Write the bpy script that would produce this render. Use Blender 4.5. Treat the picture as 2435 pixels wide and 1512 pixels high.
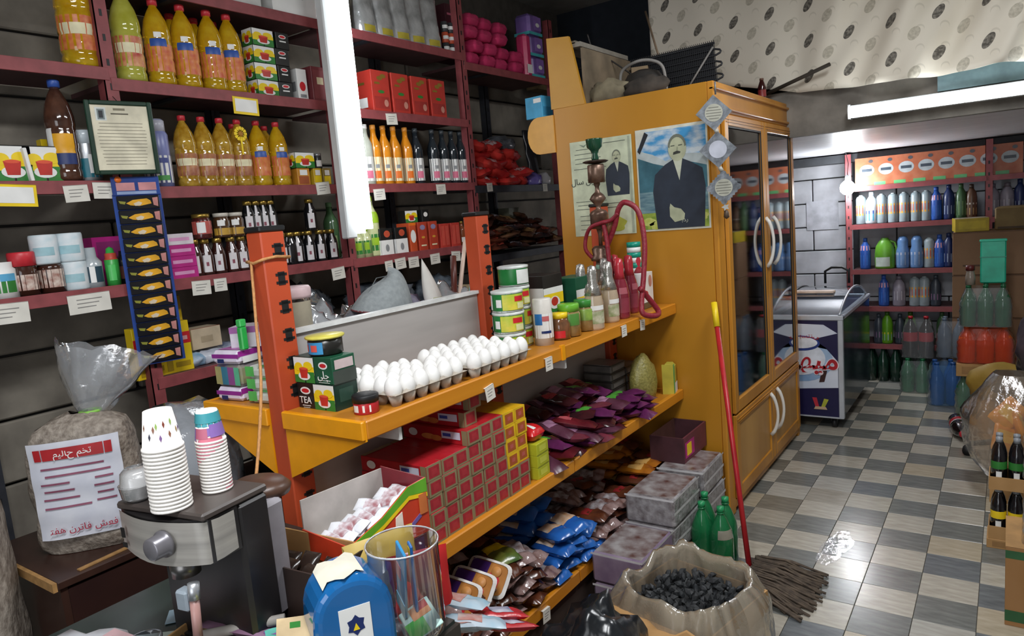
import bpy, bmesh, math, random
from mathutils import Vector, Matrix, noise
R = math.radians; PI = math.pi
random.seed(7)
C = bpy.context.scene.collection
SC = bpy.context.scene
for o in list(bpy.data.objects): bpy.data.objects.remove(o)
# ---------- camera (solved from the tile grid and the shelf lines; tile = 0.2 m) ----------
cam = bpy.data.cameras.new('camera'); cam.sensor_width = 36; cam.sensor_fit = 'HORIZONTAL'
cam.lens = 1688.78/2435*36; cam.clip_start = .02
co = bpy.data.objects.new('camera', cam); C.objects.link(co)
yaw, pit, rol = .616561, .139646, -.0842914
fw = Vector((-math.sin(yaw)*math.cos(pit), math.cos(yaw)*math.cos(pit), -math.sin(pit)))
rt = Vector((math.cos(yaw), math.sin(yaw), 0)); up = rt.cross(fw)
r2 = math.cos(rol)*rt+math.sin(rol)*up; u2 = -math.sin(rol)*rt+math.cos(rol)*up
co.matrix_world = Matrix(((r2.x,u2.x,-fw.x,0),(r2.y,u2.y,-fw.y,0),(r2.z,u2.z,-fw.z,1.685),(0,0,0,1)))
SC.camera = co
# ---------- world, lights, exposure ----------
w = bpy.data.worlds.new('world'); SC.world = w; w.use_nodes = True
w.node_tree.nodes['Background'].inputs[0].default_value = (.80,.86,1,1)
w.node_tree.nodes['Background'].inputs[1].default_value = .62
SC.view_settings.view_transform = 'Standard'; SC.view_settings.look = 'None'
SC.view_settings.gamma = 1; SC.view_settings.use_curve_mapping = False
SC.view_settings.exposure = 0.0
def area(name, loc, rot, sx, sy, pw, col=(1,1,1)):
    l = bpy.data.lights.new(name, 'AREA'); l.shape = 'RECTANGLE'; l.size = sx; l.size_y = sy; l.energy = pw; l.color = col
    o = bpy.data.objects.new(name, l); o.location = loc; o.rotation_euler = rot; C.objects.link(o); o['kind'] = 'helper'; return o
area('ceiling_tube_light', (-.6,.3,2.95), (0,R(12),0), .25, 1.3, 58, (.96,.98,1))       # lamp over the counter, behind the camera
area('ceiling_tube_light', (-.2,2.9,3.1), (0,R(8),0), .25, 1.3, 40, (.96,.98,1))        # lamp over the aisle, above the frame
area('doorway_daylight', (-.3,-1.35,1.5), (R(90),0,0), 1.6, 1.9, 26, (.95,.98,1))       # street door behind the camera
# ---------- materials ----------
MC = {}
def lin(h):
    h = h.lstrip('#'); v = [int(h[i:i+2],16)/255 for i in (0,2,4)]
    return tuple((x/12.92 if x <= .04045 else ((x+.055)/1.055)**2.4) for x in v)+(1,)
def mat(h, rough=.5, metal=0., var=.12, scale=14, bump=0., alpha=1, trans=0., coat=0., h2=None, stretch=(1,1,1), emit=0, thr=None):
    k = (h,rough,metal,var,scale,bump,alpha,trans,coat,h2,stretch,emit,thr)
    if k in MC: return MC[k]
    m = bpy.data.materials.new('material_'+h.lstrip('#')); m.use_nodes = True
    nt = m.node_tree; b = nt.nodes['Principled BSDF']; L = nt.links
    c = lin(h); b.inputs['Roughness'].default_value = rough; b.inputs['Metallic'].default_value = metal
    b.inputs['Transmission Weight'].default_value = trans; b.inputs['Coat Weight'].default_value = coat
    if trans: b.inputs['IOR'].default_value = 1.25
    tc = nt.nodes.new('ShaderNodeTexCoord'); mp = nt.nodes.new('ShaderNodeMapping'); mp.inputs['Scale'].default_value = stretch
    L.new(tc.outputs['Object'], mp.inputs['Vector'])
    n = nt.nodes.new('ShaderNodeTexNoise'); n.inputs['Scale'].default_value = scale; n.inputs['Detail'].default_value = 4
    L.new(mp.outputs[0], n.inputs['Vector'])
    r = nt.nodes.new('ShaderNodeValToRGB'); e = r.color_ramp.elements
    if h2: c2 = lin(h2); e[0].color = c; e[1].color = c2
    else:
        e[0].color = tuple(x*(1-var*1.6) for x in c[:3])+(1,); e[1].color = tuple(min(1,x*(1+var)) for x in c[:3])+(1,)
    e[0].position, e[1].position = thr if thr else (.32,.68)
    L.new(n.outputs['Fac'], r.inputs[0]); L.new(r.outputs[0], b.inputs['Base Color'])
    if bump:
        bu = nt.nodes.new('ShaderNodeBump'); bu.inputs['Strength'].default_value = bump; bu.inputs['Distance'].default_value = .01
        L.new(n.outputs['Fac'], bu.inputs['Height']); L.new(bu.outputs[0], b.inputs['Normal'])
    if emit:
        b.inputs['Emission Color'].default_value = c; b.inputs['Emission Strength'].default_value = emit
    MC[k] = m; return m
def film(h='#ffffff', clear=.75, rough=.15, spec=.35):
    """thin clear plastic: mostly see-through, glossy at its folds"""
    k = ('film',h,clear,rough,spec)
    if k in MC: return MC[k]
    m = bpy.data.materials.new('plastic_film'); m.use_nodes = True; nt = m.node_tree; nt.nodes.clear(); N = nt.nodes.new; L = nt.links
    out = N('ShaderNodeOutputMaterial'); tr = N('ShaderNodeBsdfTransparent'); df = N('ShaderNodeBsdfDiffuse'); gl = N('ShaderNodeBsdfGlossy')
    tr.inputs[0].default_value = tuple(.55+.45*x for x in lin(h)[:3])+(1,)
    df.inputs[0].default_value = lin(h); gl.inputs['Roughness'].default_value = rough
    a = N('ShaderNodeMixShader'); b = N('ShaderNodeMixShader'); lw = N('ShaderNodeLayerWeight'); lw.inputs[0].default_value = spec
    tc = N('ShaderNodeTexCoord'); n = N('ShaderNodeTexNoise'); n.inputs['Scale'].default_value = 25; n.inputs['Detail'].default_value = 5
    bu = N('ShaderNodeBump'); bu.inputs['Strength'].default_value = .35; bu.inputs['Distance'].default_value = .01
    L.new(tc.outputs['Object'], n.inputs['Vector']); L.new(n.outputs['Fac'], bu.inputs['Height']); L.new(bu.outputs[0], gl.inputs['Normal'])
    L.new(bu.outputs[0], lw.inputs['Normal'])
    a.inputs[0].default_value = clear; L.new(df.outputs[0], a.inputs[1]); L.new(tr.outputs[0], a.inputs[2])
    L.new(lw.outputs['Facing'], b.inputs[0]); L.new(a.outputs[0], b.inputs[1]); L.new(gl.outputs[0], b.inputs[2])
    L.new(b.outputs[0], out.inputs[0]); MC[k] = m; return m
def glass(h='#ffffff', refl=.3, tint=1):
    """smooth clear pane or jar wall: tinted see-through with mirror reflection"""
    k = ('glass',h,refl)
    if k in MC: return MC[k]
    m = bpy.data.materials.new('clear_glass'); m.use_nodes = True; nt = m.node_tree; nt.nodes.clear(); N = nt.nodes.new; L = nt.links
    out = N('ShaderNodeOutputMaterial'); tr = N('ShaderNodeBsdfTransparent'); gl = N('ShaderNodeBsdfGlossy'); a = N('ShaderNodeMixShader'); lw = N('ShaderNodeLayerWeight')
    tr.inputs[0].default_value = lin(h); gl.inputs['Roughness'].default_value = .03; lw.inputs[0].default_value = refl
    tc = N('ShaderNodeTexCoord'); n = N('ShaderNodeTexNoise'); n.inputs['Scale'].default_value = 3; mr = N('ShaderNodeMapRange'); mr.inputs[3].default_value = .02; mr.inputs[4].default_value = .07
    L.new(tc.outputs['Object'], n.inputs['Vector']); L.new(n.outputs['Fac'], mr.inputs[0]); L.new(mr.outputs[0], gl.inputs['Roughness'])
    L.new(lw.outputs['Facing' if refl > .4 else 'Fresnel'], a.inputs[0]); L.new(tr.outputs[0], a.inputs[1]); L.new(gl.outputs[0], a.inputs[2]); L.new(a.outputs[0], out.inputs[0])
    MC[k] = m; return m
# ---------- mesh builder ----------
class MB:
    def __init__(s): s.v = []; s.f = []; s.mi = []; s.ms = []; s.sm = []
    def _m(s, m):
        if m not in s.ms: s.ms.append(m)
        return s.ms.index(m)
    def add(s, vs, fs, m, smooth=False, X=None):
        k = len(s.v); i = s._m(m)
        s.v += [tuple(X @ Vector(v)) for v in vs] if X else [tuple(v) for v in vs]
        for f in fs: s.f.append(tuple(k+a for a in f)); s.mi.append(i); s.sm.append(smooth)
        return s
    def box(s, a, b, m, bev=0., X=None):
        x0,y0,z0 = a; x1,y1,z1 = b
        if x0 > x1: x0,x1 = x1,x0
        if y0 > y1: y0,y1 = y1,y0
        if z0 > z1: z0,z1 = z1,z0
        if bev <= 0:
            vs = [(x0,y0,z0),(x1,y0,z0),(x1,y1,z0),(x0,y1,z0),(x0,y0,z1),(x1,y0,z1),(x1,y1,z1),(x0,y1,z1)]
            return s.add(vs, [(3,2,1,0),(4,5,6,7),(0,1,5,4),(1,2,6,5),(2,3,7,6),(3,0,4,7)], m, False, X)
        e = min(bev, (x1-x0)*.45, (y1-y0)*.45, (z1-z0)*.45)
        bm = bmesh.new(); bmesh.ops.create_cube(bm, size=1)
        for v in bm.verts: v.co = Vector(((x0+x1)/2+v.co.x*(x1-x0),(y0+y1)/2+v.co.y*(y1-y0),(z0+z1)/2+v.co.z*(z1-z0)))
        bmesh.ops.bevel(bm, geom=bm.edges[:], offset=e, segments=1, affect='EDGES')
        bm.verts.ensure_lookup_table(); bm.verts.index_update()
        vs = [tuple(v.co) for v in bm.verts]; fs = [tuple(v.index for v in f.verts) for f in bm.faces]; bm.free()
        return s.add(vs, fs, m, False, X)
    def lathe(s, prof, m, seg=20, X=None, a0=0, a1=360, smooth=True, cap=True, sx=1, sy=1):
        full = abs(a1-a0) >= 359.9; n = seg if full else seg+1; vs = []; fs = []
        for (r,z) in prof:
            for i in range(n):
                a = R(a0+(a1-a0)*i/seg); vs.append((r*math.cos(a)*sx, r*math.sin(a)*sy, z))
        for j in range(len(prof)-1):
            for i in range(seg):
                p = j*n+i; q = j*n+(i+1) % n; fs.append((p,q,q+n,p+n))
        if cap and full:
            if prof[0][0] > 1e-5: fs.append(tuple(reversed(range(n))))
            if prof[-1][0] > 1e-5: fs.append(tuple((len(prof)-1)*n+i for i in range(n)))
        return s.add(vs, fs, m, smooth, X)
    def cyl(s, p, q, r, m, seg=12, r2=None, smooth=True):
        p = Vector(p); q = Vector(q); d = q-p; X = Matrix.Translation(p) @ d.to_track_quat('Z','Y').to_matrix().to_4x4()
        return s.lathe([(r,0),(r if r2 is None else r2, d.length)], m, seg, X, smooth=smooth)
    def tube(s, pts, r, m, seg=8, closed=False, rr=None):
        pts = [Vector(p) for p in pts]; n = len(pts); vs = []; fs = []; prev = None
        for i,p in enumerate(pts):
            a = pts[(i-1) % n] if (closed or i) else p; b = pts[(i+1) % n] if (closed or i < n-1) else p
            d = (b-a).normalized()
            if prev is None: u = d.orthogonal().normalized()
            else: u = (prev-d*prev.dot(d)).normalized()
            prev = u; w_ = d.cross(u); rad = rr[i] if rr else r
            for k in range(seg):
                t = 2*PI*k/seg; vs.append(p+rad*(math.cos(t)*u+math.sin(t)*w_))
        for i in range(n if closed else n-1):
            for k in range(seg):
                A = i*seg+k; B = i*seg+(k+1) % seg; j = ((i+1) % n)*seg; fs.append((A,B,j+(k+1) % seg,j+k))
        if not closed: fs.append(tuple(reversed(range(seg)))); fs.append(tuple((n-1)*seg+k for k in range(seg)))
        return s.add(vs, fs, m, True)
    def prism(s, poly, thick, m, X=None):
        """polygon (x,y) extruded along +z by thick"""
        n = len(poly); vs = [(x,y,0) for x,y in poly]+[(x,y,thick) for x,y in poly]
        fs = [tuple(reversed(range(n))), tuple(range(n,2*n))]+[(i,(i+1) % n,n+(i+1) % n,n+i) for i in range(n)]
        return s.add(vs, fs, m, False, X)
    def grid(s, nu, nv, fn, m, smooth=True, X=None):
        vs = [fn(i/nu, j/nv) for j in range(nv+1) for i in range(nu+1)]
        fs = [(j*(nu+1)+i, j*(nu+1)+i+1, (j+1)*(nu+1)+i+1, (j+1)*(nu+1)+i) for j in range(nv) for i in range(nu)]
        return s.add(vs, fs, m, smooth, X)
    def mesh(s, name):
        me = bpy.data.meshes.new(name); me.from_pydata([tuple(v) for v in s.v], [], s.f)
        for m in s.ms: me.materials.append(m)
        me.polygons.foreach_set('material_index', s.mi); me.polygons.foreach_set('use_smooth', s.sm); me.update(); return me
    def obj(s, name, parent=None, loc=None, rot=None):
        o = bpy.data.objects.new(name, s.mesh(name)); C.objects.link(o); o.parent = parent
        if loc: o.location = loc
        if rot: o.rotation_euler = rot
        return o
def tag(o, label=None, cat=None, group=None, kind=None):
    if label: o['label'] = label
    if cat: o['category'] = cat
    if group: o['group'] = group
    if kind: o['kind'] = kind
    return o
def empty(name, label, cat, loc=(0,0,0), rz=0, group=None, rot=None, sc=None):
    o = bpy.data.objects.new(name, None); C.objects.link(o); o.location = loc; o.empty_display_size = .02
    o.rotation_euler = rot if rot else (0,0,rz)
    if sc: o.scale = sc if hasattr(sc,'__len__') else (sc,)*3
    return tag(o, label, cat, group)
def struct(name, mb): return tag(mb.obj(name), kind='structure')
# a kit is a list of (part name, mesh, part label, [sub-kits]); put() makes one thing from it
KITS = {}
def kit(key, fn):
    if key not in KITS:
        KITS[key] = [(n, b.mesh(n) if isinstance(b, MB) else b, l, [(n2, b2.mesh(n2), l2, []) for n2,b2,l2 in sub]) for n,b,l,sub in fn()]
    return KITS[key]
def put(name, cat, label, K, loc, rz=0, group=None, rot=None, sc=None):
    t = empty(name, label, cat, loc, rz, group, rot, sc)
    for n,me,l,sub in K:
        o = bpy.data.objects.new(n, me); C.objects.link(o); o.parent = t
        if l: o['label'] = l
        for n2,me2,l2,_ in sub:
            o2 = bpy.data.objects.new(n2, me2); C.objects.link(o2); o2.parent = o
            if l2: o2['label'] = l2
    return t
ORD = ['first','second','third','fourth','fifth','sixth','seventh','eighth','ninth','tenth','eleventh','twelfth','thirteenth','fourteenth','fifteenth','sixteenth','seventeenth','eighteenth','nineteenth','twentieth']
def order(i, n):
    if n == 1: return 'single'
    return 'leftmost' if i == 0 else ('rightmost' if i == n-1 else ORD[i]+' from left')
def text_mesh(txt, size, m, name='lettering', depth=.0006, align='CENTER', off=0.):
    cu = bpy.data.curves.new(name, 'FONT'); cu.body = txt; cu.size = size; cu.align_x = align; cu.align_y = 'CENTER'
    cu.extrude = depth; cu.offset = off; cu.resolution_u = 2; cu.materials.append(m)
    o = bpy.data.objects.new(name, cu); C.objects.link(o); dg = bpy.context.evaluated_depsgraph_get(); dg.update()
    me = bpy.data.meshes.new_from_object(o.evaluated_get(dg)); bpy.data.objects.remove(o); bpy.data.curves.remove(cu)
    me.name = name; return me
def text(txt, size, m, X, parent=None, name='lettering', **k):
    me = text_mesh(txt, size, m, name, **k); o = bpy.data.objects.new(name, me); C.objects.link(o); o.parent = parent
    o.matrix_local = X; return o
# text facing: matrices whose +x is reading direction and +z the outward normal
def face_x(loc, s=1):   # outward +X, reading towards +Y
    return Matrix(((0,0,1,loc[0]),(1,0,0,loc[1]),(0,1,0,loc[2]),(0,0,0,1)))
def face_ny(loc, s=1):  # outward -Y, reading towards +X
    return Matrix(((1,0,0,loc[0]),(0,0,-1,loc[1]),(0,1,0,loc[2]),(0,0,0,1)))

# ================= the room =================
XW, YB, XR, YF, ZC = -3.22, 7.2, 1.0, -1.5, 3.35
# floor: slab, nearby tiles one by one, the rest as one mesh
b = MB(); b.box((XW-.2,YF,-.12),(XR+.2,YB+.1,-.012), mat('#6f6a62',.8)); floor = struct('floor', b)
def tile_mat(h, h2):
    k = ('tile',h)
    if k in MC: return MC[k]
    m = mat(h,.22,h2=h2,scale=9,stretch=(1,4.5,1),bump=.02); MC[k] = m; return m
LT = [tile_mat('#a09a8d','#bcb6a9'), tile_mat('#a0957f','#b7ab96'), tile_mat('#9d9a91','#b3b1a9')]
DK = [tile_mat('#61635f','#7c7d79'), tile_mat('#5b5f62','#75797b'), tile_mat('#6b675d','#837e73')]
tiles = {}
far = MB(); rnd = random.Random(3)
for i in range(-14, 8):
    for j in range(-23, 22):
        x = -.504+i*.2092; y = 2.96+j*.199
        if x > XR or y+.199 > YB or y < YF or x < XW: continue
        light = (i+j) % 2 == 0
        r_ = rnd.random(); ms = (LT if light else DK)[0 if r_ < .6 else (1 if r_ < .85 else 2)]
        if rnd.random() < .05: ms = tile_mat('#8f897c','#a9a396')
        if -4 <= i <= 3 and -3 <= j <= 20:
            k = ms.name
            if k not in tiles:
                t = MB(); t.box((-.1036,-.0985,-.012),(.1036,.0985,0), ms, .0012); tiles[k] = t.mesh('floor_tile')
            o = bpy.data.objects.new('floor_tile', tiles[k]); C.objects.link(o); o.parent = floor
            o.location = (x+.1046, y+.0995, 0); o.rotation_euler.z = PI*rnd.randint(0,1)
        else: far.box((x+.001,y+.001,-.012),(x+.2082,y+.198,0), ms)
o = far.obj('floor_tiling', floor); o['kind'] = 'stuff'
# left wall and back wall: blocks laid in courses with open joints
BW = mat('#6b655c',.9,h2='#8f887c',scale=5,bump=.5); BWH = mat('#a9aab0',.8,h2='#d2d3da',scale=4,bump=.4)
JT = mat('#2b2927',.95)
b = MB(); b.box((XW-.2,YF,0),(XW-.03,YB+.2,ZC), JT); wl = struct('wall_left', b)
for c in range(13):
    z0 = .06+c*.252; y = YF-.9+(.85 if c % 2 else 0)
    t = MB(); t.box((-.03,0,0),(0,1.985,.24), BW, .006); me = t.mesh('block')
    while y < YB-.05:
        o = bpy.data.objects.new('block', me); C.objects.link(o); o.parent = wl; o.location = (XW+random.uniform(-.004,.006), y, z0); y += 2.0
b = MB(); b.box((XW-.03,YB+.03,0),(XR+.2,YB+.2,ZC), JT); wb = struct('wall_back', b)
for c in range(13):
    z0 = .03+c*.222; x = XW+(.3 if c % 2 else 0)
    t = MB(); t.box((0,0,0),(.69,.03,.212), BWH if c < 9 else BW, .006); me = t.mesh('block')
    while x < XR-.1:
        o = bpy.data.objects.new('block', me); C.objects.link(o); o.parent = wb; o.location = (x, YB+random.uniform(-.006,.004), z0); x += .7
b = MB(); b.box((XR,YF,0),(XR+.15,YB,ZC), mat('#8d8a84',.9,scale=6,bump=.2)); struct('wall_right', b)
b = MB(); b.box((XW,YF-.12,0),(-1.3,YF,ZC), mat('#8d8a84',.9)); b.box((.7,YF-.12,0),(XR,YF,ZC), mat('#8d8a84',.9)); b.box((-1.3,YF-.12,2.45),(.7,YF,ZC), mat('#8d8a84',.9)); struct('wall_front', b)
b = MB(); b.box((XW,YF,ZC),(XR,YB,ZC+.1), mat('#8a867f',.9,scale=5)); struct('ceiling', b)
# low white ceiling of the loft at the back, with its front beam
b = MB(); cw = mat('#e2e3ea',.35,h2='#f4f5fa',scale=3,stretch=(1,8,1)); b.add([(-3.1,5.0,2.055),(XR,5.0,2.055),(XR,YB,1.99),(-3.1,YB,1.99),(-3.1,5.0,2.08),(XR,5.0,2.08),(XR,YB,2.015),(-3.1,YB,2.015)],[(0,3,2,1),(4,5,6,7),(0,1,5,4),(1,2,6,5),(2,3,7,6),(3,0,4,7)],cw)
b.box((-3.1,YB-.30,1.92),(XR,YB,1.988), mat('#3a3c40',.7)); struct('trim_1', b)
b = MB(); b.box((-3.1,4.96,2.05),(XR,5.04,2.34), mat('#6a655e',.8,h2='#938d84',scale=6,bump=.2)); b.box((-.35,4.93,2.20),(XR,4.958,2.34), mat('#7f9da3',.6)); struct('trim_2', b)
# loft floor behind the curtain
b = MB(); b.box((-3.1,5.05,2.085),(XR,YB,2.34), mat('#3b3935',.9)); struct('trim_3', b)
b = MB(); b.box((XW,5.5,2.34),(-1.9,5.56,ZC), mat('#20262f',.85)); b.box((XW+.001,3.9,2.85),(XW+.05,5.5,ZC), mat('#55504a',.9)); struct('trim_4', b)  # first box: navy colour stands in for the dark void above the loft
# curtain: one hanging cloth with a printed leaf motif
def curtain_mat():
    m = bpy.data.materials.new('curtain_cloth'); m.use_nodes = True; nt = m.node_tree; N = nt.nodes.new; L = nt.links; p = nt.nodes['Principled BSDF']
    p.inputs['Roughness'].default_value = .75
    uv = N('ShaderNodeUVMap'); sep = N('ShaderNodeSeparateXYZ'); L.new(uv.outputs[0], sep.inputs[0])
    def mth(op, a, b=None):
        n = N('ShaderNodeMath'); n.operation = op
        for i,q in enumerate((a,b)):
            if q is None: continue
            if isinstance(q,(int,float)): n.inputs[i].default_value = q
            else: L.new(q, n.inputs[i])
        return n.outputs[0]
    def dots(du, dv, ou, ov, ru, rv, shear):
        v = mth('ADD', mth('DIVIDE', sep.outputs[1], dv), ov)
        u = mth('ADD', mth('DIVIDE', sep.outputs[0], du), ou)
        fu = mth('SUBTRACT', mth('FRACT', u), .5); fv = mth('SUBTRACT', mth('FRACT', v), .5)
        fu = mth('MULTIPLY', fu, du); fv = mth('MULTIPLY', fv, dv)
        fu = mth('SUBTRACT', fu, mth('MULTIPLY', fv, shear))
        d = mth('ADD', mth('POWER', mth('ABSOLUTE', mth('DIVIDE', fu, ru)), 2), mth('POWER', mth('ABSOLUTE', mth('DIVIDE', fv, rv)), 2))
        return mth('LESS_THAN', d, 1)
    tn = N('ShaderNodeTexNoise'); tn.inputs['Scale'].default_value = 60; L.new(uv.outputs[0], tn.inputs['Vector'])
    a = dots(.235,.215,0,0,.026,.038,.45); c2 = dots(.235,.215,.5,.45,.030,.036,.3); c3 = dots(.1175,.1075,.25,.2,.022,.024,0); c4 = dots(.1175,.1075,.25,.26,.020,.020,0)
    ring = mth('MULTIPLY', mth('SUBTRACT', c3, c4), .35)
    def mix(f, A, B):
        n = N('ShaderNodeMixRGB'); L.new(f, n.inputs[0])
        for i,q in ((1,A),(2,B)):
            if isinstance(q, tuple): n.inputs[i].default_value = q
            else: L.new(q, n.inputs[i])
        return n.outputs[0]
    col = mix(mth('MAXIMUM', ring, 0), lin('#e9e2d2'), lin('#b9b3a2'))
    col = mix(mth('MULTIPLY', c2, mth('MULTIPLY', tn.outputs['Fac'], 1.2)), col, lin('#a8a290'))
    col = mix(mth('MULTIPLY', a, mth('ADD', tn.outputs['Fac'], .4)), col, lin('#57534c'))
    L.new(col, p.inputs['Base Color']); return m
def curtain(u, v):
    x = -2.10+u*3.0; 
    zb = 2.318+.012*math.sin(u*9)-.075*max(0,(u-.33)/.67)+(.24-.24*min(1,u/.33) if u < .33 else 0)
    z = zb+v*(ZC-zb-.02)
    s = max(0, (u-.33)/.67)
    # diagonal gathers run up to the right on the right half of the cloth
    d = (x+1.0)*1.0-(z-2.3)*.55
    fold = s**.7*(.11*math.sin(d*13+1.2*math.sin(z*5))+.035*math.sin(d*29+2))+.008*math.sin(u*40)
    return (x, 4.935-.35*s*(.35+v*.3)+fold*1.2-.15*s**.7, z)
b = MB(); b.grid(150,30,curtain, curtain_mat()); cu = b.obj('curtain')
tag(cu, 'cream cloth curtain printed with small dark leaf motifs hung above the cabinet', 'curtain')
uvl = cu.data.uv_layers.new(name='UVMap')
for l in cu.data.loops:
    c_ = cu.data.vertices[l.vertex_index].co; uvl.data[l.index].uv = (c_.x+2.1+ (c_.z-2.3)*0, c_.z-2.3)
sol = cu.modifiers.new('thickness','SOLIDIFY'); sol.thickness = .002
b = MB(); b.cyl((-1.36,4.93,2.33),(-.9,4.80,2.44),.012, mat('#3a332b',.8)); tag(b.obj('wooden_rod'), 'thin dark rod sticking out below the curtain beside the cabinet crown', 'rod')
# ---------- tube lights ----------
EM = mat('#f6fbff',.4,emit=14.0,var=0); WH = mat('#dfe3e4',.35,var=.03)
t = empty('tube_light','bright horizontal batten tube light on the beam under the curtain, right of cabinet','light',(-.80,4.85,2.14))
b = MB(); b.box((0,0,-.03),(1.22,.09,.045), WH, .006); b.obj('housing', t)
for x_ in (-.012,1.22): b = MB(); b.box((x_,-.012,-.035),(x_+.012,.09,.05), WH); b.obj('end_cap', t)
b = MB(); b.lathe([(.033,0),(.033,1.216)], EM, 16, Matrix.Translation((.002,-.002,.005)) @ Matrix.Rotation(PI/2,4,'Y')); b.obj('diffuser', t)
t = empty('tube_light','bright vertical batten tube light standing between the wall shelving bays','light',(-2.68,2.53,1.67))
b = MB(); b.box((-.05,-.085,-.02),(.0,-.02,1.25), WH, .006); b.box((-.03,-.02,0),(-.005,.04,1.24), WH); b.obj('housing', t)
b = MB(); b.lathe([(.032,0),(.032,1.22)], EM, 16, Matrix.Translation((.015,.03,.02))); b.obj('diffuser', t)
t = empty('light_bulb','glowing round bulb hanging by the back wall left of the far shelving','light',(-1.12,6.6,1.70))
b = MB(); b.lathe([(0,-.062),(.03,-.054),(.053,-.03),(.06,0),(.052,.03),(.03,.052),(.016,.062)], mat('#f6fbff',.4,emit=150.0,var=0), 16); b.obj('globe', t)  # globe modelled oversized so its shape takes in the bulb's glare
b = MB(); b.lathe([(.017,.06),(.017,.10),(.008,.105)], WH, 12); b.obj('lamp_cap', t)
b = MB(); b.tube([(0,0,.10),(.01,0,.2),(-.01,.01,.29)], .003, mat('#2a2a2a')); b.obj('cord', t)

# ================= furniture =================
ORG = mat('#bd4c2a',.45,var=.06,scale=6); ORD_ = mat('#b8391a',.5,var=.08); BLK = mat('#17181a',.5); AMB = mat('#f0a010',.4,var=.05)
WOOD = mat('#b0701c',.4,h2='#c98428',scale=3,stretch=(1,.15,6)); PAN = mat('#a49f9c',.5,h2='#bdb8b5',scale=3,stretch=(1,.3,3)); SIL = mat('#b9bcc0',.35,metal=.7)
MAR = mat('#8b4447',.5,var=.12,scale=20); MARD = mat('#57383a',.6,var=.12); STL = mat('#2a2c33',.6,var=.2); WHT = mat('#e6e6e4',.45)
# ---- gondola shelf unit ----
g = empty('display_shelf','long double-sided display shelf with orange slotted posts and amber shelves, beside aisle','shelf',(-1.83,1.34,0))
def G(b, n, lab=None):
    o = b.obj(n, g); o.location = (1.83,-1.34,0)
    if lab: o['label'] = lab
    return o
ups = []
for y in (1.30,2.34,3.44):
    b = MB(); b.box((-1.866,y,0),(-1.796,y+.085,1.705), ORG, .004); o = G(b,'upright'); ups.append(o)
    t = MB(); t.box((-1.87,y-.004,1.705),(-1.792,y+.089,1.722), BLK, .004); c = t.obj('top_cap', o)
    t = MB()
    t.box((-.003,-.012,-.02),(0,.012,.02), BLK); t.box((-.003,-.02,.008),(0,.02,.016), BLK); t.box((-.003,-.02,-.016),(0,.02,-.008), BLK); me = t.mesh('slot')
    for k in range(17):
        q = bpy.data.objects.new('slot', me); C.objects.link(q); q.parent = o; q.location = (-1.7945, y+.055, .27+.0862*k)
def shelf_half(y0, y1, z, xf, xb, name='shelf_board', lip=.052, th=.02):
    b = MB(); b.box((xb,y0,z-th),(xf,y1,z), WOOD, .002); b.box((xf-.02,y0,z-lip),(xf+.004,y1,z+.003), mat('#c47a18',.4,h2='#d58c22',scale=4,stretch=(1,.15,5)), .004); return G(b, name)
SX = [(1.305,2.365),(2.369,3.545)]
for (y0,y1) in SX:
    shelf_half(y0,y1,1.163,-1.448,-1.795); shelf_half(y0,y1,.698,-1.432,-1.795); shelf_half(y0,y1,.22,-1.445,-1.795)
    b = MB(); b.box((-2.206,y0,1.143),(-1.867,y1,1.163), WOOD); b.box((-2.206,y0,1.11),(-2.19,y1,1.165), AMB); G(b,'shelf_board','amber edged shelf board on the side facing the wall')
    b = MB(); b.box((-2.206,y0,.20),(-1.867,y1,.22), WOOD); G(b,'shelf_board')
# deep tray lip section joint near the middle post
b = MB(); b.box((-1.452,2.352,1.112),(-1.438,2.375,1.172), AMB); G(b,'joint_clip')
# end brackets
for sx,x0,x1 in ((1,-1.794,-1.446),(-1,-1.868,-2.206)):
    n = MB(); poly = [(x0,1.166),(x1,1.166),(x1,1.108),(x0,.955)]
    if sx < 0: poly = poly[::-1]
    n.prism(poly,.006, AMB, Matrix(((1,0,0,0),(0,0,1,1.298),(0,1,0,0),(0,0,0,1)))); G(n,'end_bracket','bright amber triangular bracket')
    n = MB(); n.box((x0,1.288,1.112),(x1,1.300,1.166), AMB, .003); G(n,'end_rail')
for (y0,y1) in ((1.386,2.338),(2.428,3.438)):
    for (z0,z1) in ((.24,.68),(.70,1.10)):
        b = MB(); b.box((-1.84,y0,z0),(-1.825,y1,z1), PAN, .002); G(b,'back_panel')
b = MB(); b.box((-1.842,1.386,1.165),(-1.825,2.338,1.385), PAN, .002); b.box((-1.85,1.386,1.385),(-1.815,2.338,1.398), mat('#d9dad8',.4)); G(b,'back_panel','low grey panel with white cap behind the eggs')
for y,z in ((1.44,1.098),(2.40,1.098)):
    b = MB(); b.box((-1.82,y,z-.03),(-1.46,y+.012,z+.01), mat('#d9dad8',.4)); G(b,'shelf_arm')
b = MB(); b.box((-2.2,1.32,0),(-1.46,3.54,.195), mat('#3b2b22',.8)); G(b,'plinth')
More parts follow.
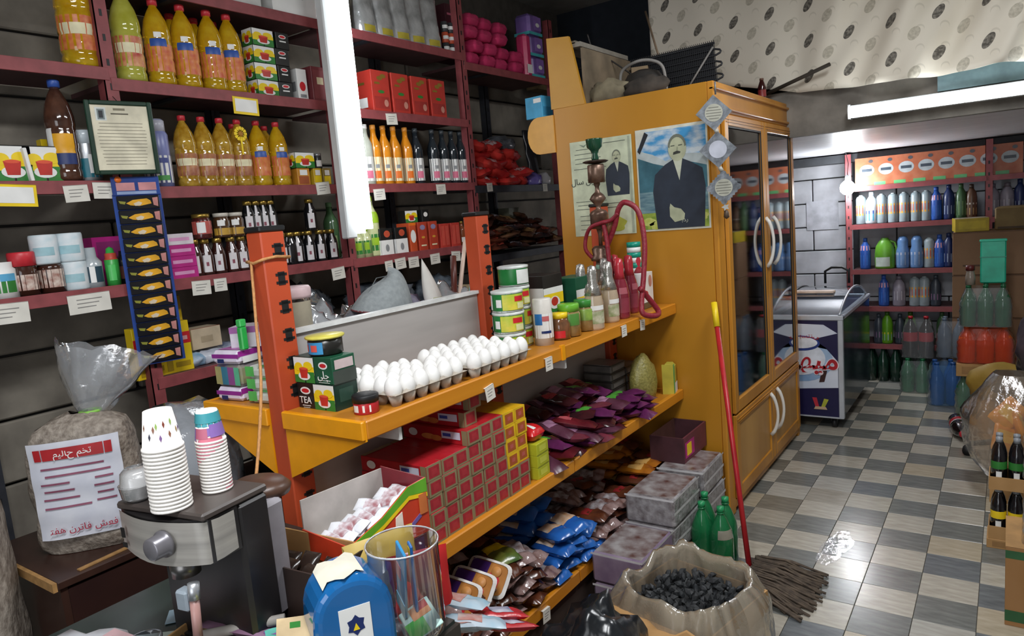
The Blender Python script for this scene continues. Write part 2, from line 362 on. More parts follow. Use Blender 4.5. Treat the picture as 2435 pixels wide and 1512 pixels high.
# price tags on the amber shelf edges: little folded cards
PT = mat('#dcd9cf',.7,var=.05)
def price_tag(loc, lab, w_=.05, h=.045, tilt=0, col=None, rz=0):
    b = MB(); m = col or PT
    b.box((-.0012,-w_/2,-h),(0,w_/2,0), m); b.box((-.012,-w_/2,-.001),(0,w_/2,.0005), m)
    sc = MB()
    for k in range(3): sc.box((0,-w_*.3,-h*.3-k*h*.2),(.0006,w_*(.3-.08*k),-h*.25-k*h*.2), mat('#8a8884',.8))
    t = empty('price_tag', lab, 'price tag', loc, rz, 'price tags on shelf edges', rot=(tilt,0,rz)); b.obj('card', t); sc.obj('writing', t); return t
for (p,lab) in [((-1.438,1.862,1.129),'blank cream price tag on gondola top shelf edge, right of egg tray'),((-1.438,2.249,1.146),'cream price tag hanging below amber shelf joint near tins'),
        ((-1.438,2.906,1.156),'small cream price tag under the milky bottles on the top amber shelf'),((-1.438,3.108,1.150),'small cream price tag under the maroon bottles near the hookah'),((-1.430,2.084,0.201),'pale price tag at the near end of the bottom amber shelf')]:
    price_tag(p, lab, .05, .05, tilt=random.uniform(-.1,.15))
# ---- wall shelving ----
ws = empty('wall_shelving','maroon angle-steel shelving running along the block wall behind everything','shelving',(-3.0,2.5,0))
def W(b, n, lab=None):
    o = b.obj(n, ws); o.location = (3.0,-2.5,0)
    if lab: o['label'] = lab
    return o
XS = -2.8
def angle_post(y, x, z0, z1, m, s=1, wd=.05):
    b = MB(); b.box((x-.004,y,z0),(x,y+wd,z1), m); b.box((x-wd,y,z0),(x,y+.004,z1), m)
    for k in range(int((z1-z0)/.09)):
        b.box((x-.0002,y+.02,z0+.04+k*.09),(x+.0012,y+.03,z0+.065+k*.09), BLK)
    return b
for y in (1.435,2.545,3.64,4.72): W(angle_post(y, XS, 0, 3.1, MAR),'upright')
for y in (.95,2.10,3.25,4.35): W(angle_post(y, -3.16, 0, 3.1, STL),'upright','dark bare steel upright at the back')
BAYS = [(.2,1.435,[2.37,1.95,1.555]),(1.48,2.545,[2.725,2.335,1.925,1.55,1.165]),(2.59,3.64,[2.72,2.315,1.925,1.54,1.165]),(3.685,4.72,[2.67,1.905,1.45])]
for bi,(y0,y1,zs) in enumerate(BAYS):
    for z in zs:
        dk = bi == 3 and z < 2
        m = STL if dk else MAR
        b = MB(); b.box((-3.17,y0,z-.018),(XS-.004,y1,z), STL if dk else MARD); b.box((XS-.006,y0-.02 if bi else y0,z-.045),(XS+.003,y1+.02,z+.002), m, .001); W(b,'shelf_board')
        if z > 2: 
            b = MB(); b.box((-3.1,y0+.3,z-.032),(-2.85,y0+.33,z-.02), STL); W(b,'brace')
# pale board leaning on the wall at the top left
b = MB(); b.box((-3.17,.45,2.39),(-3.15,1.0,3.1), mat('#8b8576',.8,scale=4)); tag(b.obj('wall_board'), 'pale grey board behind the top left shelf beside dark steel upright', 'board')
# ---- cabinet ----
XC, Y0, Y1 = -1.2, 3.55, 5.10
YEL = mat('#b57c1e',.38,h2='#c58a28',scale=2.2,stretch=(1,1,.4)); YW = mat('#a96f1d',.35,h2='#c98a2f',scale=3,stretch=(1,1,.12)); YD = mat('#8a5a1c',.4,h2='#a8702a',scale=4,stretch=(1,1,.2))
cb = empty('cabinet','tall yellow wooden cabinet with two glass doors, posters on its side panel','cabinet',(-1.65,4.3,0))
def K(b, n, lab=None, par=None):
    o = b.obj(n, par or cb)
    if not par: o.location = (1.65,-4.3,0)
    if lab: o['label'] = lab
    return o
b = MB(); b.box((-2.112,Y0,.0),(XC-.03,Y0+.022,2.267), YEL, .002); K(b,'side_panel','broad yellow side panel facing the counter')
b = MB(); b.box((-2.112,Y1-.022,0),(XC-.03,Y1,2.267), YEL); K(b,'side_panel')
b = MB(); b.box((-2.112,Y0+.022,.05),(-2.10,Y1-.022,2.26), YD); K(b,'back_panel')
b = MB(); b.box((-2.10,Y0+.022,2.235),(XC-.03,Y1-.022,2.262), YD); K(b,'top_board')
b = MB(); b.box((-2.10,Y0+.022,.05),(XC-.03,Y1-.022,.07), YD); K(b,'bottom_board')
for z in (.53,.98,1.42,1.80):
    b = MB(); b.box((-2.10,Y0+.022,z-.018),(XC-.08,Y1-.022,z), mat('#6d5232',.5)); K(b,'shelf_board')
# face frame: edge stiles, crown
b = MB(); b.box((XC-.03,Y0,0),(XC,Y0+.10,2.125), YW, .006); K(b,'stile')
b = MB(); b.box((XC-.03,Y1-.05,0),(XC,Y1,2.125), YW, .004); K(b,'stile')
b = MB(); b.box((XC-.03,Y0,2.12),(XC+.004,Y1,2.267), YW, .004); b.box((XC-.02,Y0,2.135),(XC+.018,Y1,2.15), YW, .004); b.box((XC-.02,Y0,2.225),(XC+.02,Y1,2.24), YW, .004); K(b,'crown_rail')
b = MB(); b.box((XC-.03,Y0+.10,.03),(XC,Y1-.05,.07), YW); K(b,'bottom_rail')
GL = glass('#8d9aa4',.41)
def frame_door(y0,y1,z0,z1,glass,st=.058):
    b = MB(); x0,x1 = XC-.004,XC+.018
    b.box((x0,y0,z0),(x1,y0+st,z1), YW, .004); b.box((x0,y1-st,z0),(x1,y1,z1), YW, .004)
    b.box((x0,y0+st,z0),(x1,y1-st,z0+st+.012), YW, .004); b.box((x0,y0+st,z1-st),(x1,y1-st,z1), YW, .004)
    for k in (1,2):
        e = .010*k; b.box((x1,y0+e*1.2,z1-.012-e*1.4),(x1+.004,y1-e*1.2,z1-.008-e*1.4), YW)
    d = K(b,'door')
    if glass:
        p = MB(); p.box((x0+.006,y0+st,z0+st+.012),(x0+.010,y1-st,z1-st), GL); p.obj('pane', d)
        p = MB(); p.box((x1-.008,y0+st,z0+st),(x1-.002,y0+st+.006,z1-st), BLK); p.box((x1-.008,y1-st-.006,z0+st),(x1-.002,y1-st,z1-st), BLK); p.box((x1-.008,y0+st,z1-st-.008),(x1-.002,y1-st,z1-st), BLK); p.obj('seal', d)
    else:
        p = MB(); p.box((x0-.004,y0+st,z0+st),(x1-.008,y1-st,z1-st), mat('#a9793a',.4,h2='#c4945098'[:7],scale=4,stretch=(1,1,.2)), .006); p.obj('panel', d)
    return d
HW = mat('#d9d6cf',.35,var=.03)
def handle(d, y, z0, z1):
    n = 13; pts = []
    for i in range(n):
        t = i/(n-1); pts.append((XC+.018+.042*math.sin(PI*t)**.6, y, z0+(z1-z0)*t))
    p = MB(); p.tube(pts,.009,HW,8,rr=[.012-.003*math.sin(PI*i/(n-1)) for i in range(n)]); o = p.obj('handle', d); o['label'] = 'white curved handle'
d = frame_door(Y0+.105,4.37,.55,2.115,True); handle(d,4.34,1.27,1.56)
d = frame_door(4.375,Y1-.055,.55,2.115,True); handle(d,4.50,1.27,1.56)
d = frame_door(Y0+.105,4.37,.075,.54,False); handle(d,4.31,.24,.50)
d = frame_door(4.375,Y1-.055,.075,.54,False); handle(d,4.45,.24,.50)
b = MB(); b.box((XC-.04,Y1-.03,1.50),(XC-.0,Y1+.012,1.58), WHT, .003); K(b,'latch','small white latch on far edge')
# rounded cornice stub on the far left of the side panel
b = MB(); pl = [(-2.112,2.03),(-2.112,2.236)]+[(-2.215-.075*math.sin(a),2.133+.103*math.cos(a)) for a in [k*PI/10 for k in range(11)]]
b.prism([(p,q) for p,q in pl],.03, mat('#d9a24c',.4,var=.05), Matrix(((1,0,0,0),(0,0,1,3.54),(0,1,0,0),(0,0,0,1)))); K(b,'cornice_end','paler rounded cornice end at the left')
# ---- shelving against the back wall ----
bs = empty('back_shelving','maroon steel shelving with detergents against the back wall','shelving',(-.4,6.98,0))
def B_(b, n, lab=None): o = b.obj(n, bs); o.location = (.4,-6.98,0); return o
YS = 6.78
for x in (-1.17,-.16,.83):
    b = MB(); b.box((x,YS,0),(x+.05,YS+.004,1.98), MAR); b.box((x,YS,0),(x+.004,YS+.05,1.98), MAR)
    for k in range(20): b.box((x+.02,YS-.001,.08+k*.09),(x+.03,YS+.0002,.105+k*.09), BLK)
    B_(b,'upright')
    b = MB(); b.box((x,7.14,0),(x+.05,7.144,1.98), STL); B_(b,'upright')
BZ = [.33,.66,.985,1.375,1.70]
for z in BZ:
    for (x0,x1) in ((-1.12,-.16),(-.11,.83)):
        b = MB(); b.box((x0,YS+.004,z-.018),(x1,7.14,z), MARD); b.box((x0-.01,YS-.003,z-.04),(x1+.01,YS+.006,z+.002), MAR); B_(b,'shelf_board')
# ---- freezer ----
FX0, FX1, FY0, FY1 = -1.75, -.945, 5.27, 6.45
NAVY = mat('#1d1a44',.35,var=.05); SLV = mat('#c6cbd3',.3,metal=.3,var=.05); ICE = mat('#c9d2e4',.4,h2='#e4e8f2',scale=3); 
fz = empty('chest_freezer','ice cream chest freezer with curved glass lid and blue swirl print, behind cabinet','freezer',(-1.35,5.86,0))
def F(b, n, lab=None):
    o = b.obj(n, fz); o.location = (1.35,-5.86,0)
    if lab: o['label'] = lab
    return o
b = MB(); b.box((FX0,FY0,.085),(FX1,FY1,.80), NAVY, .01); F(b,'body')
b = MB(); b.box((FX1-.001,FY0+.02,.10),(FX1+.003,FY1-.02,.785), mat('#1e2630',.12,h2='#3a4450',scale=3)); F(b,'side_panel','dark glossy side panel')
for (x,y) in ((FX0,FY0),(FX1-.028,FY0)):
    b = MB(); b.box((x,y-.006,.085),(x+.034,y+.03,.80), SLV, .004); F(b,'corner_trim')
b = MB(); b.box((FX0-.004,FY0-.01,.79),(FX1+.01,FY0+.035,.825), SLV, .006); b.box((FX1-.035,FY0,.79),(FX1+.01,FY1,.825), SLV, .006); b.box((FX0-.004,FY0,.79),(FX0+.035,FY1,.825), SLV, .006); b.box((FX0,FY1-.035,.79),(FX1,FY1,.825), SLV, .006); F(b,'top_rim')
b = MB(); b.box((FX0,FY0-.004,.085),(FX1,FY0,.095), SLV); F(b,'bottom_trim')
b = MB(); b.box((FX0+.04,FY0+.05,.50),(FX1-.04,FY1-.05,.51), mat('#c9ced6',.5)); F(b,'basket')
LG = glass('#b7c6cf',.45)
def lid(x0,x1,z):
    def f(u,v):
        y = FY0+.03+v*(FY1-FY0-.06); return (x0+u*(x1-x0), y, .822+z*math.sin(PI*min(1,max(0,v)))**.8)
    b = MB(); b.grid(2,20,f,LG); return b
F(lid(FX0+.02,FX1-.02,.13),'glass_lid','curved glass lid')
def arc(x): return [(x,FY0+.03+v/16*(FY1-FY0-.06),.824+.13*math.sin(PI*v/16)**.8) for v in range(17)]
for x in (FX0+.03,FX0+.4,FX1-.02):
    b = MB(); b.tube(arc(x),.008,SLV if x > -1.1 else BLK,6); F(b,'lid_rail')
b = MB(); b.box((-1.34,5.62,.935),(-1.06,5.70,.953), mat('#ecd6c6',.4), .005); F(b,'lid_sticker','pale pink strip on lid')
b = MB(); b.tube([(-1.25,6.30,.93),(-1.25,6.30,1.03),(-1.20,6.30,1.06),(-1.12,6.30,1.06),(-1.07,6.30,1.03),(-1.07,6.30,.93)],.010,BLK); F(b,'lid_handle')
# printed decoration on the front face
yf = FY0-.001
def FP(poly, m, z=0, n='printed_patch', par=None):
    q = MB(); q.prism(poly,.0015, m, Matrix(((1,0,0,0),(0,0,-1,yf-z),(0,1,0,0),(0,0,0,1)))); o = F(q,n); return o
def ell(cx,cz,rx,rz,n=28,a0=0,a1=360): return [(cx+rx*math.cos(R(a0+(a1-a0)*k/n)), cz+rz*math.sin(R(a0+(a1-a0)*k/n))) for k in range(n)]
FP([(FX0+.035,.25),(FX1-.03,.31),(FX1-.03,.70),(FX1-.12,.76),(FX0+.035,.78)], ICE, 0)
FP([(FX1-.30,.625),(FX1-.03,.70),(FX1-.03,.50),(FX1-.10,.585)], NAVY, .0016)
FP(ell(-1.22,.50,.215,.155), mat('#6f93bd',.4,h2='#a9c2de',scale=5), .0016)
FP(ell(-1.24,.515,.185,.125), mat('#dfe5f0',.4), .0032)
FP(ell(-1.22,.625,.13,.055), mat('#2a3f86',.4), .0048); FP(ell(-1.22,.63,.115,.042), mat('#e9ecf4',.4), .0064)
FP([(-1.10,.345),(-1.065,.35),(-1.045,.43),(-1.08,.435)], mat('#3a1d1a',.5), .0048,'printed_ice_cream')
FP([(-1.13,.165),(-1.105,.165),(-1.12,.23),(-1.15,.23)], mat('#c22a3c',.5), .0016,'printed_ice_cream'); FP([(-1.09,.165),(-1.065,.165),(-1.04,.22),(-1.07,.225)], mat('#b7b83a',.5), .0016,'printed_ice_cream')
FP([(-1.14,.145),(-1.05,.145),(-1.06,.165),(-1.13,.165)], mat('#c7a98a',.5), .0032,'printed_cup')
RED = mat('#b3202c',.4)
o = text('\uFEE6\uFEEC\uFEF4\uFEE3', .19, mat('#e8dfe4',.4), face_ny((-1.17,yf-.0060,.50)), None, 'lettering_outline', off=.010); o.parent = fz; o.location.x += 1.35; o.location.y -= 5.86
o = text('\uFEE6\uFEEC\uFEF4\uFEE3', .19, RED, face_ny((-1.17,yf-.0076,.50)), None, 'lettering', off=.004); o.parent = fz; o.location.x += 1.35; o.location.y -= 5.86
o['label'] = 'red lettering'
o = text('\uFE91\uFEB4\uFE98\uFEE8\uFBFD', .05, RED, face_ny((-1.16,yf-.0082,.68)), None, 'lettering'); o.parent = fz; o.location.x += 1.35; o.location.y -= 5.86
for (x,y) in ((FX0+.06,FY0+.07),(FX1-.07,FY0+.07),(FX0+.06,FY1-.07),(FX1-.07,FY1-.07)):
    b = MB(); b.cyl((x-.015,y,.035),(x+.015,y,.035),.035,BLK,14); b.box((x-.02,y-.02,.05),(x+.02,y+.02,.086),BLK); F(b,'caster')

# ================= kits for the goods =================
# fronts face +X; the camera sees the +X and -Y faces
def sector(b, prof, a0, a1, z0, z1, m, off=.0006, seg=6):
    """label patch hugging a lathe profile between angles and heights"""
    def rad(z):
        for (r_0,q0),(r_1,q1) in zip(prof, prof[1:]):
            if q0-1e-9 <= z <= q1+1e-9 and q1 > q0: return r_0+(r_1-r_0)*(z-q0)/(q1-q0)
        return prof[-1][0]
    zs = [z0]+[q for _,q in prof if z0 < q < z1]+[z1]
    b.lathe([(rad(z)+off,z) for z in zs], m, seg if a1-a0 < 350 else 20, a0=a0, a1=a1, cap=False)
def bottle(prof, body, cap=None, capprof=None, labels=(), seg=18, extra=None, lname='label', liquid=None):
    def fn():
        L_ = []
        b = MB(); b.lathe(prof, body, seg); L_.append(('body',b,None,[]))
        if liquid: q = MB(); q.lathe(liquid[0], liquid[1], seg); L_.append(('contents',q,None,[]))
        if cap: c = MB(); c.lathe(capprof, cap, 14); L_.append(('cap',c,None,[]))
        if labels:
            q = MB()
            for i,(a0,a1,z0,z1,m) in enumerate(labels): sector(q, prof, a0, a1, z0, z1, m, .0006+.0003*i)
            L_.append((lname,q,None,[]))
        if extra: L_ += extra()
        return L_
    return fn
def P_(H, R_, pts): return [(r*R_, z*H) for r,z in pts]
PET = [(.0,0),(.8,0),(1,.03),(1,.10),(.93,.13),(1,.16),(1,.28),(.95,.31),(1,.34),(1,.5),(.94,.53),(1,.56),(.98,.64),(.8,.76),(.5,.86),(.3,.91),(.28,.94)]
CAP = lambda H,R_,r=.36: [(r*R_,.93*H),(r*R_,.99*H),(r*R_*.9,H),(0,H)]
OIL = mat('#e0a80e',.06,h2='#f8d02c',scale=22,trans=.5,coat=1.,bump=.25); OILB = mat('#c08c16',.08,h2='#f0c650',scale=30,trans=.5,coat=1.,bump=.35); OILG = mat('#b9b83e',.12,h2='#d2d062',scale=18,trans=.3,coat=.6)
REDC = mat('#c8303a',.4); BLUL = mat('#2a4f9e',.4); ORL = mat('#d98a4a',.4,h2='#c4563a',scale=40); WHL = mat('#e9e9e6',.45,var=.04); YLL = mat('#f0cf1c',.4,var=.06); GRL = mat('#2f7d32',.45); REDL = mat('#c8252c',.4); BLKL = mat('#1b1d1e',.35); CRM = mat('#e8dfb8',.5); DKG = mat('#155238',.45); TEAL = mat('#1c8f7c',.4); PNK = mat('#d8718c',.45); PUR = mat('#6a3c86',.4); MAG = mat('#b5267e',.4); GLD = mat('#b99a4a',.3,metal=.8); SILF = mat('#9a9c9c',.2,metal=.5,h2='#e6e8e8',bump=.9,scale=9,coat=.5); ORN = mat('#e2701e',.4); LIME = mat('#9bc229',.4); BRN = mat('#5a2f1e',.4); NVY = mat('#1c2e66',.4); GREY = mat('#8e9092',.5); LBLU = mat('#5aa7cf',.4)
def oil_kit(key, H, R_, oil, blue=True, label=ORL, capm=REDC):
    pr = P_(H,R_,PET); lb = [(-95,45,.16*H,.47*H,label)]
    if blue: lb += [(-60,10,.44*H,.53*H,BLUL),(-40,-10,.54*H,.60*H,WHL)]
    else: lb += [(-80,30,.30*H,.40*H,CRM)]
    return kit(key, bottle(pr, oil, capm, CAP(H,R_), lb))
def boxkit(key, dx, dy, dz, body, decals=(), bev=.0015, lname='printed_face', extra=None):
    """decal: (face, u0,v0,u1,v1, material, 'r'|'e'|'p' [poly])"""
    def fn():
        b = MB(); b.box((-dx/2,-dy/2,0),(dx/2,dy/2,dz), body, bev); L_ = [('carton',b,None,[])]
        if decals:
            q = MB()
            for i,d in enumerate(decals):
                f,u0,v0,u1,v1,m = d[:6]; sh = d[6] if len(d) > 6 else 'r'; off = .0004+.0003*i
                W_,H_ = {'F':(dy,dz),'R':(dx,dz),'L':(dx,dz),'T':(dy,dx)}[f]
                X = {'F':Matrix(((0,0,1,dx/2),(1,0,0,-dy/2),(0,1,0,0),(0,0,0,1))), 'L':Matrix(((1,0,0,-dx/2),(0,0,-1,-dy/2),(0,1,0,0),(0,0,0,1))),
                     'R':Matrix(((-1,0,0,dx/2),(0,0,1,dy/2),(0,1,0,0),(0,0,0,1))), 'T':Matrix(((0,-1,0,dx/2),(1,0,0,-dy/2),(0,0,1,dz),(0,0,0,1)))}[f]
                if sh == 'r': pl = [(u0*W_,v0*H_),(u1*W_,v0*H_),(u1*W_,v1*H_),(u0*W_,v1*H_)]
                elif sh == 'e': pl = [((u0+u1)/2*W_+(u1-u0)/2*W_*math.cos(2*PI*k/18),(v0+v1)/2*H_+(v1-v0)/2*H_*math.sin(2*PI*k/18)) for k in range(18)]
                else: pl = [(p*W_,r*H_) for p,r in d[7]]
                q.add([X @ Vector((p,r,off)) for p,r in pl], [tuple(range(len(pl)))], m)
            L_.append((lname,q,None,[]))
        if extra: L_ += extra()
        return L_
    return kit(key, fn)
TEAB = mat('#14332a',.35); TEAK = mat('#1d1c1a',.35); CUPR = mat('#c2322a',.35)
def lemon(f, hi=1.0, body=TEAB):
    return [(f,.0,.30,1,.97,WHL),(f,.0,.30,1,.62,YLL),(f,.55,.0,1,.42,GRL),(f,0,0,.5,.3,LIME if hi > 1 else GRL),(f,.05,.45,.45,.78,YLL,'e'),(f,.5,.5,.95,.82,YLL,'e'),(f,.2,.10,.8,.42,WHL,'e'),(f,.32,.18,.68,.56,CUPR,'p',[(.34,.18),(.66,.18),(.72,.56),(.28,.56)]),(f,.30,.50,.70,.60,mat('#e0583c',.3),'e')]
OVL = lambda f,c=REDL: [(f,.22,.62,.78,.86,WHL,'e'),(f,.28,.66,.72,.82,c,'e'),(f,.25,.42,.75,.50,WHL),(f,.18,.22,.82,.27,WHL),(f,.25,.13,.75,.17,WHL)]
def pouch(key, L_, W_, T_, m, m2=None, seed=0, wr=.004, band=None, nu=14, nv=10):
    """a filled, crimped wrapper lying flat: long axis y, width x"""
    def fn():
        rn = random.Random(seed); o1,o2 = rn.uniform(0,9),rn.uniform(0,9)
        def f(sg):
            def g_(u,v):
                y = (v-.5)*L_; x = (u-.5)*W_; e = max(0,1-abs(2*v-1)**5)**.5; s = max(0,1-abs(2*u-1)**3)**.5
                z = T_*.5+sg*(T_*.5-.001)*e*s
                nz = noise.noise(Vector((x*28+o1,y*28+o2,sg*3)))*wr*2
                return (x*(.93+.07*e)+nz*.5, y, max(0.0,z+nz*e*s))
            return g_
        b = MB(); b.grid(nu,nv,f(1),m); b.grid(nu,nv,lambda u,v: f(-1)(1-u,v),m)
        out = [('wrapper',b,None,[])]
        if m2:
            q = MB(); v0,v1 = band or (.3,.7)
            def g2(u,v):
                p = f(1)(.12+.76*u, v0+(v1-v0)*v); return (p[0],p[1],p[2]+.0012)
            q.grid(8,6,g2,m2); out.append(('print',q,None,[]))
        return out
    return kit(key, fn)
def lump(key, dx, dy, dz, m, seed=0, rough=.25, det=3.0, sub=3, tie=None, flat=True):
    """crumpled bag: noisy rounded lump sitting on its base"""
    def fn():
        bm = bmesh.new(); bmesh.ops.create_icosphere(bm, subdivisions=sub, radius=1)
        for v in bm.verts:
            p = v.co.copy(); n_ = noise.noise(p*det+Vector((seed*3.1,0,seed)))*rough+noise.noise(p*det*2.7+Vector((seed,5,0)))*rough*.5
            q = p*(1+n_); z = q.z
            if flat and z < -.55: z = -.55
            v.co = Vector((q.x*dx/2, q.y*dy/2, (z+.55)/1.6*dz))
        bm.verts.index_update(); b = MB(); b.add([tuple(v.co) for v in bm.verts],[tuple(v.index for v in f.verts) for f in bm.faces], m, True); bm.free()
        return [('bag',b,None,[])]
    return kit(key, fn)
def single(name, label, cat, K, loc, rz=0, group=None, rot=None, sc=None):
    """a thing that is one mesh"""
    o = bpy.data.objects.new(name, K[0][1]); C.objects.link(o); o.location = loc; o.rotation_euler = rot or (0,0,rz)
    if sc: o.scale = sc if hasattr(sc,'__len__') else (sc,)*3
    return tag(o, label, cat, group)

# ================= goods on the wall shelving =================
XG = -2.865
K = oil_kit('big_oil',.40,.068,OIL,False,ORL)
put('oil_bottle','bottle','large yellow oil bottle at the top left, left of the maroon post',K,(XG-.02,1.409,2.37))
K = oil_kit('green_oil',.37,.055,OILG,False,mat('#d9a06a',.4,h2='#b23a3a',scale=25))
put('oil_bottle','bottle','pale yellow-green oil bottle beside the maroon post, top bay',K,(XG,1.581,2.335))
K = oil_kit('gold_oil',.345,.053,OIL)
for i,y in enumerate([1.707,1.824,1.946,2.043]):
    put('oil_bottle','bottle','golden oil bottle with blue and orange label, %s on the upper shelf'%order(i,4),K,(XG,y,2.335),random.uniform(-.1,.1),'golden oil bottles on the upper shelf')
for i,y in enumerate([1.969,1.858,2.064]):
    put('oil_bottle','bottle','golden oil bottle in the back row of the upper shelf, %s'%['middle','left','right'][i],K,(-3.0,y,2.335),0,'back row of golden oil bottles')
TK = boxkit('tea_lemon_small',.07,.115,.075,TEAB,lemon('F')+lemon('L'))
TK2 = boxkit('tea_dark_small',.07,.075,.075,TEAK,OVL('F')[:3]+[('L',.1,.2,.9,.8,TEAB)])
yb = 2.143
for r_ in range(4):
    for c,(dy,kk,nm,cl) in enumerate(((0,TK,'lemon tea carton with red cup print','white, yellow and red'),(.10,TK2,'dark tea carton with white oval','dark'))):
        put('tea_box','box','%s in the stack right of golden oils, %s layer'%(nm,['bottom','second','third','top'][r_]),kk,(XG,yb+.055+dy*1.02+(.02 if r_ == 3 else 0)*random.random(),2.335+.076*r_),random.uniform(-.05,.05),'tea cartons stacked by the golden oils')
put('box','box','small white carton with red print beside maroon box on upper shelf',boxkit('wb',.06,.06,.15,WHL,[('F',.2,.3,.8,.6,REDL,'e'),('F',.2,.1,.8,.2,GREY),('L',.2,.3,.8,.6,GREY)]),(XG,2.404,2.335))
put('box','box','plain maroon carton at the end of upper shelf beside tube light',boxkit('mb',.10,.10,.17,mat('#7c3b40',.45),[('F',.1,.1,.9,.9,mat('#8b474b',.45)),('F',.3,.5,.7,.7,CRM)]),(XG-.01,2.508,2.335))
put('carton','box','white carton on the topmost shelf left of tube light',boxkit('wcart',.18,.26,.20,WHL,[('F',.1,.6,.5,.8,GREY),('F',.1,.4,.7,.45,GREY)]),(-2.9,2.395,2.725))
put('carton','box','pale grey carton on the topmost shelf above golden oils',boxkit('gcart',.18,.30,.16,mat('#c9c9c6',.5),[('F',.1,.6,.5,.8,GREY)]),(-2.9,2.052,2.725))
# second row, left bay
TKB = boxkit('tea_lemon_tall',.075,.125,.125,TEAK,lemon('F'))
for i,y in enumerate([1.090,1.191]):
    put('tea_box','box',['lemon tea carton with red cup at left edge of the photo','lemon tea carton with red cup beside the dark brown bottle'][i],TKB,(XG,y,1.952))
b = MB(); b.box((-.04,-.006,0),(.04,.006,.115), WHL, .002); tag(b.obj('paper_divider',loc=(XG+.02,1.139,1.952),rot=(.1,0,0)),'white paper slip standing between the two lemon tea cartons','paper')
COLA = mat('#3a241d',.1,h2='#5a3a2c',scale=20,coat=.6)
pr = P_(.365,.05,PET)
put('bottle','bottle','tall dark brown bottle with blue cap and yellow label',kit('brown_b',bottle(pr,COLA,mat('#3557a8',.4),CAP(.365,.05,.4),[(-60,20,.10,.17,mat('#e3a41c',.4)),(-60,20,.06,.10,NVY),(-90,-60,.05,.19,WHL)])),(XG+.01,1.278,1.952))
put('carton','box','yellow carton standing behind the dark brown bottle',boxkit('ycar',.04,.07,.17,YLL,[('F',.1,.1,.9,.4,NVY)]),(-2.99,1.288,1.952))
CANP = [(.0,0),(.9,0),(1,.03),(1,.9),(.93,.93),(.93,.97),(.9,1),(0,1)]
pr = P_(.185,.042,CANP)
put('can','can','silver and teal can with clear lid beside framed certificate',kit('silvercan',bottle(pr,SIL,None,None,[(-90,60,.015,.085,mat('#1f6f80',.35)),(-20,20,.03,.10,WHL)],extra=lambda:[('lid',MB().lathe([(.043,.14),(.043,.186),(.04,.19),(0,.19)],mat('#c3cdd4',.2)),None,[])])),(XG,1.359,1.952))
# framed certificate hanging on the post
t = empty('framed_certificate','framed cream certificate with small portrait hung before the maroon post','picture frame',(-2.745,1.442,2.104),0)
t.rotation_euler = (0,0,R(-12))
FRG = mat('#1f3a2c',.35)
b = MB()
for (a,c) in (((0,-.115,-.135),(.012,-.098,.135)),((0,.098,-.135),(.012,.115,.135)),((0,-.098,-.135),(.012,.098,-.119)),((0,-.098,.119),(.012,.098,.135))): b.box(a,c,FRG,.003)
b.obj('frame',t)
b = MB(); b.box((0,-.098,-.119),(.005,.098,.119), mat('#ddd6bd',.55)); pp = b.obj('paper',t)
b = MB(); b.box((.0051,-.082,.062),(.0056,-.046,.110), mat('#d6dcd8',.5)); b.box((.0056,-.076,.066),(.006,-.052,.104), mat('#7d8a8a',.5)); b.box((.006,-.071,.072),(.0064,-.057,.098), mat('#2b2f33',.5)); q = b.obj('portrait_photo',pp)
b = MB()
for k in range(13):
    z = .052-.0125*k; w_ = .07+.015*random.random(); b.box((.0051,-w_,z),(.0056,w_,z+.0016), mat('#6f6a5c',.8))
b.box((.0051,-.03,.085),(.0056,.03,.09), mat('#6f6a5c',.8)); b.box((.0051,-.02,.1),(.0056,.02,.108), mat('#8a8470',.8)); b.obj('writing',pp)
b = MB(); b.cyl((0,0,.135),(-.045,0,.16),.0015,BLK,6); b.obj('hanging_wire',t)
# third row: spray cans and red-capped oils
pr = P_(.275,.038,[(0,0),(1,0),(1,.78),(.85,.82),(.8,.83),(.8,.98),(.7,1),(0,1)])
for i,(y,c,lab) in enumerate(((1.648,'#7f86b8','lilac and white air freshener can right of framed certificate'),(1.661,'#b8b6c4','pale spray can with orange cap behind the lilac can'))):
    put('spray_can','can',lab,kit('spray%d'%i,bottle(pr,mat(c,.3),None,None,[(-90,90,.02,.13,WHL),(-60,10,.03,.05,mat('#4c9a4c',.4)),(-60,10,.10,.12,mat('#3f4a8c',.4))],extra=lambda i=i:[('cap',MB().lathe([(.031,.225),(.031,.27),(.022,.278),(0,.278)],(mat('#d08a2a',.4) if i else mat('#b9bac6',.3))),None,[])])),(XG if i == 0 else -2.96,y,1.925))
K2 = oil_kit('clear_oil',.30,.045,OILB,False,mat('#8a4a34',.4,h2='#b87e50',scale=30)); K3 = oil_kit('oil_blue',.30,.045,OIL,True)
for i,(y,k) in enumerate(zip([1.762,1.850,1.938,2.027,2.126,2.235],(K2,K2,K2,K2,K3,K3))):
    lab = 'red-capped oil bottle with brown label, %s of row below golden oils'%order(i,6) if i < 4 else ['oil bottle with blue oval label and red cap, left one','oil bottle with blue oval label and red cap, rightmost in row'][i-4]
    o = put('oil_bottle','bottle',lab,k,(XG,y,1.925),random.uniform(-.2,.2),'red-capped oil bottles on the middle shelf')
for i,y in enumerate([2.085,2.260]): put('oil_bottle','bottle','red-capped oil bottle mostly hidden in back row of middle shelf, %s'%['left','right'][i],K2,(-2.985,y,1.925),0,'hidden back row of red-capped oils')
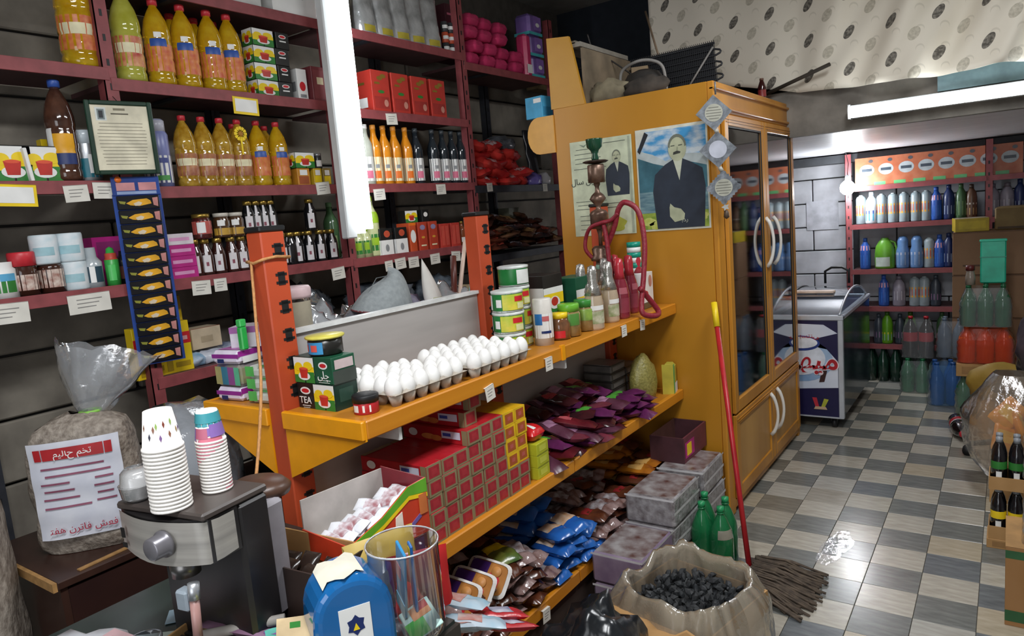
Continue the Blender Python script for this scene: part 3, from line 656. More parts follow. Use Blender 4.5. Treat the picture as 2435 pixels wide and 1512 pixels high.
# sunflower decoration card between bottles
t = empty('sunflower_card','yellow sunflower swing card hung between oil bottles','card',(-2.800,1.995,2.153)); b = MB()
for k in range(12):
    a = k*PI/6; b.box((-.001,-.006,.012),(.0005,.006,.032),YLL,0,Matrix.Rotation(a,4,'X'))
b.lathe([(.014,0),(.01,.004),(0,.005)],mat('#a8741c',.6),12,Matrix.Rotation(PI/2,4,'Y')); b.obj('petals',t)
b = MB(); b.box((0,-.004,-.09),(.001,.004,-.01),YLL); b.obj('stem',t)
for i,(y,lab) in enumerate(((2.345,'orange-brown small carton beside the rightmost oil bottle'),(2.433,'yellow small carton near tube light on middle shelf'),(2.493,'dull yellow small carton half behind tube light on middle shelf'))):
    put('box','box',lab,boxkit('smo%d'%i,.06,.075 if i == 0 else .05,.085,mat(['#c98a2c','#d2ae2c','#8a7230'][i],.4),[('F',.1,.1,.9,.55,mat('#a2542c',.4) if i == 0 else YLL),('F',.2,.6,.8,.9,WHL)]),(XG,y,1.925))
put('tea_box','box','lemon tea carton on top of the orange-brown small carton',TK,(XG,2.359,2.011))
put('jar','jar','small dark jar with silver lid on top of yellow cartons',kit('djar',bottle(P_(.07,.02,CANP),mat('#3a3c3c',.3),SIL,[(.02,.06),(.02,.075),(0,.075)],[(-60,30,.01,.04,WHL)])),(XG,2.467,2.011))
# bay 2 top: shiny foil pouches
def standup(key, W_, H_, T_, m, lab):
    def fn():
        def f(sg): 
            def g_(u,v):
                t = T_*.5*(1-v)**.55*max(0,1-abs(2*u-1)**4)**.5; nz = noise.noise(Vector((u*5,v*6,sg*4)))*.006*(v < .98)
                return (sg*t+nz+ (v-.5)*.0, (u-.5)*W_*(1-.03*math.sin(PI*v)), v*H_)
            return g_
        b = MB(); b.grid(10,12,f(1),m); b.grid(10,12,lambda u,v:f(-1)(1-u,v),m)
        q = MB(); q.grid(6,4,lambda u,v:(f(1)(.2+.6*u,.06+.12*v)[0]+.001,)+tuple(f(1)(.2+.6*u,.06+.12*v)[1:]), lab)
        return [('pouch',b,None,[]),('label',q,None,[])]
    return kit(key, fn)
KP = standup('foilp',.135,.30,.10,SILF,mat('#b8a83c',.4))
for i,y in enumerate([2.907,3.042,3.174,3.306,3.448]):
    put('foil_pouch','pouch','shiny silver foil pouch on the top shelf right of tube, %s'%order(i,5),KP,(XG-.01,y,2.72),random.uniform(-.25,0),'shiny foil pouches on the top shelf')
for i in range(2):
    for j in range(3):
        put('small_can','can','tiny can stacked beside foil pouches, %s layer, %s stack'%(['bottom','middle','top'][j],['left','right'][i]),kit('tinyc%d'%(j%2),bottle(P_(.062,.022,CANP),mat(['#3b3d40','#c4553a'][j%2],.35),None,None,[(-80,40,.02,.04,WHL)])),(XG,3.583+.055*i,2.72+.063*j),0,'tiny cans by the foil pouches')
put('carton','box','dark maroon carton on the top shelf behind tiny cans',boxkit('dmc',.12,.16,.34,mat('#54222f',.5),[('F',.1,.8,.9,.84,PNK),('F',.1,.55,.9,.59,PNK)]),(-3.0,3.780,2.72))
# red tea cartons
TR = mat('#b5352b',.4,var=.06)
def redbox(dy): return boxkit('redtea%.3f'%dy,.13,dy,.215,TR,[('F',.1,.07,.9,.36,mat('#9c2f2a',.4)),('F',.62,.12,.86,.3,mat('#c98a7a',.4),'e'),('F',.32,.44,.68,.52,GRL,'e'),('F',.15,.66,.45,.71,GLD),('F',.3,.76,.62,.86,GLD,'e'),('F',.5,.82,.82,.92,GLD,'e'),('L',.1,.66,.6,.72,GLD),('L',.1,.1,.7,.34,WHL)])
ys = [2.830,2.984,3.141,3.305,3.463]
for i in range(4):
    y0,y1 = ys[i],ys[i+1]
    put('tea_carton','box','large red tea carton with gold script, %s of four'%order(i,4),redbox(.135),(XG,(y0+y1)/2,2.315),0,'large red tea cartons')
# juice and syrup bottles
SQ = [(0,0),(.9,0),(1,.02),(1,.62),(.92,.68),(.5,.80),(.42,.84),(.40,.93)]
def juice(key,m,capm,lb): 
    H=.325;R_=.036; pr=P_(H,R_,SQ); return kit(key,bottle(pr,m,capm,[(.44*R_,.925*H),(.44*R_,.995*H),(0,H)],[(-100,60,.02,.15,lb),(-60,0,.035,.075,ORN if 'o' in key else PNK),(-45,-10,.09,.11,GREY)]))
KO = juice('ojuice',mat('#dc8a1e',.15,coat=.5),mat('#d08a3a',.4),CRM); KD = juice('dark',mat('#232a30',.12,coat=.6),mat('#3a4044',.3),WHL); KC = juice('cjuice',mat('#b8bcae',.2),WHL,WHL)
put('syrup_bottle','bottle','pale clear bottle half hidden behind tube light glow, middle shelf',KC,(XG,2.811,1.925))
for i,y in enumerate([2.875,2.953,3.034,3.129]): put('juice_bottle','bottle','orange juice bottle with cream label, %s of four'%order(i,4),KO,(XG,y,1.925),random.uniform(-.1,.1),'orange juice bottles')
for i,y in enumerate([3.216,3.288,3.365,3.457,3.547,3.633]): put('syrup_bottle','bottle','dark syrup bottle with white label, %s of six'%order(i,6),KD,(XG if i != 1 else -2.93,y,1.925),random.uniform(-.1,.1),'dark syrup bottles')
# row below: lime bottles and cartons
pr = P_(.33,.04,SQ)
put('lime_bottle','bottle','tall lime juice bottle with bright green neck below the shelf tag',kit('limeb',bottle(pr,mat('#c9cf9a',.15,coat=.5),LIME,[(.0165,.30),(.0165,.325),(0,.33)],[(-100,60,.03,.12,GRL),(-60,10,.06,.10,LIME),(-100,60,.18,.24,LIME)])),(XG,2.791,1.54))
for i,y in enumerate([2.673,2.730]): put('lime_bottle','bottle',['squat lime juice bottle with green label beside the post','squat lime juice bottle with green label beside tall one'][i],kit('limes',bottle(P_(.15,.036,[(0,0),(1,0),(1,.7),(.6,.85),(.45,.95)]),mat('#c9cf9a',.15,coat=.5),LIME,[(.018,.138),(.018,.158),(0,.16)],[(-100,60,.02,.09,GRL),(-60,-10,.04,.08,LIME)])),(XG,y,1.54))
KBW = boxkit('bwbox',.10,.095,.145,BLKL,[('F',.0,.0,1,.56,WHL),('F',.3,.66,.8,.92,mat('#c25238',.4),'e'),('F',.35,.12,.65,.4,GREY,'e'),('L',.0,.0,1,.56,WHL),('L',.3,.66,.8,.92,mat('#c25238',.4),'e')])
for i,y in enumerate([2.844,2.962]): put('tea_carton','box',['black and white carton with orange oval, left of pair','black and white carton with orange oval, right of pair'][i],KBW,(XG,y,1.54),0,'black and white cartons')
KOR = boxkit('orcart',.10,.055,.165,mat('#c4502c',.4),[('F',.1,.3,.9,.75,WHL,'e'),('F',0,.9,1,1,ORN)]); put('carton','box','orange carton with a white disc beside black and white cartons',KOR,(XG,3.061,1.54))
KR2 = boxkit('redc2',.10,.075,.165,mat('#b4402c',.4),[('F',.2,.72,.8,.9,mat('#8f86a8',.4),'e'),('F',.3,.42,.7,.5,mat('#d29a3a',.4),'e'),('F',.2,.15,.8,.2,CRM)])
for i,y in enumerate([3.145,3.240]): put('carton','box','tall brick-red carton, %s of pair in the row above the clutter'%['left','right'][i],KR2,(XG,y,1.54),0,'brick-red cartons')
KR3 = boxkit('redc3',.10,.085,.145,mat('#b83a30',.45),[('F',.1,.1,.45,.9,mat('#c95043',.45)),('F',.55,.1,.9,.9,mat('#c95043',.45))])
for i,y in enumerate([3.345,3.447]): put('carton','box','plain red carton, %s of two before the second orange post'%['left','right'][i],KR3,(XG,y,1.54),0,'plain red cartons')
for i,y in enumerate([3.569,3.630]): put('bottle','bottle','small brown bottle with gold cap beside second orange post, %s'%['left','right'][i],kit('smbr',bottle(P_(.15,.024,SQ),mat('#8a4a2c',.2,coat=.5),GLD,[(.012,.138),(.012,.15),(0,.152)],[(-60,20,.02,.05,WHL)])),(XG,y,1.54),0,'small brown bottles')
put('tea_box','box','lemon tea carton perched on the black and white cartons',boxkit('tlem2',.06,.10,.07,TEAK,lemon('F')),(XG,3.082,1.706)); put('tea_box','box','black tea carton with white oval beside the perched lemon tea',boxkit('tblk2',.06,.06,.07,BLKL,[('F',.2,.4,.8,.8,WHL,'e')]),(XG,3.206,1.706))
# bay 1, fourth row: jars and sauce bottles
LBW = mat('#d9d5d6',.4)
for r_ in range(4):
    put('wafer_box','box','magenta carton with white script in the small stack, %s layer'%['bottom','second','third','top'][r_],boxkit('mag%d'%(r_ == 3),.10,.125,.046,mat('#d9cfd6',.45) if r_ == 3 else MAG,[('F',.15,.35,.85,.65,mat('#d99ac2',.45)),('L',.2,.3,.8,.6,mat('#d99ac2',.45))]),(XG,1.647+random.uniform(-.003,.003),1.55+.0465*r_),0,'magenta cartons')
def sauce(key, body, H, R_, lb, lidm=GLD, bot=False):
    pr = P_(H,R_,[(0,0),(.92,0),(1,.04),(1,.55),(.9,.68),(.62,.8),(.58,.9)]); labs = [(-75,15,.12*H,.58*H,lb)]
    if bot: labs = [(-62,2,.08*H,.55*H,lb),(-42,-18,.55*H,.86*H,lb),(-40,-20,.25*H,.36*H,mat('#8a4a58',.4))]
    return kit(key,bottle(pr,body,lidm,[(.66*R_,.88*H),(.66*R_,.99*H),(.6*R_,H),(0,H)],labs))
KS = sauce('sauceb',mat('#3a1d18',.15,coat=.5),.155,.030,LBW,GLD,True); KSK = sauce('saucek',mat('#17181b',.15,coat=.5),.155,.030,LBW,GLD,True)
jar = kit('pjar',bottle(P_(.105,.04,[(0,0),(.95,0),(1,.05),(1,.72),(.86,.82),(.84,.88)]),mat('#4a1d1c',.15,coat=.5),GLD,[(.037,.09),(.037,.106),(0,.107)],[(-100,50,.02,.075,mat('#b8564e',.4)),(-60,-10,.025,.07,WHL)]))
jar2 = kit('pjar2',bottle(P_(.105,.036,[(0,0),(.95,0),(1,.05),(1,.72),(.86,.82),(.84,.88)]),mat('#4a3220',.15,coat=.5),mat('#cfc9bd',.3),[(.033,.09),(.033,.106),(0,.107)],[(-100,50,.01,.04,mat('#c0963c',.4)),(-60,-10,.05,.075,WHL)]))
for i,y in enumerate([1.737,1.786,1.847,1.913,1.965,2.018,2.068,2.120]):
    put('sauce_bottle','bottle','dark red sauce bottle with bottle-shaped white label, %s of eight'%order(i,8),KS,(XG,y,1.55),random.uniform(-.15,.15),'dark red sauce bottles')
for i,y in enumerate([1.786,1.882,1.953]): put('jar','jar','gold-lidded jar standing on the sauce bottles, %s of three'%order(i,3),jar if i == 0 else jar2,(XG,y,1.7065),0,'jars above sauce bottles')
for i,y in enumerate([2.024,2.066,2.107,2.147]): put('sauce_bottle','bottle','sauce bottle whose gold cap shows above first orange post, %s'%order(i,4),KSK,(XG,y,1.7065),0,'bottles behind first orange post')
for i,y in enumerate([2.188,2.237,2.278,2.350,2.420,2.495]):
    put('sauce_bottle','bottle','black sauce bottle with bottle-shaped white label, %s of six'%order(i,6),KSK,(XG,y,1.55),(-.9 if i == 1 else random.uniform(-.1,.1)),'black sauce bottles')
for i,y in enumerate([2.296,2.400,2.537]): put('sauce_bottle','bottle','black sauce bottle in the dim second row, %s'%order(i,3),KSK,(-2.96,y,1.55),0,'second row of black sauce bottles')
put('sauce_bottle','bottle','lone black sauce bottle standing on top of the others',KSK,(XG,2.378,1.7065))
put('bottle','bottle','dim green bottle standing at the back near the tube light',kit('dimg',bottle(P_(.30,.04,SQ),mat('#3d5a3a',.2,coat=.4),mat('#4a6a44',.4),[(.0165,.275),(.0165,.298),(0,.3)],[(-60,0,.05,.12,mat('#7a8a5a',.4))])),(-3.02,2.639,1.55))
# bay 0, fourth row
put('jar','jar','white jar with green landscape label at left edge of photo',kit('wjar',bottle(P_(.125,.05,[(0,0),(1,0),(1,.8),(.85,.85),(.85,1),(0,1)]),WHL,None,None,[(-100,40,.02,.06,GRL),(-100,40,.06,.085,LBLU)])),(XG,1.004,1.555))
CARM = mat('#3c2016',.15,coat=.5); PAT = mat('#d8c9bd',.4,h2='#8a4a3a',scale=40)
put('jar','jar','dark jar with red lid and floral label on left shelf',kit('rjar',bottle(P_(.15,.042,[(0,0),(1,.02),(1,.62),(.9,.7),(.9,.78)]),CARM,REDC,[(.043,.105),(.043,.15),(.04,.155),(0,.155)],[(-100,50,.02,.075,PAT)])),(XG,1.080,1.555))
put('jar','jar','dark jar with floral label right of the red-lidded jar',kit('fjar',bottle(P_(.105,.042,[(0,0),(1,.02),(1,.9),(.9,.98)]),CARM,None,None,[(-100,50,.02,.085,PAT)])),(XG,1.166,1.555))
ROLL = mat('#dfe3e6',.55,h2='#c5d6dc',scale=30)
rk = kit('rollw',bottle(P_(.105,.045,[(0,0),(.95,0),(1,.06),(1,.94),(.95,1),(.3,1),(.3,.97),(0,.97)]),ROLL,None,None,[(-70,20,.03,.06,mat('#9cc3cc',.5))]))
for (a,z,lab) in ((1.158,1.66,'white wrapped roll stacked on the floral-label jar'),(1.234,1.661,'white wrapped roll on top of another roll'),(1.245,1.555,'white wrapped roll with pale blue print standing on shelf')):
    put('paper_roll','roll',lab,rk,(XG,a if 'top' not in lab else 1.245,z),0,'white wrapped rolls')
put('bottle','bottle','clear and navy mouthwash-like bottle beside the white rolls',kit('navb',bottle(P_(.16,.036,[(0,0),(1,0),(1,.6),(.6,.72),(.55,.95),(0,.95)]),mat('#aeb6ba',.15,coat=.5),None,None,[(-90,40,.02,.08,mat('#24404f',.4)),(-40,-10,.02,.08,WHL)])),(XG,1.311,1.555))
put('can','can','bright green can with red collar before the magenta carton',kit('grcan',bottle(P_(.15,.025,[(0,0),(1,0),(1,.66),(.8,.7),(.8,.82),(.6,.84),(.5,.95),(0,1)]),mat('#3fae4c',.35),None,None,[(-180,180,.10,.125,mat('#c8503c',.4)),(-60,0,.02,.08,mat('#57c766',.35))])),(XG+.02,1.376,1.555))
put('carton','box','magenta carton lying at the back behind the green can',boxkit('magb',.10,.14,.19,MAG,[('F',.1,.5,.9,.9,mat('#8a2a6a',.4))]),(-2.98,1.426,1.555))
put('bottle','bottle','dark bottle standing between green can and blue sachet strip',kit('dkb',bottle(P_(.14,.03,SQ),BLKL,None,None,[(-60,0,.02,.07,mat('#7a4a3c',.4))])),(-2.90,1.448,1.555))
# strip of sachets hanging on the post
st = empty('sachet_strip','long blue hanging strip of twelve black and yellow sachets before the post','display strip',(-2.760,1.472,1.962),R(-14))
SB = mat('#2c4f9e',.3,h2='#2a3c78',scale=6); PKK = mat('#c88a8c',.5)
b = MB(); b.box((-.004,-.085,-.07),(0,.085,.0), SB, .002); b.box((0,-.07,-.052),(.001,-.005,-.022), PKK); b.box((0,.008,-.052),(.001,.072,-.022), PKK); b.box((0,-.07,-.066),(.001,.07,-.055), mat('#8fa2c8',.5)); b.lathe([(.012,0),(.012,.0015),(0,.0016)], ORN, 12, Matrix.Translation((0,-.06,-.01)) @ Matrix.Rotation(PI/2,4,'Y')); b.obj('header_card',st)
b = MB(); b.box((-.006,-.087,-.73),(-.0045,.087,-.065), SB, .001); b.obj('backing_card',st)
sk = MB(); sk.box((-.004,-.075,-.0535),(.004,.075,-.002), mat('#191a1f',.25), .002); sm_ = sk.mesh('sachet')
pk = MB(); pl = [(-.045,-.03),(-.02,-.018),(.03,-.014),(.042,-.022),(.045,-.034),(.0,-.042),(-.03,-.038)]
pk.prism([(y,z) for y,z in pl],.001, mat('#e0a52a',.35), Matrix(((0,0,1,.0041),(1,0,0,0),(0,1,0,0),(0,0,0,1))))
pk.prism([(-.02,-.032),(0,-.024),(.012,-.03),(.004,-.04),(-.014,-.041)],.001, mat('#d8c9b0',.35), Matrix(((0,0,1,.0052),(1,0,0,0),(0,1,0,0),(0,0,0,1))))
pk.prism([(.05,-.012),(.07,-.01),(.068,-.046),(.052,-.04)],.001, mat('#c98a84',.35), Matrix(((0,0,1,.0041),(1,0,0,0),(0,1,0,0),(0,0,0,1))))
pk.prism([(-.07,-.02),(-.045,-.024),(-.05,-.034),(-.066,-.03)],.001, mat('#8f8f3a',.35), Matrix(((0,0,1,.0041),(1,0,0,0),(0,1,0,0),(0,0,0,1))))
pm = pk.mesh('printed_pasta')
for k in range(12):
    o = bpy.data.objects.new('sachet', sm_); C.objects.link(o); o.parent = st; o.location = (-.001,0,-.07-.0545*k)
    q = bpy.data.objects.new('printed_food', pm); C.objects.link(q); q.parent = o
# yellow wheat-like packs behind the post, fifth row
KY = boxkit('ypack',.05,.125,.21,mat('#e0bf1c',.4,var=.05),[('F',.0,.55,1,.78,REDL),('F',.1,.62,.9,.70,mat('#d8a0a0',.5)),('F',.1,.05,.3,.5,mat('#a88a14',.5)),('F',.4,.1,.9,.2,mat('#a88a14',.5))])
for i,y in enumerate((1.465,1.582)): put('flour_pack','pack',['yellow pack with red band left of maroon post, low shelf','yellow pack with red band right of maroon post, low shelf'][i],KY,(XG,y,1.165 if i else 1.165),[.05,-.05][i])
put('carton','box','tall plain yellow carton behind the yellow packs',boxkit('ypk2',.04,.06,.31,mat('#cfae1a',.4),[('F',.1,.1,.9,.3,CRM)]),(-2.96,1.652,1.165))
put('carton','box','small beige carton with red edge on low shelf',boxkit('beig',.10,.14,.09,mat('#bfae94',.6),[('T',0,0,1,.12,mat('#b0503c',.5)),('F',.3,.3,.7,.6,mat('#a8977c',.6))]),(-2.92,1.739,1.235))
for i,(y,c) in enumerate(((1.663,'#5a9cc4'),(1.762,'#9aa0b4'),(1.879,'#4f648f'))): single('plastic_bag',['light blue crumpled plastic bag on the low shelf','grey crumpled plastic bag on the low shelf','dull blue crumpled plastic bag on the low shelf'][i],'bag',lump('lb%d'%i,.18,.17,.07,mat(c,.25,h2='#c8ccd6',scale=12,bump=.6),i+3),(-2.93,y,1.165))
# bay 3
PK = mat('#c93b68',.3,var=.12,scale=10,bump=.15); 
kp = pouch('pinkpack',.125,.115,.085,PK,mat('#dc6a8c',.3),3,.006)
ys = [3.805,3.964,4.132,4.299]
for r_ in range(4):
    for c in range(4 if r_ < 2 else 3):
        put('pink_pack','pack','bright pink wrapped pack on top shelf, %s layer, %s from left'%(['bottom','second','third','top'][r_],ORD[c]),kp,(-2.88+random.uniform(-.02,.02),ys[c]+(.05 if r_%2 else 0)+random.uniform(-.01,.01),2.67+.083*r_),random.uniform(-.15,.15),'bright pink packs on the top shelf')
put('pink_pack','pack','tall pink sleeve of packs hanging at shelf end',boxkit('pkt',.09,.08,.30,PK,[('F',.1,.1,.9,.3,WHL)],.02),(-2.85,4.318+.12,2.66))
kpp = boxkit('ppack',.13,.17,.145,mat('#5b4a84',.3,h2='#8a6ab0',scale=5),[('F',.35,.25,.95,.9,mat('#8c6bb4',.35)),('F',.0,.0,1,.14,mat('#4fb3b8',.35)),('L',.0,.0,1,.14,mat('#4fb3b8',.35)),('F',.5,.4,.8,.6,WHL,'e')],.02)
for r_ in range(3): put('diaper_pack','pack','purple and turquoise pack stacked at end of top shelf, %s'%['bottom','middle','top'][r_],kpp,(-2.87,4.551,2.67+.147*r_),random.uniform(-.08,.08),'purple and turquoise packs')
put('carton','box','open brown carton behind purple packs under the ceiling',boxkit('obc',.10,.30,.40,mat('#7b6a4c',.6)),(-3.1,5.056,2.67))
RF = mat('#b3222a',.2,h2='#d04038',scale=8,bump=.5); kr = [pouch('redbag%d'%i,.20,.15,.07,RF,mat('#d9cfd2',.2,h2='#b3222a',scale=25),i,.01) for i in range(3)]
ys = [3.822,3.964,4.114,4.272]
n = 0
for r_ in range(5):
    for c in range(4-(r_ > 1)-(r_ > 3)):
        put('snack_bag','bag','red and silver snack bag on dark shelf, %s layer, %s from left'%(ORD[r_],ORD[c]),kr[n%3],(-2.9+random.uniform(-.04,.04),ys[c]+.05*(r_ > 1)+random.uniform(-.02,.02),1.905+.058*r_),group='red snack bags on the dark shelf',rot=(random.uniform(-.3,.3),random.uniform(-.1,.35),random.uniform(-.6,.6))); n += 1
single('plastic_bag','small violet plastic bag beside the red snack bags','bag',lump('viob',.14,.16,.10,mat('#5040a0',.25,h2='#8a80c8',scale=12,bump=.5),9),(-2.87,4.447,1.905))
single('plastic_bag','small white plastic bag at the dark shelf end','bag',lump('whb',.12,.12,.10,mat('#c8c8cc',.3,bump=.5),10),(-2.87,4.591,1.905))
single('plastic_bag','grey plastic bag on top of the red snack heap','bag',lump('gyb',.24,.26,.12,mat('#8d929c',.25,h2='#3a3c40',scale=9,bump=.5),12),(-2.98,4.206,2.15))
BKF = [mat('#23242b',.18,h2='#5a3226',scale=7,bump=.6),mat('#6a3524',.2,h2='#2a1a18',scale=9,bump=.5),mat('#8a6248',.25,h2='#40241c',scale=9,bump=.5)]
kb = [pouch('dkp%d'%i,.22,.11,.035,BKF[i],mat(['#8f8a90','#a8483a','#b08a5a'][i],.3),i+5,.008) for i in range(3)]
for n in range(34):
    u = (n%9)/8; r_ = n//9
    put('snack_packet','packet','dark wrapped snack packet on dim shelf beside cabinet, %s layer, %s from left'%(ORD[r_],ORD[n%9]),kb[(n*7)%3],(-2.9+random.uniform(-.06,.08),3.78+u*.82,1.45+.03+.034*r_+random.uniform(0,.02)),group='dark packets on the dim shelf',rot=(random.uniform(-.2,.3),random.uniform(-.1,.3),random.uniform(-1.2,1.2)))
for n in range(10):
    put('snack_packet','packet','brown snack packet leaning high on the dim-shelf heap, %s from left'%ORD[n],kb[(n*5)%3],(-3.0+random.uniform(-.06,.08),3.85+n*.075,1.60+random.uniform(0,.09)),group='upper packets on the dim shelf',rot=(random.uniform(-.2,.3),random.uniform(-.1,.4),random.uniform(-1.2,1.2)))
# notebooks, cartons in the dark behind
put('carton','box','grey-green carton behind the dark shelf beside cabinet',boxkit('ggc',.10,.14,.30,mat('#6a6a58',.6)),(-3.1,4.45,1.46)); 
put('magazine_rack','rack','dark spiral-edged rack leaning beside the cabinet',kit('mrk',lambda:[('panel',MB().box((-.01,-.06,0),(.01,.06,.42),STL,.003),None,[]),('spiral',MB().tube([(.012,-.07+.008*math.sin(k),.02+.02*k) for k in range(20)],.004,SIL),None,[])]),(-2.93,4.60,1.905),rot=(0,-.12,0))
put('box','box','light blue carton standing on the cabinet cornice',boxkit('lbc',.12,.10,.12,mat('#4ba3cc',.4),[('L',.5,.7,.95,.9,WHL),('F',.1,.1,.9,.5,mat('#3a86ae',.4))]),(-2.235,3.60,2.236),-.1)
# shelf edge tags
TAGP = [((-2.794,1.074,1.940),1,'yellow-edged price card at left edge of middle shelf'),((-2.794,1.267,1.935),0,'blank cream tag on the middle shelf under brown bottle'),((-2.794,1.371,1.944),0,'blank cream tag beside the top of sachet strip'),((-2.794,2.419,1.938),0,'white tag under the yellow cartons near tube light'),((-2.794,2.039,2.312),1,'yellow-edged price card under the upper shelf'),((-2.794,0.976,1.541),2,'large white tag at left edge of fourth shelf'),((-2.794,1.251,1.539),2,'wide white tag below the white rolls'),((-2.794,1.703,1.533),0,'cream tag left of pair below sauce bottles'),((-2.794,1.792,1.532),3,'small cream tag right of pair below sauce bottles'),((-2.794,2.454,1.510),0,'white tag below the black sauce bottles'),((-2.794,2.960,2.306),0,'white tag below the large red tea cartons'),((-2.794,2.805,1.899),0,'pale tag below the orange juice bottles'),((-2.794,3.323,1.919),0,'white tag below the dark syrup bottles'),((-2.794,2.819,1.508),3,'narrow cream tag below the lime bottles'),((-2.794,2.910,1.514),0,'white tag below black and white cartons'),((-2.794,3.020,1.511),0,'white tag below the tall brick-red cartons'),((-2.794,3.208,1.513),0,'white tag below the brick-red pair, near the red cartons'),((-2.794,3.406,1.511),0,'white tag below the plain red cartons'),((-2.794,3.817,1.922),3,'narrow white tag on dark shelf under red snack bags'),((-2.794,4.502,1.911),3,'narrow white tag on dark shelf beside cabinet')]
for p,k,lab in TAGP:
    w_,h_ = [(.085,.06),(.13,.075),(.15,.07),(.06,.055)][k]
    t = price_tag(p, lab, w_, h_, tilt=random.uniform(-.06,.08), col=(YLL if k == 1 else PT), rz=0)
    if k == 1: b = MB(); b.box((.0002,-w_*.42,-h_*.85),(.0012,w_*.42,-h_*.12), WHL); b.obj('insert', t)

# ================= goods on the display shelf =================
ZT, ZM, ZB = 1.163, .698, .22
G4 = 'tea cartons beside the first orange post'
LF = lemon('L'); 
def tea(key, w_, dark, lemon_=True): return boxkit(key,.085,.08 if 0 else .085,.073,dark,[])
def teabox(name, lab, w_, d_, h, body, dec, loc, rz=0, txt=None):
    t = put('tea_box','box',lab,boxkit(name,w_,d_,h,body,dec),loc,rz,G4)
    for (s,size,m,p) in (txt or ()): text(s,size,m,face_ny((p[0],-d_/2-.003,p[1])),t)
    return t
teabox('ta',.085,.09,.078,TEAK,[('L',.2,.52,.8,.82,WHL,'e'),('L',.27,.57,.73,.77,REDL,'e'),('L',.2,.1,.8,.13,WHL),('R',0,0,1,1,TEAK)],(-1.745,1.385,ZT),.02,[]) if 0 else None
t = teabox('tea_k','black TEA carton with white oval, bottom layer beside first orange post',.075,.09,.08,TEAK,[('L',.2,.55,.82,.84,WHL,'e'),('L',.28,.61,.74,.78,REDL,'e'),('L',.25,.10,.75,.13,WHL),('L',.3,.03,.7,.05,WHL)],(-1.752,1.40,ZT),0,[('TEA',.03,WHL,(0,.026))])
t = teabox('tea_l','lemon tea carton with red cup, bottom layer next to black TEA carton',.09,.09,.08,TEAB,lemon('L')+[('F',0,0,1,1,TEAB),('F',.2,.3,.8,.8,mat('#2c4a3f',.35))],(-1.668,1.40,ZT),0)
t = teabox('tea_l2','lemon tea carton with red cup, upper layer beside first orange post',.09,.09,.08,TEAB,lemon('L'),(-1.745,1.40,ZT+.081),0)
t = teabox('tea_g','dark green tea carton with white oval and script, upper layer of stack',.08,.09,.08,DKG,[('L',.25,.56,.75,.84,WHL,'e'),('L',.32,.62,.68,.78,REDL,'e'),('L',.15,.13,.85,.155,WHL),('L',.2,.05,.8,.07,WHL),('F',.1,.55,.9,.9,mat('#c9b8b8',.5)),('F',.0,.0,1,.5,mat('#3c443e',.5))],(-1.658,1.40,ZT+.081),0,[('\uFEFC'[:0]+'\uFBFD\uFE8E\uFB7C',.032,WHL,(0,.027))])
pr = P_(.055,.052,[(0,0),(.9,0),(1,.06),(1,1)])
put('food_tub','tub','black tub with yellow lid and blue label on the tea cartons',kit('tub',bottle(pr,mat('#22211f',.3),mat('#d6cc5a',.4),[(.058,.05),(.060,.054),(.058,.058),(0,.059)],[(-150,-50,.006,.042,mat('#3b8fc4',.4)),(-130,-110,.014,.034,mat('#d8574e',.4)),(-95,-70,.014,.034,mat('#d8574e',.4))])),(-1.70,1.41,ZT+.162))
put('jar','jar','small red jar with black lid in front of the egg tray',kit('rj',bottle(P_(.05,.037,[(0,0),(.95,0),(1,.05),(1,1)]),mat('#b3262c',.35),BLK,[(.039,.034),(.039,.052),(.037,.055),(0,.055)],[(-110,-80,.008,.028,WHL),(-60,-50,.008,.028,WHL),(-30,-22,.008,.028,WHL)])),(-1.525,1.385,ZT))
# eggs in moulded trays
EGG = mat('#f2f1ee',.42,var=.02); PULP = mat('#a89e91',.85,h2='#c0b7a9',scale=30,bump=.3)
def tray_mb(nx, ny, p=.0568):
    b = MB()
    def f(u,v):
        x = (u-.5)*nx*p; y = (v-.5)*ny*p; q = math.cos(2*PI*(u*nx))*math.cos(2*PI*(v*ny))
        e = .5+.5*math.cos(2*PI*u*nx); g_ = .5+.5*math.cos(2*PI*v*ny)
        z = .020+.018*max(e,g_)+.012*e*g_
        if u in (0,1) or v in (0,1): z = .038
        return (x,y,z)
    b.grid(nx*6,ny*6,f,PULP)
    for i in range(nx):
        for j in range(ny):
            X = Matrix.Translation(((i+.5-nx/2)*p,(j+.5-ny/2)*p,0)); b.lathe([(.014,0),(.026,.036)],PULP,8,X)
    return b
eb = MB(); n = 12; pts = []
for i in range(n+1):
    a = PI*i/n; r_ = .0222*math.sin(a)*(1-.10*math.cos(a)*-1*.0); z = .029*-math.cos(a); r_ *= (1-.12*(z/.029)); pts.append((max(r_,0),z+.029))
eb.lathe(pts, EGG, 16); em = eb.mesh('egg')
tm = tray_mb(5,6).mesh('egg_tray')
for ti,(cx,cy) in enumerate(((-1.60,1.61),(-1.585,1.975))):
    o = bpy.data.objects.new('egg_tray', tm); C.objects.link(o); o.location = (cx,cy,ZT)
    tag(o, ['grey pulp tray of white eggs nearest the first orange post','grey pulp tray of white eggs nearest the green tins'][ti],'egg tray')
    for i in range(5):
        for j in range(6):
            if ti == 0 and i == 0 and j in (4,5): continue
            if ti == 0 and i == 1 and j in (5,): continue
            e = bpy.data.objects.new('egg', em); C.objects.link(e)
            e.scale = (1.17,1.17,1.17); e.location = (cx+(i-2)*.0568, cy+(j-2.5)*.0568, ZT+.022); e.rotation_euler = (random.uniform(-.15,.15),random.uniform(-.15,.15),random.random()*6)
            tag(e, 'white egg in the %s tray, %s row from the panel, %s from near end'%(['near','far'][ti],ORD[i],ORD[j]),'egg','eggs in the near tray' if ti == 0 else 'eggs in the far tray')
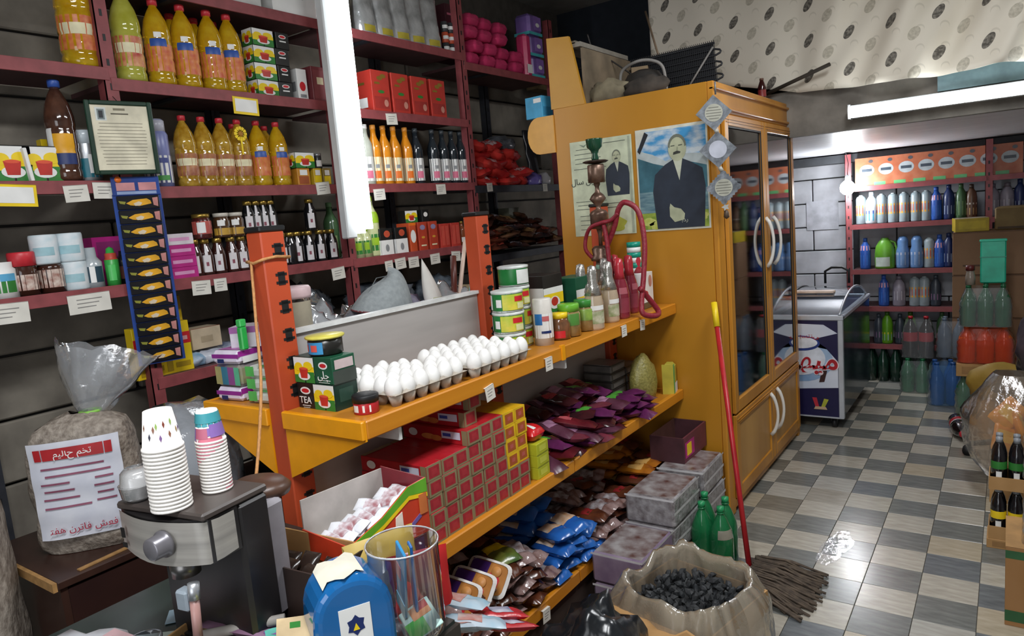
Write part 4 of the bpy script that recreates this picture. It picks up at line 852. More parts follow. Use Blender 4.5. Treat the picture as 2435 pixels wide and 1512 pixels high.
# green tins
TNG = mat('#1d7a38',.35); pr = P_(.078,.062,[(0,0),(.97,0),(1,.03),(1,.95),(.97,1)])
KT = kit('gtin',bottle(pr,TNG,mat('#d8dcd8',.35),[(.063,.070),(.064,.074),(.064,.080),(.055,.082),(0,.080)],[(-180,180,0,.006,SILF),(-75,15,.008,.068,mat('#a6c23a',.4,h2='#e0cf4a',scale=25)),(-100,-78,.02,.05,WHL),(-30,10,.04,.06,REDL),(-180,-120,.01,.066,mat('#e6e8e4',.4)),(-20,14,.012,.035,mat('#d9d9a0',.4))]))
tx, ty = -1.60,2.235
for k in range(3): put('food_tin','tin','green tin with white lid in the nearer stack by second post, %s'%['bottom','middle','top'][k],KT,(tx,ty,ZT+.083*k),random.uniform(-.2,.3),'green tins')
for k in range(4): put('food_tin','tin','green tin with white lid in the taller stack behind, %s'%['bottom','second','third','top'][k],KT,(-1.66,2.375,ZT+.083*k),(2.4 if k == 3 else random.uniform(-.1,.4)),'green tins')
pr = P_(.19,.040,[(0,0),(1,0),(1,.70),(.97,.72),(.97,.98),(.9,1),(0,1)])
put('bottle','bottle','white bottle with blue and white label right of green tins',kit('wbl',bottle(pr,mat('#d9d4cc',.35),None,None,[(-110,40,.03,.13,WHL),(-110,-62,.085,.13,mat('#2c74b8',.4)),(-62,-20,.10,.12,mat('#c8686a',.4)),(-70,-10,.05,.06,NVY)])),(-1.555,2.41,ZT))
for i,(p,lab) in enumerate((((-1.520,2.509,1.163),'squat glass jar with yellow lid right of the white bottle'),)):
    put('jar','jar',lab,kit('yj',bottle(P_(.11,.045,[(0,0),(1,.03),(1,.6),(.8,.75),(.75,.85)]),mat('#5a3f2c',.12,h2='#8a5a3a',scale=20,coat=.6),YLL,[(.036,.09),(.036,.112),(0,.113)],[(-90,-30,.01,.04,REDL)])),(p[0]-.03,p[1]+.02,ZT))
for i,y in enumerate((2.60,2.74)): put('jar','jar','clear plastic jar of dried fruit with bright green lid, %s'%['left','right'][i],kit('gj%d'%i,bottle(P_(.135,.05,[(0,0),(1,.03),(1,.72),(.9,.78),(.9,.8)]),mat('#7a6a44',.12,h2='#a88f5c',scale=25,coat=.6),mat('#3f8f3c' if i else '#6fb83a',.3),[(.047,.108),(.047,.136),(.044,.14),(0,.14)],[(-100,0,.05,.10,mat('#8fae4a' if i else '#4a8a3a',.3,h2='#5a7a3a',scale=20))])),(-1.545,y,ZT))
MILK = mat('#b7a48c',.15,coat=.6); FOILS = mat('#b9b6b0',.25,metal=.7,bump=.6,scale=40)
HP=.285
pr = P_(HP,.043,[(0,0),(.95,0),(1,.04),(1,.42),(.82,.58),(.42,.78),(.36,.84),(.36,.9)])
KM = kit('milk',bottle(pr,MILK,None,None,[(-90,20,.03,.085,mat('#c8c4ac',.4,h2='#7f8f5a',scale=30)),(-80,10,.09,.11,WHL)],extra=lambda:[('foil_wrap',MB().lathe([(.040,.155),(.028,.19),(.022,.215),(.023,.245),(.018,.28),(0,.287)],FOILS),None,[])]))
for i,p in enumerate(((-1.490,2.765,1.163),(-1.514,2.965,1.163),(-1.608,2.874,1.163),(-1.639,3.171,1.163))): put('milky_bottle','bottle',['milky beige bottle with crumpled silver foil top, foremost','milky beige bottle with silver foil top beside maroon bottles','milky beige bottle with silver foil top behind green-lidded jars','milky beige bottle with silver foil top, back one'][i],KM,(p[0]-.02,p[1],ZT),i*.3)
MRB = mat('#6e1f2e',.15,h2='#8a2c3c',scale=15,coat=.6)
KMA = kit('maroonb',bottle(pr,MRB,None,None,[(-90,20,.03,.10,mat('#8c3a48',.3)),(-70,-10,.12,.15,mat('#a85a64',.3))],extra=lambda:[('foil_wrap',MB().lathe([(.028,.19),(.022,.22),(.024,.25),(.019,.285),(0,.292)],mat('#b3303c',.25,bump=.5)),None,[])]))
for i,p in enumerate(((-1.500,3.063,1.163),(-1.529,3.230,1.163),(-1.646,3.308,1.163),(-1.557,3.383,1.163))): put('maroon_bottle','bottle','maroon syrup bottle with red foil top beside hookah, %s'%['front left','front right','back left','back right'][i],KMA,(p[0]-.03,p[1]+.01,ZT),i*.4)
# tea cartons standing on a low carton at the back
put('carton','box','olive carton under the black and white tea carton on top shelf',boxkit('olc',.10,.16,.10,mat('#7a7248',.5),[('F',.1,.1,.9,.9,mat('#8a8050',.5))]),(-1.70,2.62,ZT))
put('tea_box','box','black-topped lemon tea carton with white side, highest on shelf',boxkit('bigtea',.15,.16,.165,TEAK,[('L',0,0,1,.68,WHL),('F',0,.0,1,.66,WHL),('F',0,.15,1,.5,YLL),('F',0,0,1,.22,GRL),('F',.25,.08,.8,.42,WHL,'e'),('F',.35,.16,.7,.40,CUPR,'e')]),(-1.70,2.62,ZT+.101),.0)
put('tea_box','box','green lemon tea carton with red cup beside milky bottles',boxkit('bigtea2',.12,.17,.20,DKG,[('F',0,.15,1,.72,WHL),('F',0,.2,1,.55,YLL),('F',0,.0,1,.25,GRL),('F',.25,.12,.8,.45,WHL,'e'),('F',.35,.18,.7,.42,CUPR,'e')]),(-1.66,2.86,ZT+.03),.0)
put('carton','box','flat brown carton under the green lemon tea carton',boxkit('flc',.13,.18,.029,mat('#6b5a40',.6),[('F',.1,.1,.9,.9,mat('#7b6a4c',.6))]),(-1.66,2.86,ZT))
# white boxes and tape rolls at the shelf end
RO = [('F',.15,.15,.55,.40,REDL,'e'),('L',.2,.1,.8,.38,REDL,'e'),('F',.6,.5,.9,.9,mat('#c98a7c',.4),'e')]
put('tea_carton','box','white carton with red oval at the shelf end by the cabinet',boxkit('wro',.13,.14,.155,WHL,RO),(-1.60,3.40,ZT+.03))
put('carton','box','low brown carton under the white carton with red oval',boxkit('lbr',.14,.15,.029,mat('#5c4a34',.6),[('F',.1,.1,.9,.9,mat('#6b583e',.6))]),(-1.60,3.40,ZT))
TP = mat('#12967e',.35,var=.05)
def tape():
    return [('band',MB().lathe([(.0,0),(.036,0),(.036,.026),(0,.026)],WHL,20),None,[]),('green_band',MB().lathe([(.0,.0262),(.0365,.0262),(.0365,.052),(.02,.053),(0,.053)],TP,20),None,[])]
KTP = kit('tape',tape)
for k in range(3): put('ribbon_roll','roll','green and white ribbon roll stacked on white carton, %s'%['bottom','middle','top'][k],KTP,(-1.60,3.40,ZT+.186+.0535*k),0,'green and white rolls')
put('carton','box','tall plain carton hidden behind the hookah hose holding one roll',boxkit('tpc',.07,.08,.20,mat('#c9c4ba',.5),[('F',.1,.1,.9,.9,WHL)]),(-1.60,3.265,ZT)); put('ribbon_roll','roll','green and white ribbon roll left of the stack behind hose',KTP,(-1.60,3.265,ZT+.2005),0,'green and white rolls')
# hookah
hk = empty('hookah','tall antique hookah with green bowl and red hose standing before the posters','hookah',(-1.70,3.23,ZT))
BRS = mat('#5c4438',.35,metal=.5,h2='#8a7060',scale=22,bump=.3); HG = mat('#8d8f80',.12,h2='#6a5a4c',scale=10,coat=.5)
b = MB(); b.lathe([(0,0),(.055,0),(.06,.03),(.055,.10),(.045,.17),(.032,.23),(.03,.27)],HG,20); b.obj('glass_base',hk)
b = MB(); b.lathe([(.0,.27),(.044,.27),(.047,.285),(.036,.30),(.040,.33),(.028,.345),(.0,.346)],BRS,18,Matrix.Diagonal((1.2,1.2,1,1))); b.lathe([(.031,.225),(.034,.23),(.034,.245),(.031,.25)],mat('#8fb8a4',.4),18); b.obj('base_collar',hk)
b = MB(); b.lathe([(.008,.34),(.008,.40),(.012,.42),(.014,.43),(.036,.432),(.036,.50),(.038,.505),(.030,.52),(.010,.53),(.010,.545),(.024,.565),(.034,.58),(.024,.60),(.010,.615),(.008,.64),(.013,.65),(.013,.66),(.034,.662),(.034,.745),(.030,.75)],BRS,18,Matrix.Diagonal((1.25,1.25,1,1))); b.obj('carved_stem',hk)
b = MB(); b.lathe([(.0,.75),(.052,.757),(.066,.765),(.052,.770),(.0,.766)],mat('#3a2c26',.4,metal=.5),20); b.obj('ash_plate',hk)
b = MB(); b.lathe([(.016,.768),(.019,.78),(.014,.80),(.022,.82),(.038,.835),(.042,.87),(.044,.875),(.038,.872),(.02,.85),(0,.846)],mat('#1a4a34',.15,coat=.6),20); b.obj('bowl',hk)
b = MB(); b.cyl((.02,-.005,.37),(.085,-.02,.47),.014,mat('#8c5a34',.5),10,.012); b.obj('wooden_pipe',hk)
HOS = mat('#8e2433',.45,bump=.3,scale=60)
def spl(P, n=9):
    P = [Vector(p) for p in P]; out = []
    for i in range(len(P)-1):
        a = P[max(i-1,0)]; b_ = P[i]; c = P[i+1]; d = P[min(i+2,len(P)-1)]
        for k in range(n):
            t = k/n; out.append(.5*((2*b_)+(c-a)*t+(2*a-5*b_+4*c-d)*t*t+(3*b_-a-3*c+d)*t**3))
    out.append(P[-1]); return out
hp = [(.05,-.02,.35),(.10,-.03,.44),(.13,-.04,.52),(.17,-.04,.55),(.23,-.03,.50),(.262,-.05,.36),(.262,-.08,.20),(.262,-.12,.08),(.275,-.14,.02),(.31,-.08,.0),(.30,-.02,.015),(.268,-.08,.10),(.262,-.13,.14)]
b = MB(); b.tube(spl(hp),.0135,HOS,8); b.obj('hose',hk)
hp = [(-.03,-.03,.28),(-.06,-.05,.33),(-.055,-.05,.39),(-.02,-.06,.44),(.04,-.06,.46),(.09,-.05,.47),(.13,-.05,.50)]
b = MB(); b.tube(spl(hp),.010,HOS,8); b.tube(spl([(.05,-.05,.45),(.06,-.05,.38),(.065,-.05,.30),(.07,-.05,.22),(.06,-.04,.10)]),.012,HOS,8); b.obj('hose_loop',hk)
# --- middle shelf: biscuit cartons, box by box ---
RB = mat('#ae1f28',.35,var=.08); GE = mat('#8c7f5e',.45,var=.08); DRD = mat('#9a2630',.4,h2='#b0303a',scale=40)
def bis(key, dx, dy, dz, side, edge, face):
    return boxkit(key,dx,dy,dz,side,[('F',0,0,1,1,edge),('F',.14,.14,.86,.86,face),('F',.35,.35,.65,.65,mat('#b85a50',.4)) if key != 'bisr' else ('F',.3,.3,.7,.7,mat('#a83038',.4)),('T',0,.93,1,1,edge),('L',.92,0,1,1,edge)]
      + ([('L',.30,.15,.52,.55,mat('#d98a4a',.4),'e'),('L',.10,.25,.24,.8,WHL,'e'),('L',.45,.1,.62,.5,mat('#c9763a',.4),'e'),('L',.62,.35,.90,.85,mat('#c3c6d6',.4)),('L',.64,.5,.76,.72,mat('#3a4a9c',.4))] if key in ('bisr',) else []))
BR = bis('bisr',.29,.068,.0505,RB,GE,DRD); BY = bis('bisy',.26,.068,.0505,mat('#d9a91c',.4),mat('#e0b81e',.4),mat('#a8552a',.4))
cols = 8
for c in range(cols):
    nl = [5,5,5,6,6,6,6,6][c]
    for l in range(nl):
        y = 1.565+c*.0695+(.004*random.random()); z = ZM+.0512*l
        yel = c >= 6 and l >= 2
        put('biscuit_box','box',('yellow biscuit carton in the stacked block, %s layer of %s column'%(['first','second','third','fourth','fifth','sixth'][l],['outer','','',''][0] if 0 else ('inner' if c == 6 else 'outer')) if yel else 'red biscuit carton with gold edge, %s layer up, %s column from near end'%(['first','second','third','fourth','fifth','sixth'][l],ORD[c])),BY if yel else BR,(-1.60+random.uniform(-.003,.003)+(.015 if yel else 0),y,z),random.uniform(-.02,.02),'biscuit cartons stacked on the middle shelf')
for l in range(2): put('biscuit_box','box','dark red biscuit carton set on top of the block, %s one'%['lower','upper'][l],BR,(-1.63,1.80+.03*l,ZM+.0512*6+.0512*l),.03,'biscuit cartons stacked on the middle shelf')
LY = mat('#b3b82c',.4,var=.08)
KL = boxkit('lyb',.12,.085,.046,LY,[('F',0,0,1,.12,mat('#8c9024',.4)),('F',.2,.3,.8,.8,mat('#c6ca4a',.4))])
for l in range(3): put('biscuit_box','box','lime-yellow small carton in stack under the red bag, %s'%['bottom','middle','top'][l],KL,(-1.505,2.165,ZM+.0465*l),.03,'lime-yellow cartons')
put('snack_bag','bag','small bright red snack bag on the lime-yellow cartons',pouch('rbag',.085,.11,.06,mat('#cc2026',.25,bump=.3),WHL,31,.003,(.25,.45)),(-1.505,2.165,ZM+.14))
# snack packets heap: individually laid, mostly parallel to the X axis
HM = [mat('#1c1a1d',.16,h2='#4a1c22',scale=6,bump=.4),mat('#74202a',.22,h2='#3a1018',scale=6,bump=.3),mat('#6a4054',.3,h2='#45202e',scale=8,bump=.3),mat('#55323a',.2,h2='#7a3040',scale=8,bump=.4),mat('#3a1630',.2,h2='#6a2a5c',scale=8,bump=.3)]
HK_ = [pouch('hp%d'%i,.20,.085,.034,HM[i],mat(['#a03038','#c05a60','#a87a98','#a8703c','#4f9a3a'][i],.3),i+20,.005,(.55,.85)) for i in range(5)]
HN = ['black and red','dark red','mauve','brownish red','purple']
n = 0
for l in range(5):
    for j in range(11-l*2+(1 if l else 0)):
        y = 2.27+(l*.09)+j*.085; 
        if y > 3.16: continue
        for k in range(2 if l < 3 else 1):
            i = (n*7+l*3)%5
            if y > 2.95: i = 4
            x = -1.70+k*.20+(.04*random.uniform(-1,1))-(.02*l if k else 0)
            if k == 0 and l > 3: x += .04
            put('snack_packet','packet','%s foil snack packet, %s layer of middle-shelf heap, %s along, %s'%(HN[i],ORD[l],ORD[j],['back','front'][k]),HK_[i],(x,y+random.uniform(-.012,.012),ZM+.002+.036*l+(j%2)*.004),PI/2+random.uniform(-.25,.25),'snack packets heaped on the middle shelf',rot=(random.uniform(-.2,.2),random.uniform(-.2,.2),PI/2+random.uniform(-.4,.4))); n += 1
# grey foil blocks and seed bag near the cabinet
FB = boxkit('foilblk',.16,.16,.042,mat('#77736f',.3,h2='#5a5654',scale=12,bump=.3),[('F',0,.85,1,1,mat('#3a3634',.4)),('L',0,.85,1,1,mat('#3a3634',.4)),('F',.1,.2,.9,.7,mat('#8a8684',.3))],.006)
for c in range(2):
    for l in range(5-c): put('foil_block','pack','grey vacuum-packed block in the stack by the cabinet, %s column layer %s'%(['back','front'][1-c],['one','two','three','four','five'][l]),FB,(-1.71,3.20+.17*c,ZM+.0425*l+.0),random.uniform(-.04,.04),'grey vacuum-packed blocks')
single('seed_bag','tall transparent bag of greenish seeds at end of middle shelf','bag',lump('seedb',.13,.20,.25,mat('#77713a',.35,h2='#9a9150',scale=90,bump=.4),14,.12,2.2),(-1.545,3.30,ZM))
put('sponge_pack','pack','yellow and green sponge pack at the shelf corner by the cabinet',boxkit('sponge',.06,.09,.16,mat('#b3a83a',.6),[('L',0,0,1,1,mat('#c0b23c',.6)),('F',0,0,.3,1,mat('#4fb86a',.5)),('F',.3,0,1,.35,WHL)],.015),(-1.47,3.47,ZM),.2)
# --- bottom shelf: cakes and biscuits ---
CK = [mat('#6a3a24',.18,h2='#3a1c14',scale=9,bump=.5),mat('#c07a20',.2,h2='#8a4a1c',scale=8,bump=.4),mat('#1c4a9c',.18,h2='#2a6ab8',scale=5,bump=.3),mat('#5a3428',.16,h2='#a08a88',scale=16,bump=.7)]
CL = ['brown','orange','blue and white','silvery brown']
KC_ = [pouch('ck0',.19,.10,.045,CK[0],mat('#8f2a2c',.25),41,.006,(.4,.6)),pouch('ck1',.18,.09,.04,CK[1],mat('#d8a860',.3),42,.006),pouch('ck2',.17,.11,.05,CK[2],mat('#d9d5cc',.3,h2='#d08a3c',scale=16),43,.005,(.45,.9)),pouch('ck3',.17,.10,.04,CK[3],mat('#b9b4b8',.2,h2='#5a3428',scale=30),44,.008)]
n = 0
def heap(y0,y1,step,layers,kind,PART,dx=2,x0=-1.70,fall=.022):
    global n
    for l in range(layers):
        y = y0+l*fall; j = -1
        while y < y1-l*fall:
            j += 1
            for k in range(dx if l < layers-1 else 1):
                i = kind[n % len(kind)]
                put('cake_pack','packet','%s cake packet, bottom-shelf heap %s, %s layer, %s along, %s'%(CL[i],PART,ORD[l],ORD[j],['back','front'][k]),KC_[i],(x0+k*.175+random.uniform(-.015,.015),y,ZB+.002+.046*l+random.uniform(0,.006)),group='cake packets on the bottom shelf',rot=(random.uniform(-.2,.2),random.uniform(-.2,.2),PI/2+random.uniform(-.4,.4))); n += 1
            y += step
heap(1.42,2.22,.105,6,[0,0,0,3],'at near end'); heap(2.25,2.58,.105,5,[2],'in middle'); heap(2.58,3.04,.10,4,[3,3,0],'beyond blue ones'); heap(3.05,3.46,.095,5,[1,1,0],'by cabinet')
# cake trays with white rim
def cake():
    W1 = mat('#e0dcd8',.4)
    b = MB(); 
    def rr(s): return [(s*.085*math.copysign(abs(math.cos(t))**.35,math.cos(t)), s*.062*math.copysign(abs(math.sin(t))**.35,math.sin(t))) for t in [2*PI*k/24 for k in range(24)]]
    o1,i1 = rr(1),rr(.86); n_ = 24
    vs = [(x,y,.04) for x,y in o1]+[(x,y,.046) for x,y in i1]+[(x*.75,y*.75,0) for x,y in o1]
    b.add(vs,[(k,(k+1)%n_,n_+(k+1)%n_,n_+k) for k in range(n_)]+[(2*n_+k,2*n_+(k+1)%n_,(k+1)%n_,k) for k in range(n_)]+[tuple(reversed(range(2*n_,3*n_)))],W1)
    q = MB(); q.prism([(x*.98,y*.98) for x,y in i1],.004,mat('#b87a3c',.3),Matrix.Translation((0,0,.040)))
    q.prism([(-.07,-.05),(-.01,-.05),(.0,.05),(-.07,.05)],.001,mat('#4a2a72',.3),Matrix.Translation((0,0,.0445))); q.prism([(0,-.05),(.045,-.045),(.05,.0),(.03,.03),(0,.01)],.001,mat('#c8303a',.3),Matrix.Translation((0,0,.0445)))
    q.lathe([(.02,0),(.018,.004),(0,.005)],mat('#c98a4a',.5),14,Matrix.Translation((.03,.025,.0445)))
    return [('tray',b,None,[]),('printed_lid',q,None,[])]
KTR = kit('caketray',cake)
for i,(y,z,tl) in enumerate(((1.66,.40,.62),(1.74,.395,.62),(1.83,.39,.62))): put('cake_tray','tray','cake tray with white rim and purple-red print leaning on heap, %s of three'%['nearest','middle','farthest'][i],KTR,(-1.50,y+.02,z+.03),rot=(.85,.15,.15),group='leaning cake trays')
put('snack_bag','bag','yellow and green snack bag lying behind the cake trays',pouch('ygb',.16,.12,.05,mat('#8f8a3a',.2,h2='#3a5a2a',scale=8,bump=.4),YLL,46,.006,(.5,.8)),(-1.55,1.97,ZB+.20),1.2)
WF = pouch('wafer',.17,.085,.028,mat('#cfd6de',.2,h2='#9fc4d8',scale=9,bump=.3),mat('#b5503c',.3,h2='#e0dcd8',scale=12),47,.004,(.4,.8)); WF2 = pouch('wafer2',.17,.085,.028,mat('#c2323a',.22,bump=.3),mat('#d9d9e0',.3,h2='#3a4a8c',scale=14),48,.004)
for i,p in enumerate(((-1.291,1.434,0.593),(-1.208,1.402,0.569),(-1.225,1.530,0.520),(-1.171,1.505,0.509),(-1.218,1.359,0.571))):
    put('wafer_pack','packet',['pale blue wafer packet beside the plastic jar','pale blue wafer packet with brown print at bottom edge','red and white wafer packet near the price tag','red and white wafer packet at the bottom edge of photo','pale blue wafer packet lowest beside jar'][i],WF if i not in (2,3) else WF2,(p[0],p[1],p[2]),rot=(.1+.1*i,.25,1.9+.35*i))
# box supporting them: shallow carton at the near end of the bottom shelf
put('carton','box','dark carton carrying the wafer packets at the near bottom shelf',boxkit('supc',.24,.30,.10,mat('#3a2a22',.6),[('F',.1,.2,.9,.8,mat('#4a382c',.6))]),(-1.60,1.50,ZB))
put('open_carton','box','open dark pink-sided carton at the far end of the bottom shelf',kit('openc',lambda:[('side',MB().box((-.09,-.16,0),(.09,-.152,.13),mat('#4a2a30',.5)).box((-.09,.152,0),(.09,.16,.13),mat('#4a2a30',.5)).box((.082,-.152,0),(.09,.152,.13),mat('#6a3040',.5)).box((-.09,-.152,0),(-.082,.152,.13),mat('#5a3a34',.5)).box((-.082,-.152,0),(.082,.152,.006),mat('#5a4a3a',.6)),None,[]),('printed_face',MB().box((.0905,-.14,.02),(.0915,-.02,.10),MAG).box((.0917,-.12,.03),(.0925,-.06,.09),YLL),None,[])]),(-1.40,3.38,.405),0)
# --- wrapped multipacks standing on the floor in front of the bottom shelf ---
WRP = mat('#aaa8aa',.2,h2='#716a6c',scale=26,bump=.8); LIL = mat('#7f6d86',.4,h2='#9a8a9c',scale=12)
def wrapbox(key, dx,dy,dz,m): return boxkit(key,dx,dy,dz,m,[('T',.05,.05,.95,.95,mat('#5a3a34',.3,h2='#a8a4a4',scale=14)),('F',0,.45,1,.55,mat('#c8c6c8',.3)),('F',0,.94,1,1,mat('#c8c6c8',.3)),('L',0,.93,1,1,mat('#d8d6d8',.3))],.012)
b = 0
for (x,y,z,k,lab) in ((-1.31,2.60,.0,'A','lilac wrapped multipack on the floor before the bottom shelf, lowest'),(-1.31,2.60,.14,'A','lilac wrapped multipack stacked second, before the bottom shelf'),
        (-1.31,2.94,.0,'B','grey film-wrapped multipack on the floor, middle stack bottom'),(-1.31,2.94,.135,'B','grey film-wrapped multipack, middle stack second layer'),(-1.31,2.94,.27,'B','brown-topped film-wrapped multipack, middle stack top'),
        (-1.31,3.30,.0,'B','grey film-wrapped multipack on the floor by cabinet'),(-1.31,3.30,.135,'B','grey film-wrapped multipack by cabinet, second layer'),(-1.31,3.30,.27,'B','film-wrapped multipack with cream label by cabinet, top')):
    put('wrapped_multipack','pack',lab,wrapbox('wr'+k,.235,.32,.134,LIL if k == 'A' else WRP),(x,y,z),random.uniform(-.03,.03))
put('carton','box','dark red flat carton on the floor beside charcoal box',boxkit('drf',.26,.26,.10,mat('#5a1c1c',.5),[('T',.1,.1,.9,.9,mat('#6a2422',.5))]),(-1.29,2.27,0),.05)
put('carton','box','brown flat carton on the floor at the bottom of photo',boxkit('brf',.26,.24,.09,mat('#6a4c24',.6,h2='#4a3018',scale=6),[('T',.3,.1,.7,.9,mat('#8c7030',.5))]),(-1.29,1.98,0),-.04)

# ================= foreground: counter, machine, sack, open boxes =================
ZQ = .85
ct = empty('glass_counter','low glass-topped counter crowded with boxes at the bottom of the photo','counter',(-1.3,.75,0))
def CT(b,n,lab=None):
    o = b.obj(n,ct); o.location = (1.3,-.75,0)
    if lab: o['label'] = lab
CW = mat('#3a2620',.5,h2='#4a3228',scale=4,stretch=(1,1,6))
b = MB(); b.box((-1.76,.30,0),(-.965,1.05,.80), CW); b.box((-1.76,1.05,0),(-1.17,1.22,.80), CW); CT(b,'cabinet_body')
b = MB(); b.box((-1.76,.29,.80),(-.95,1.055,.842), mat('#34302c',.4)); b.box((-1.76,1.055,.80),(-1.16,1.23,.842), mat('#34302c',.4)); CT(b,'top_frame')
b = MB(); b.box((-1.75,.30,.842),(-.96,1.05,.85), mat('#2c3532',.22)); b.box((-1.75,1.05,.842),(-1.17,1.22,.85), mat('#2c3532',.22)); CT(b,'glass_top')
# desk behind
dk = empty('desk','dark brown wooden desk with worn tan edge under the sack','desk',(-2.5,1.2,0))
DKB = mat('#33211c',.35,h2='#402a22',scale=3,stretch=(1,6,1)); EDG = mat('#a8804e',.6,var=.15,scale=40)
def DK_(b,n,lab=None):
    o = b.obj(n,dk); o.location = (2.5,-1.2,0)
    if lab: o['label'] = lab
b = MB(); b.box((-2.76,.79,.725),(-2.25,1.60,.75), DKB, .003); DK_(b,'top')
b = MB(); b.box((-2.76,.778,.724),(-2.25,.79,.751), EDG); DK_(b,'edge_strip','worn tan edge strip')
b = MB(); b.box((-2.74,.80,0),(-2.72,1.59,.725), DKB); b.box((-2.74,.80,0),(-2.262,.82,.725), DKB); b.box((-2.74,1.57,0),(-2.262,1.59,.725), DKB); DK_(b,'side_panels')
b = MB(); b.box((-2.268,.82,.05),(-2.256,1.57,.715), mat('#2c1a18',.4,h2='#36211c',scale=4)); DK_(b,'drawer_front'); b = MB(); b.tube([(-2.256,.96,.60),(-2.235,.96,.59),(-2.235,.96,.52),(-2.256,.96,.51)],.006,mat('#8a7c4a',.4,metal=.6)); DK_(b,'handle')
single('tan_strip','thin tan strip of wood lying on the desk below the sack','strip',kit('tans',lambda:[('strip',MB().box((-.008,-.11,0),(.008,.11,.004),EDG),None,[])]),(-2.285,.97,.7505),.1)
# sack
SEED = mat('#6f645a',.6,h2='#a0968a',scale=55,bump=.8)
sk = empty('seed_sack','large clear sack of sunflower-like seeds with white printed label, on the desk','sack',(-2.46,1.01,.752),R(-38))
def sackf(u,v):
    a = 2*PI*u; k = abs(math.cos(a))**.6*math.copysign(1,math.cos(a)); l = abs(math.sin(a))**.6*math.copysign(1,math.sin(a))
    pf = [(0,.90),(.06,1.0),(.5,1.03),(.8,.98),(.92,.80),(.97,.5),(1,.18)]
    for (p,q),(r_,s_) in zip(pf,pf[1:]):
        if p <= v <= r_: w_ = q+(s_-q)*(v-p)/(r_-p)
    nz = noise.noise(Vector((k*2,l*2,v*5)))*.014*(v > .02)
    return ((.10*w_+nz)*k, (.155*w_+nz)*l, .43*v+nz*.4*(v > .05))
b = MB(); b.grid(36,22,sackf,SEED); b.add([sackf(k/36,0) for k in range(36)],[tuple(reversed(range(36)))],SEED); b.obj('filled_body',sk)
def lift(y,z,off): 
    v = z/.43; w_ = 1.0 if v < .8 else .97
    for s in range(1): pass
    x = .10*(1.03)*(max(0,1-min(1,abs(y)/.16)**3.2))**.3 if abs(y) < .155 else 0
    return x+off
b = MB(); b.grid(14,12,lambda u,v:((lambda y,z:(lift(y,z,.016)+.003*math.sin(z*60+y*9),y,z))((u-.5)*.255,.06+v*.31)),mat('#c3c6d2',.5,h2='#d4d6de',scale=14)); lb = b.obj('label',sk)
def lp(y0,z0,y1,z1,m,off=.020,par=lb):
    b = MB(); b.grid(8,1,lambda u,v:((lambda y,z:(lift(y,z,off)+.003*math.sin(z*60+y*9),y,z))(y0+(y1-y0)*u,z0+(z1-z0)*v+.012*(u-.5)*0)),m); return b
REDP = mat('#b01f26',.45); PL = mat('#8a4a62',.6)
q = MB()
t_ = [lp(-.085,.315,.085,.352,REDP)]
for b_ in t_: b_.obj('red_title_band',sk)
for k,(y0,y1,z) in enumerate(((-.095,.08,.285),(-.085,.095,.262),(-.10,-.02,.237),(.05,.10,.24),(-.095,-.01,.213),(.045,.10,.215),(-.10,.0,.187),(.05,.095,.19),(-.10,.03,.16),(.045,.10,.166))):
    o = lp(y0,z,y1,z+.006,PL).obj('text_line',sk)
def lettering_on(txt,size,m,par,p,rz=0):
    me = text_mesh(txt,size,m); o = bpy.data.objects.new('lettering',me); C.objects.link(o); o.parent = par; o.matrix_local = face_x(p); return o
lettering_on('\uFEE1\uFEF4\uFEDF\uFE8E\uFEA1 \uFEE2\uFEA8\uFE97',.028,WHL,sk,(.124,0,.333))
for i in range(2):
    for s in (-1,1): lp(s*.098-.010,.315,s*.098+.010,.352,REDP).obj('red_ornament',sk) if i == 0 else None
lettering_on('\uFE98\uFED4\uFEEB \uFEE5\uFEAE\uFE97\uFE8E\uFED3 \uFEB6\uFECC\uFED3',.030,mat('#a8203c',.45),sk,(.126,0,.092))
CLR = film('#dfe3e8',.80,.10,.5); CLR2 = film('#c8ced6',.45,.12,.5)
def flare(key, r0, r1, h, m, seed):
    def fn():
        b = MB()
        def f(u,v):
            a = 2*PI*u; rr_ = (r0+(r1-r0)*v**.8)*(1+.28*noise.noise(Vector((math.cos(a)*2.2+seed,math.sin(a)*2.2,v*2.4)))); 
            return (rr_*math.cos(a)*.6, rr_*math.sin(a)*1.15, h*v*(1+.15*noise.noise(Vector((math.cos(a)*3,seed,math.sin(a)*3)))))
        b.grid(36,12,f,m); return [('film',b,None,[])]
    return kit(key,fn)
o = bpy.data.objects.new('gathered_film',flare('flare1',.03,.13,.22,CLR,2)[0][1]); C.objects.link(o); o.parent = sk; o.location = (-.02,.03,.415); o.rotation_euler = (-.35,0,.3)
b = MB(); b.tube([(.03*math.cos(t)-.02,.03*math.sin(t)+.03,.425) for t in [2*PI*k/12 for k in range(12)]],.006,mat('#7fb84a',.5),6,closed=True); b.obj('green_tie',sk)
sk2 = empty('seed_sack','second clear sack of seeds cut off by the left photo edge','sack',(-2.52,.62,.30),R(-38),sc=(1,1,1.9))
o = bpy.data.objects.new('filled_body',bpy.data.objects['filled_body'].data); C.objects.link(o); o.parent = sk2
b = MB(); b.box((.122,-.12,.20),(.126,.12,.36), mat('#b04a4c',.5)); b.obj('label',sk2)
put('stool','stool','low dark stool under the second sack by the desk',kit('stool',lambda:[('seat',MB().box((-.16,-.22,.27),(.16,.22,.298),DKB),None,[])]+[('leg',MB().box((x-.02,y-.02,0),(x+.02,y+.02,.27),DKB),None,[]) for x in (-.12,.12) for y in (-.18,.18)]),(-2.52,.62,0),R(-38))
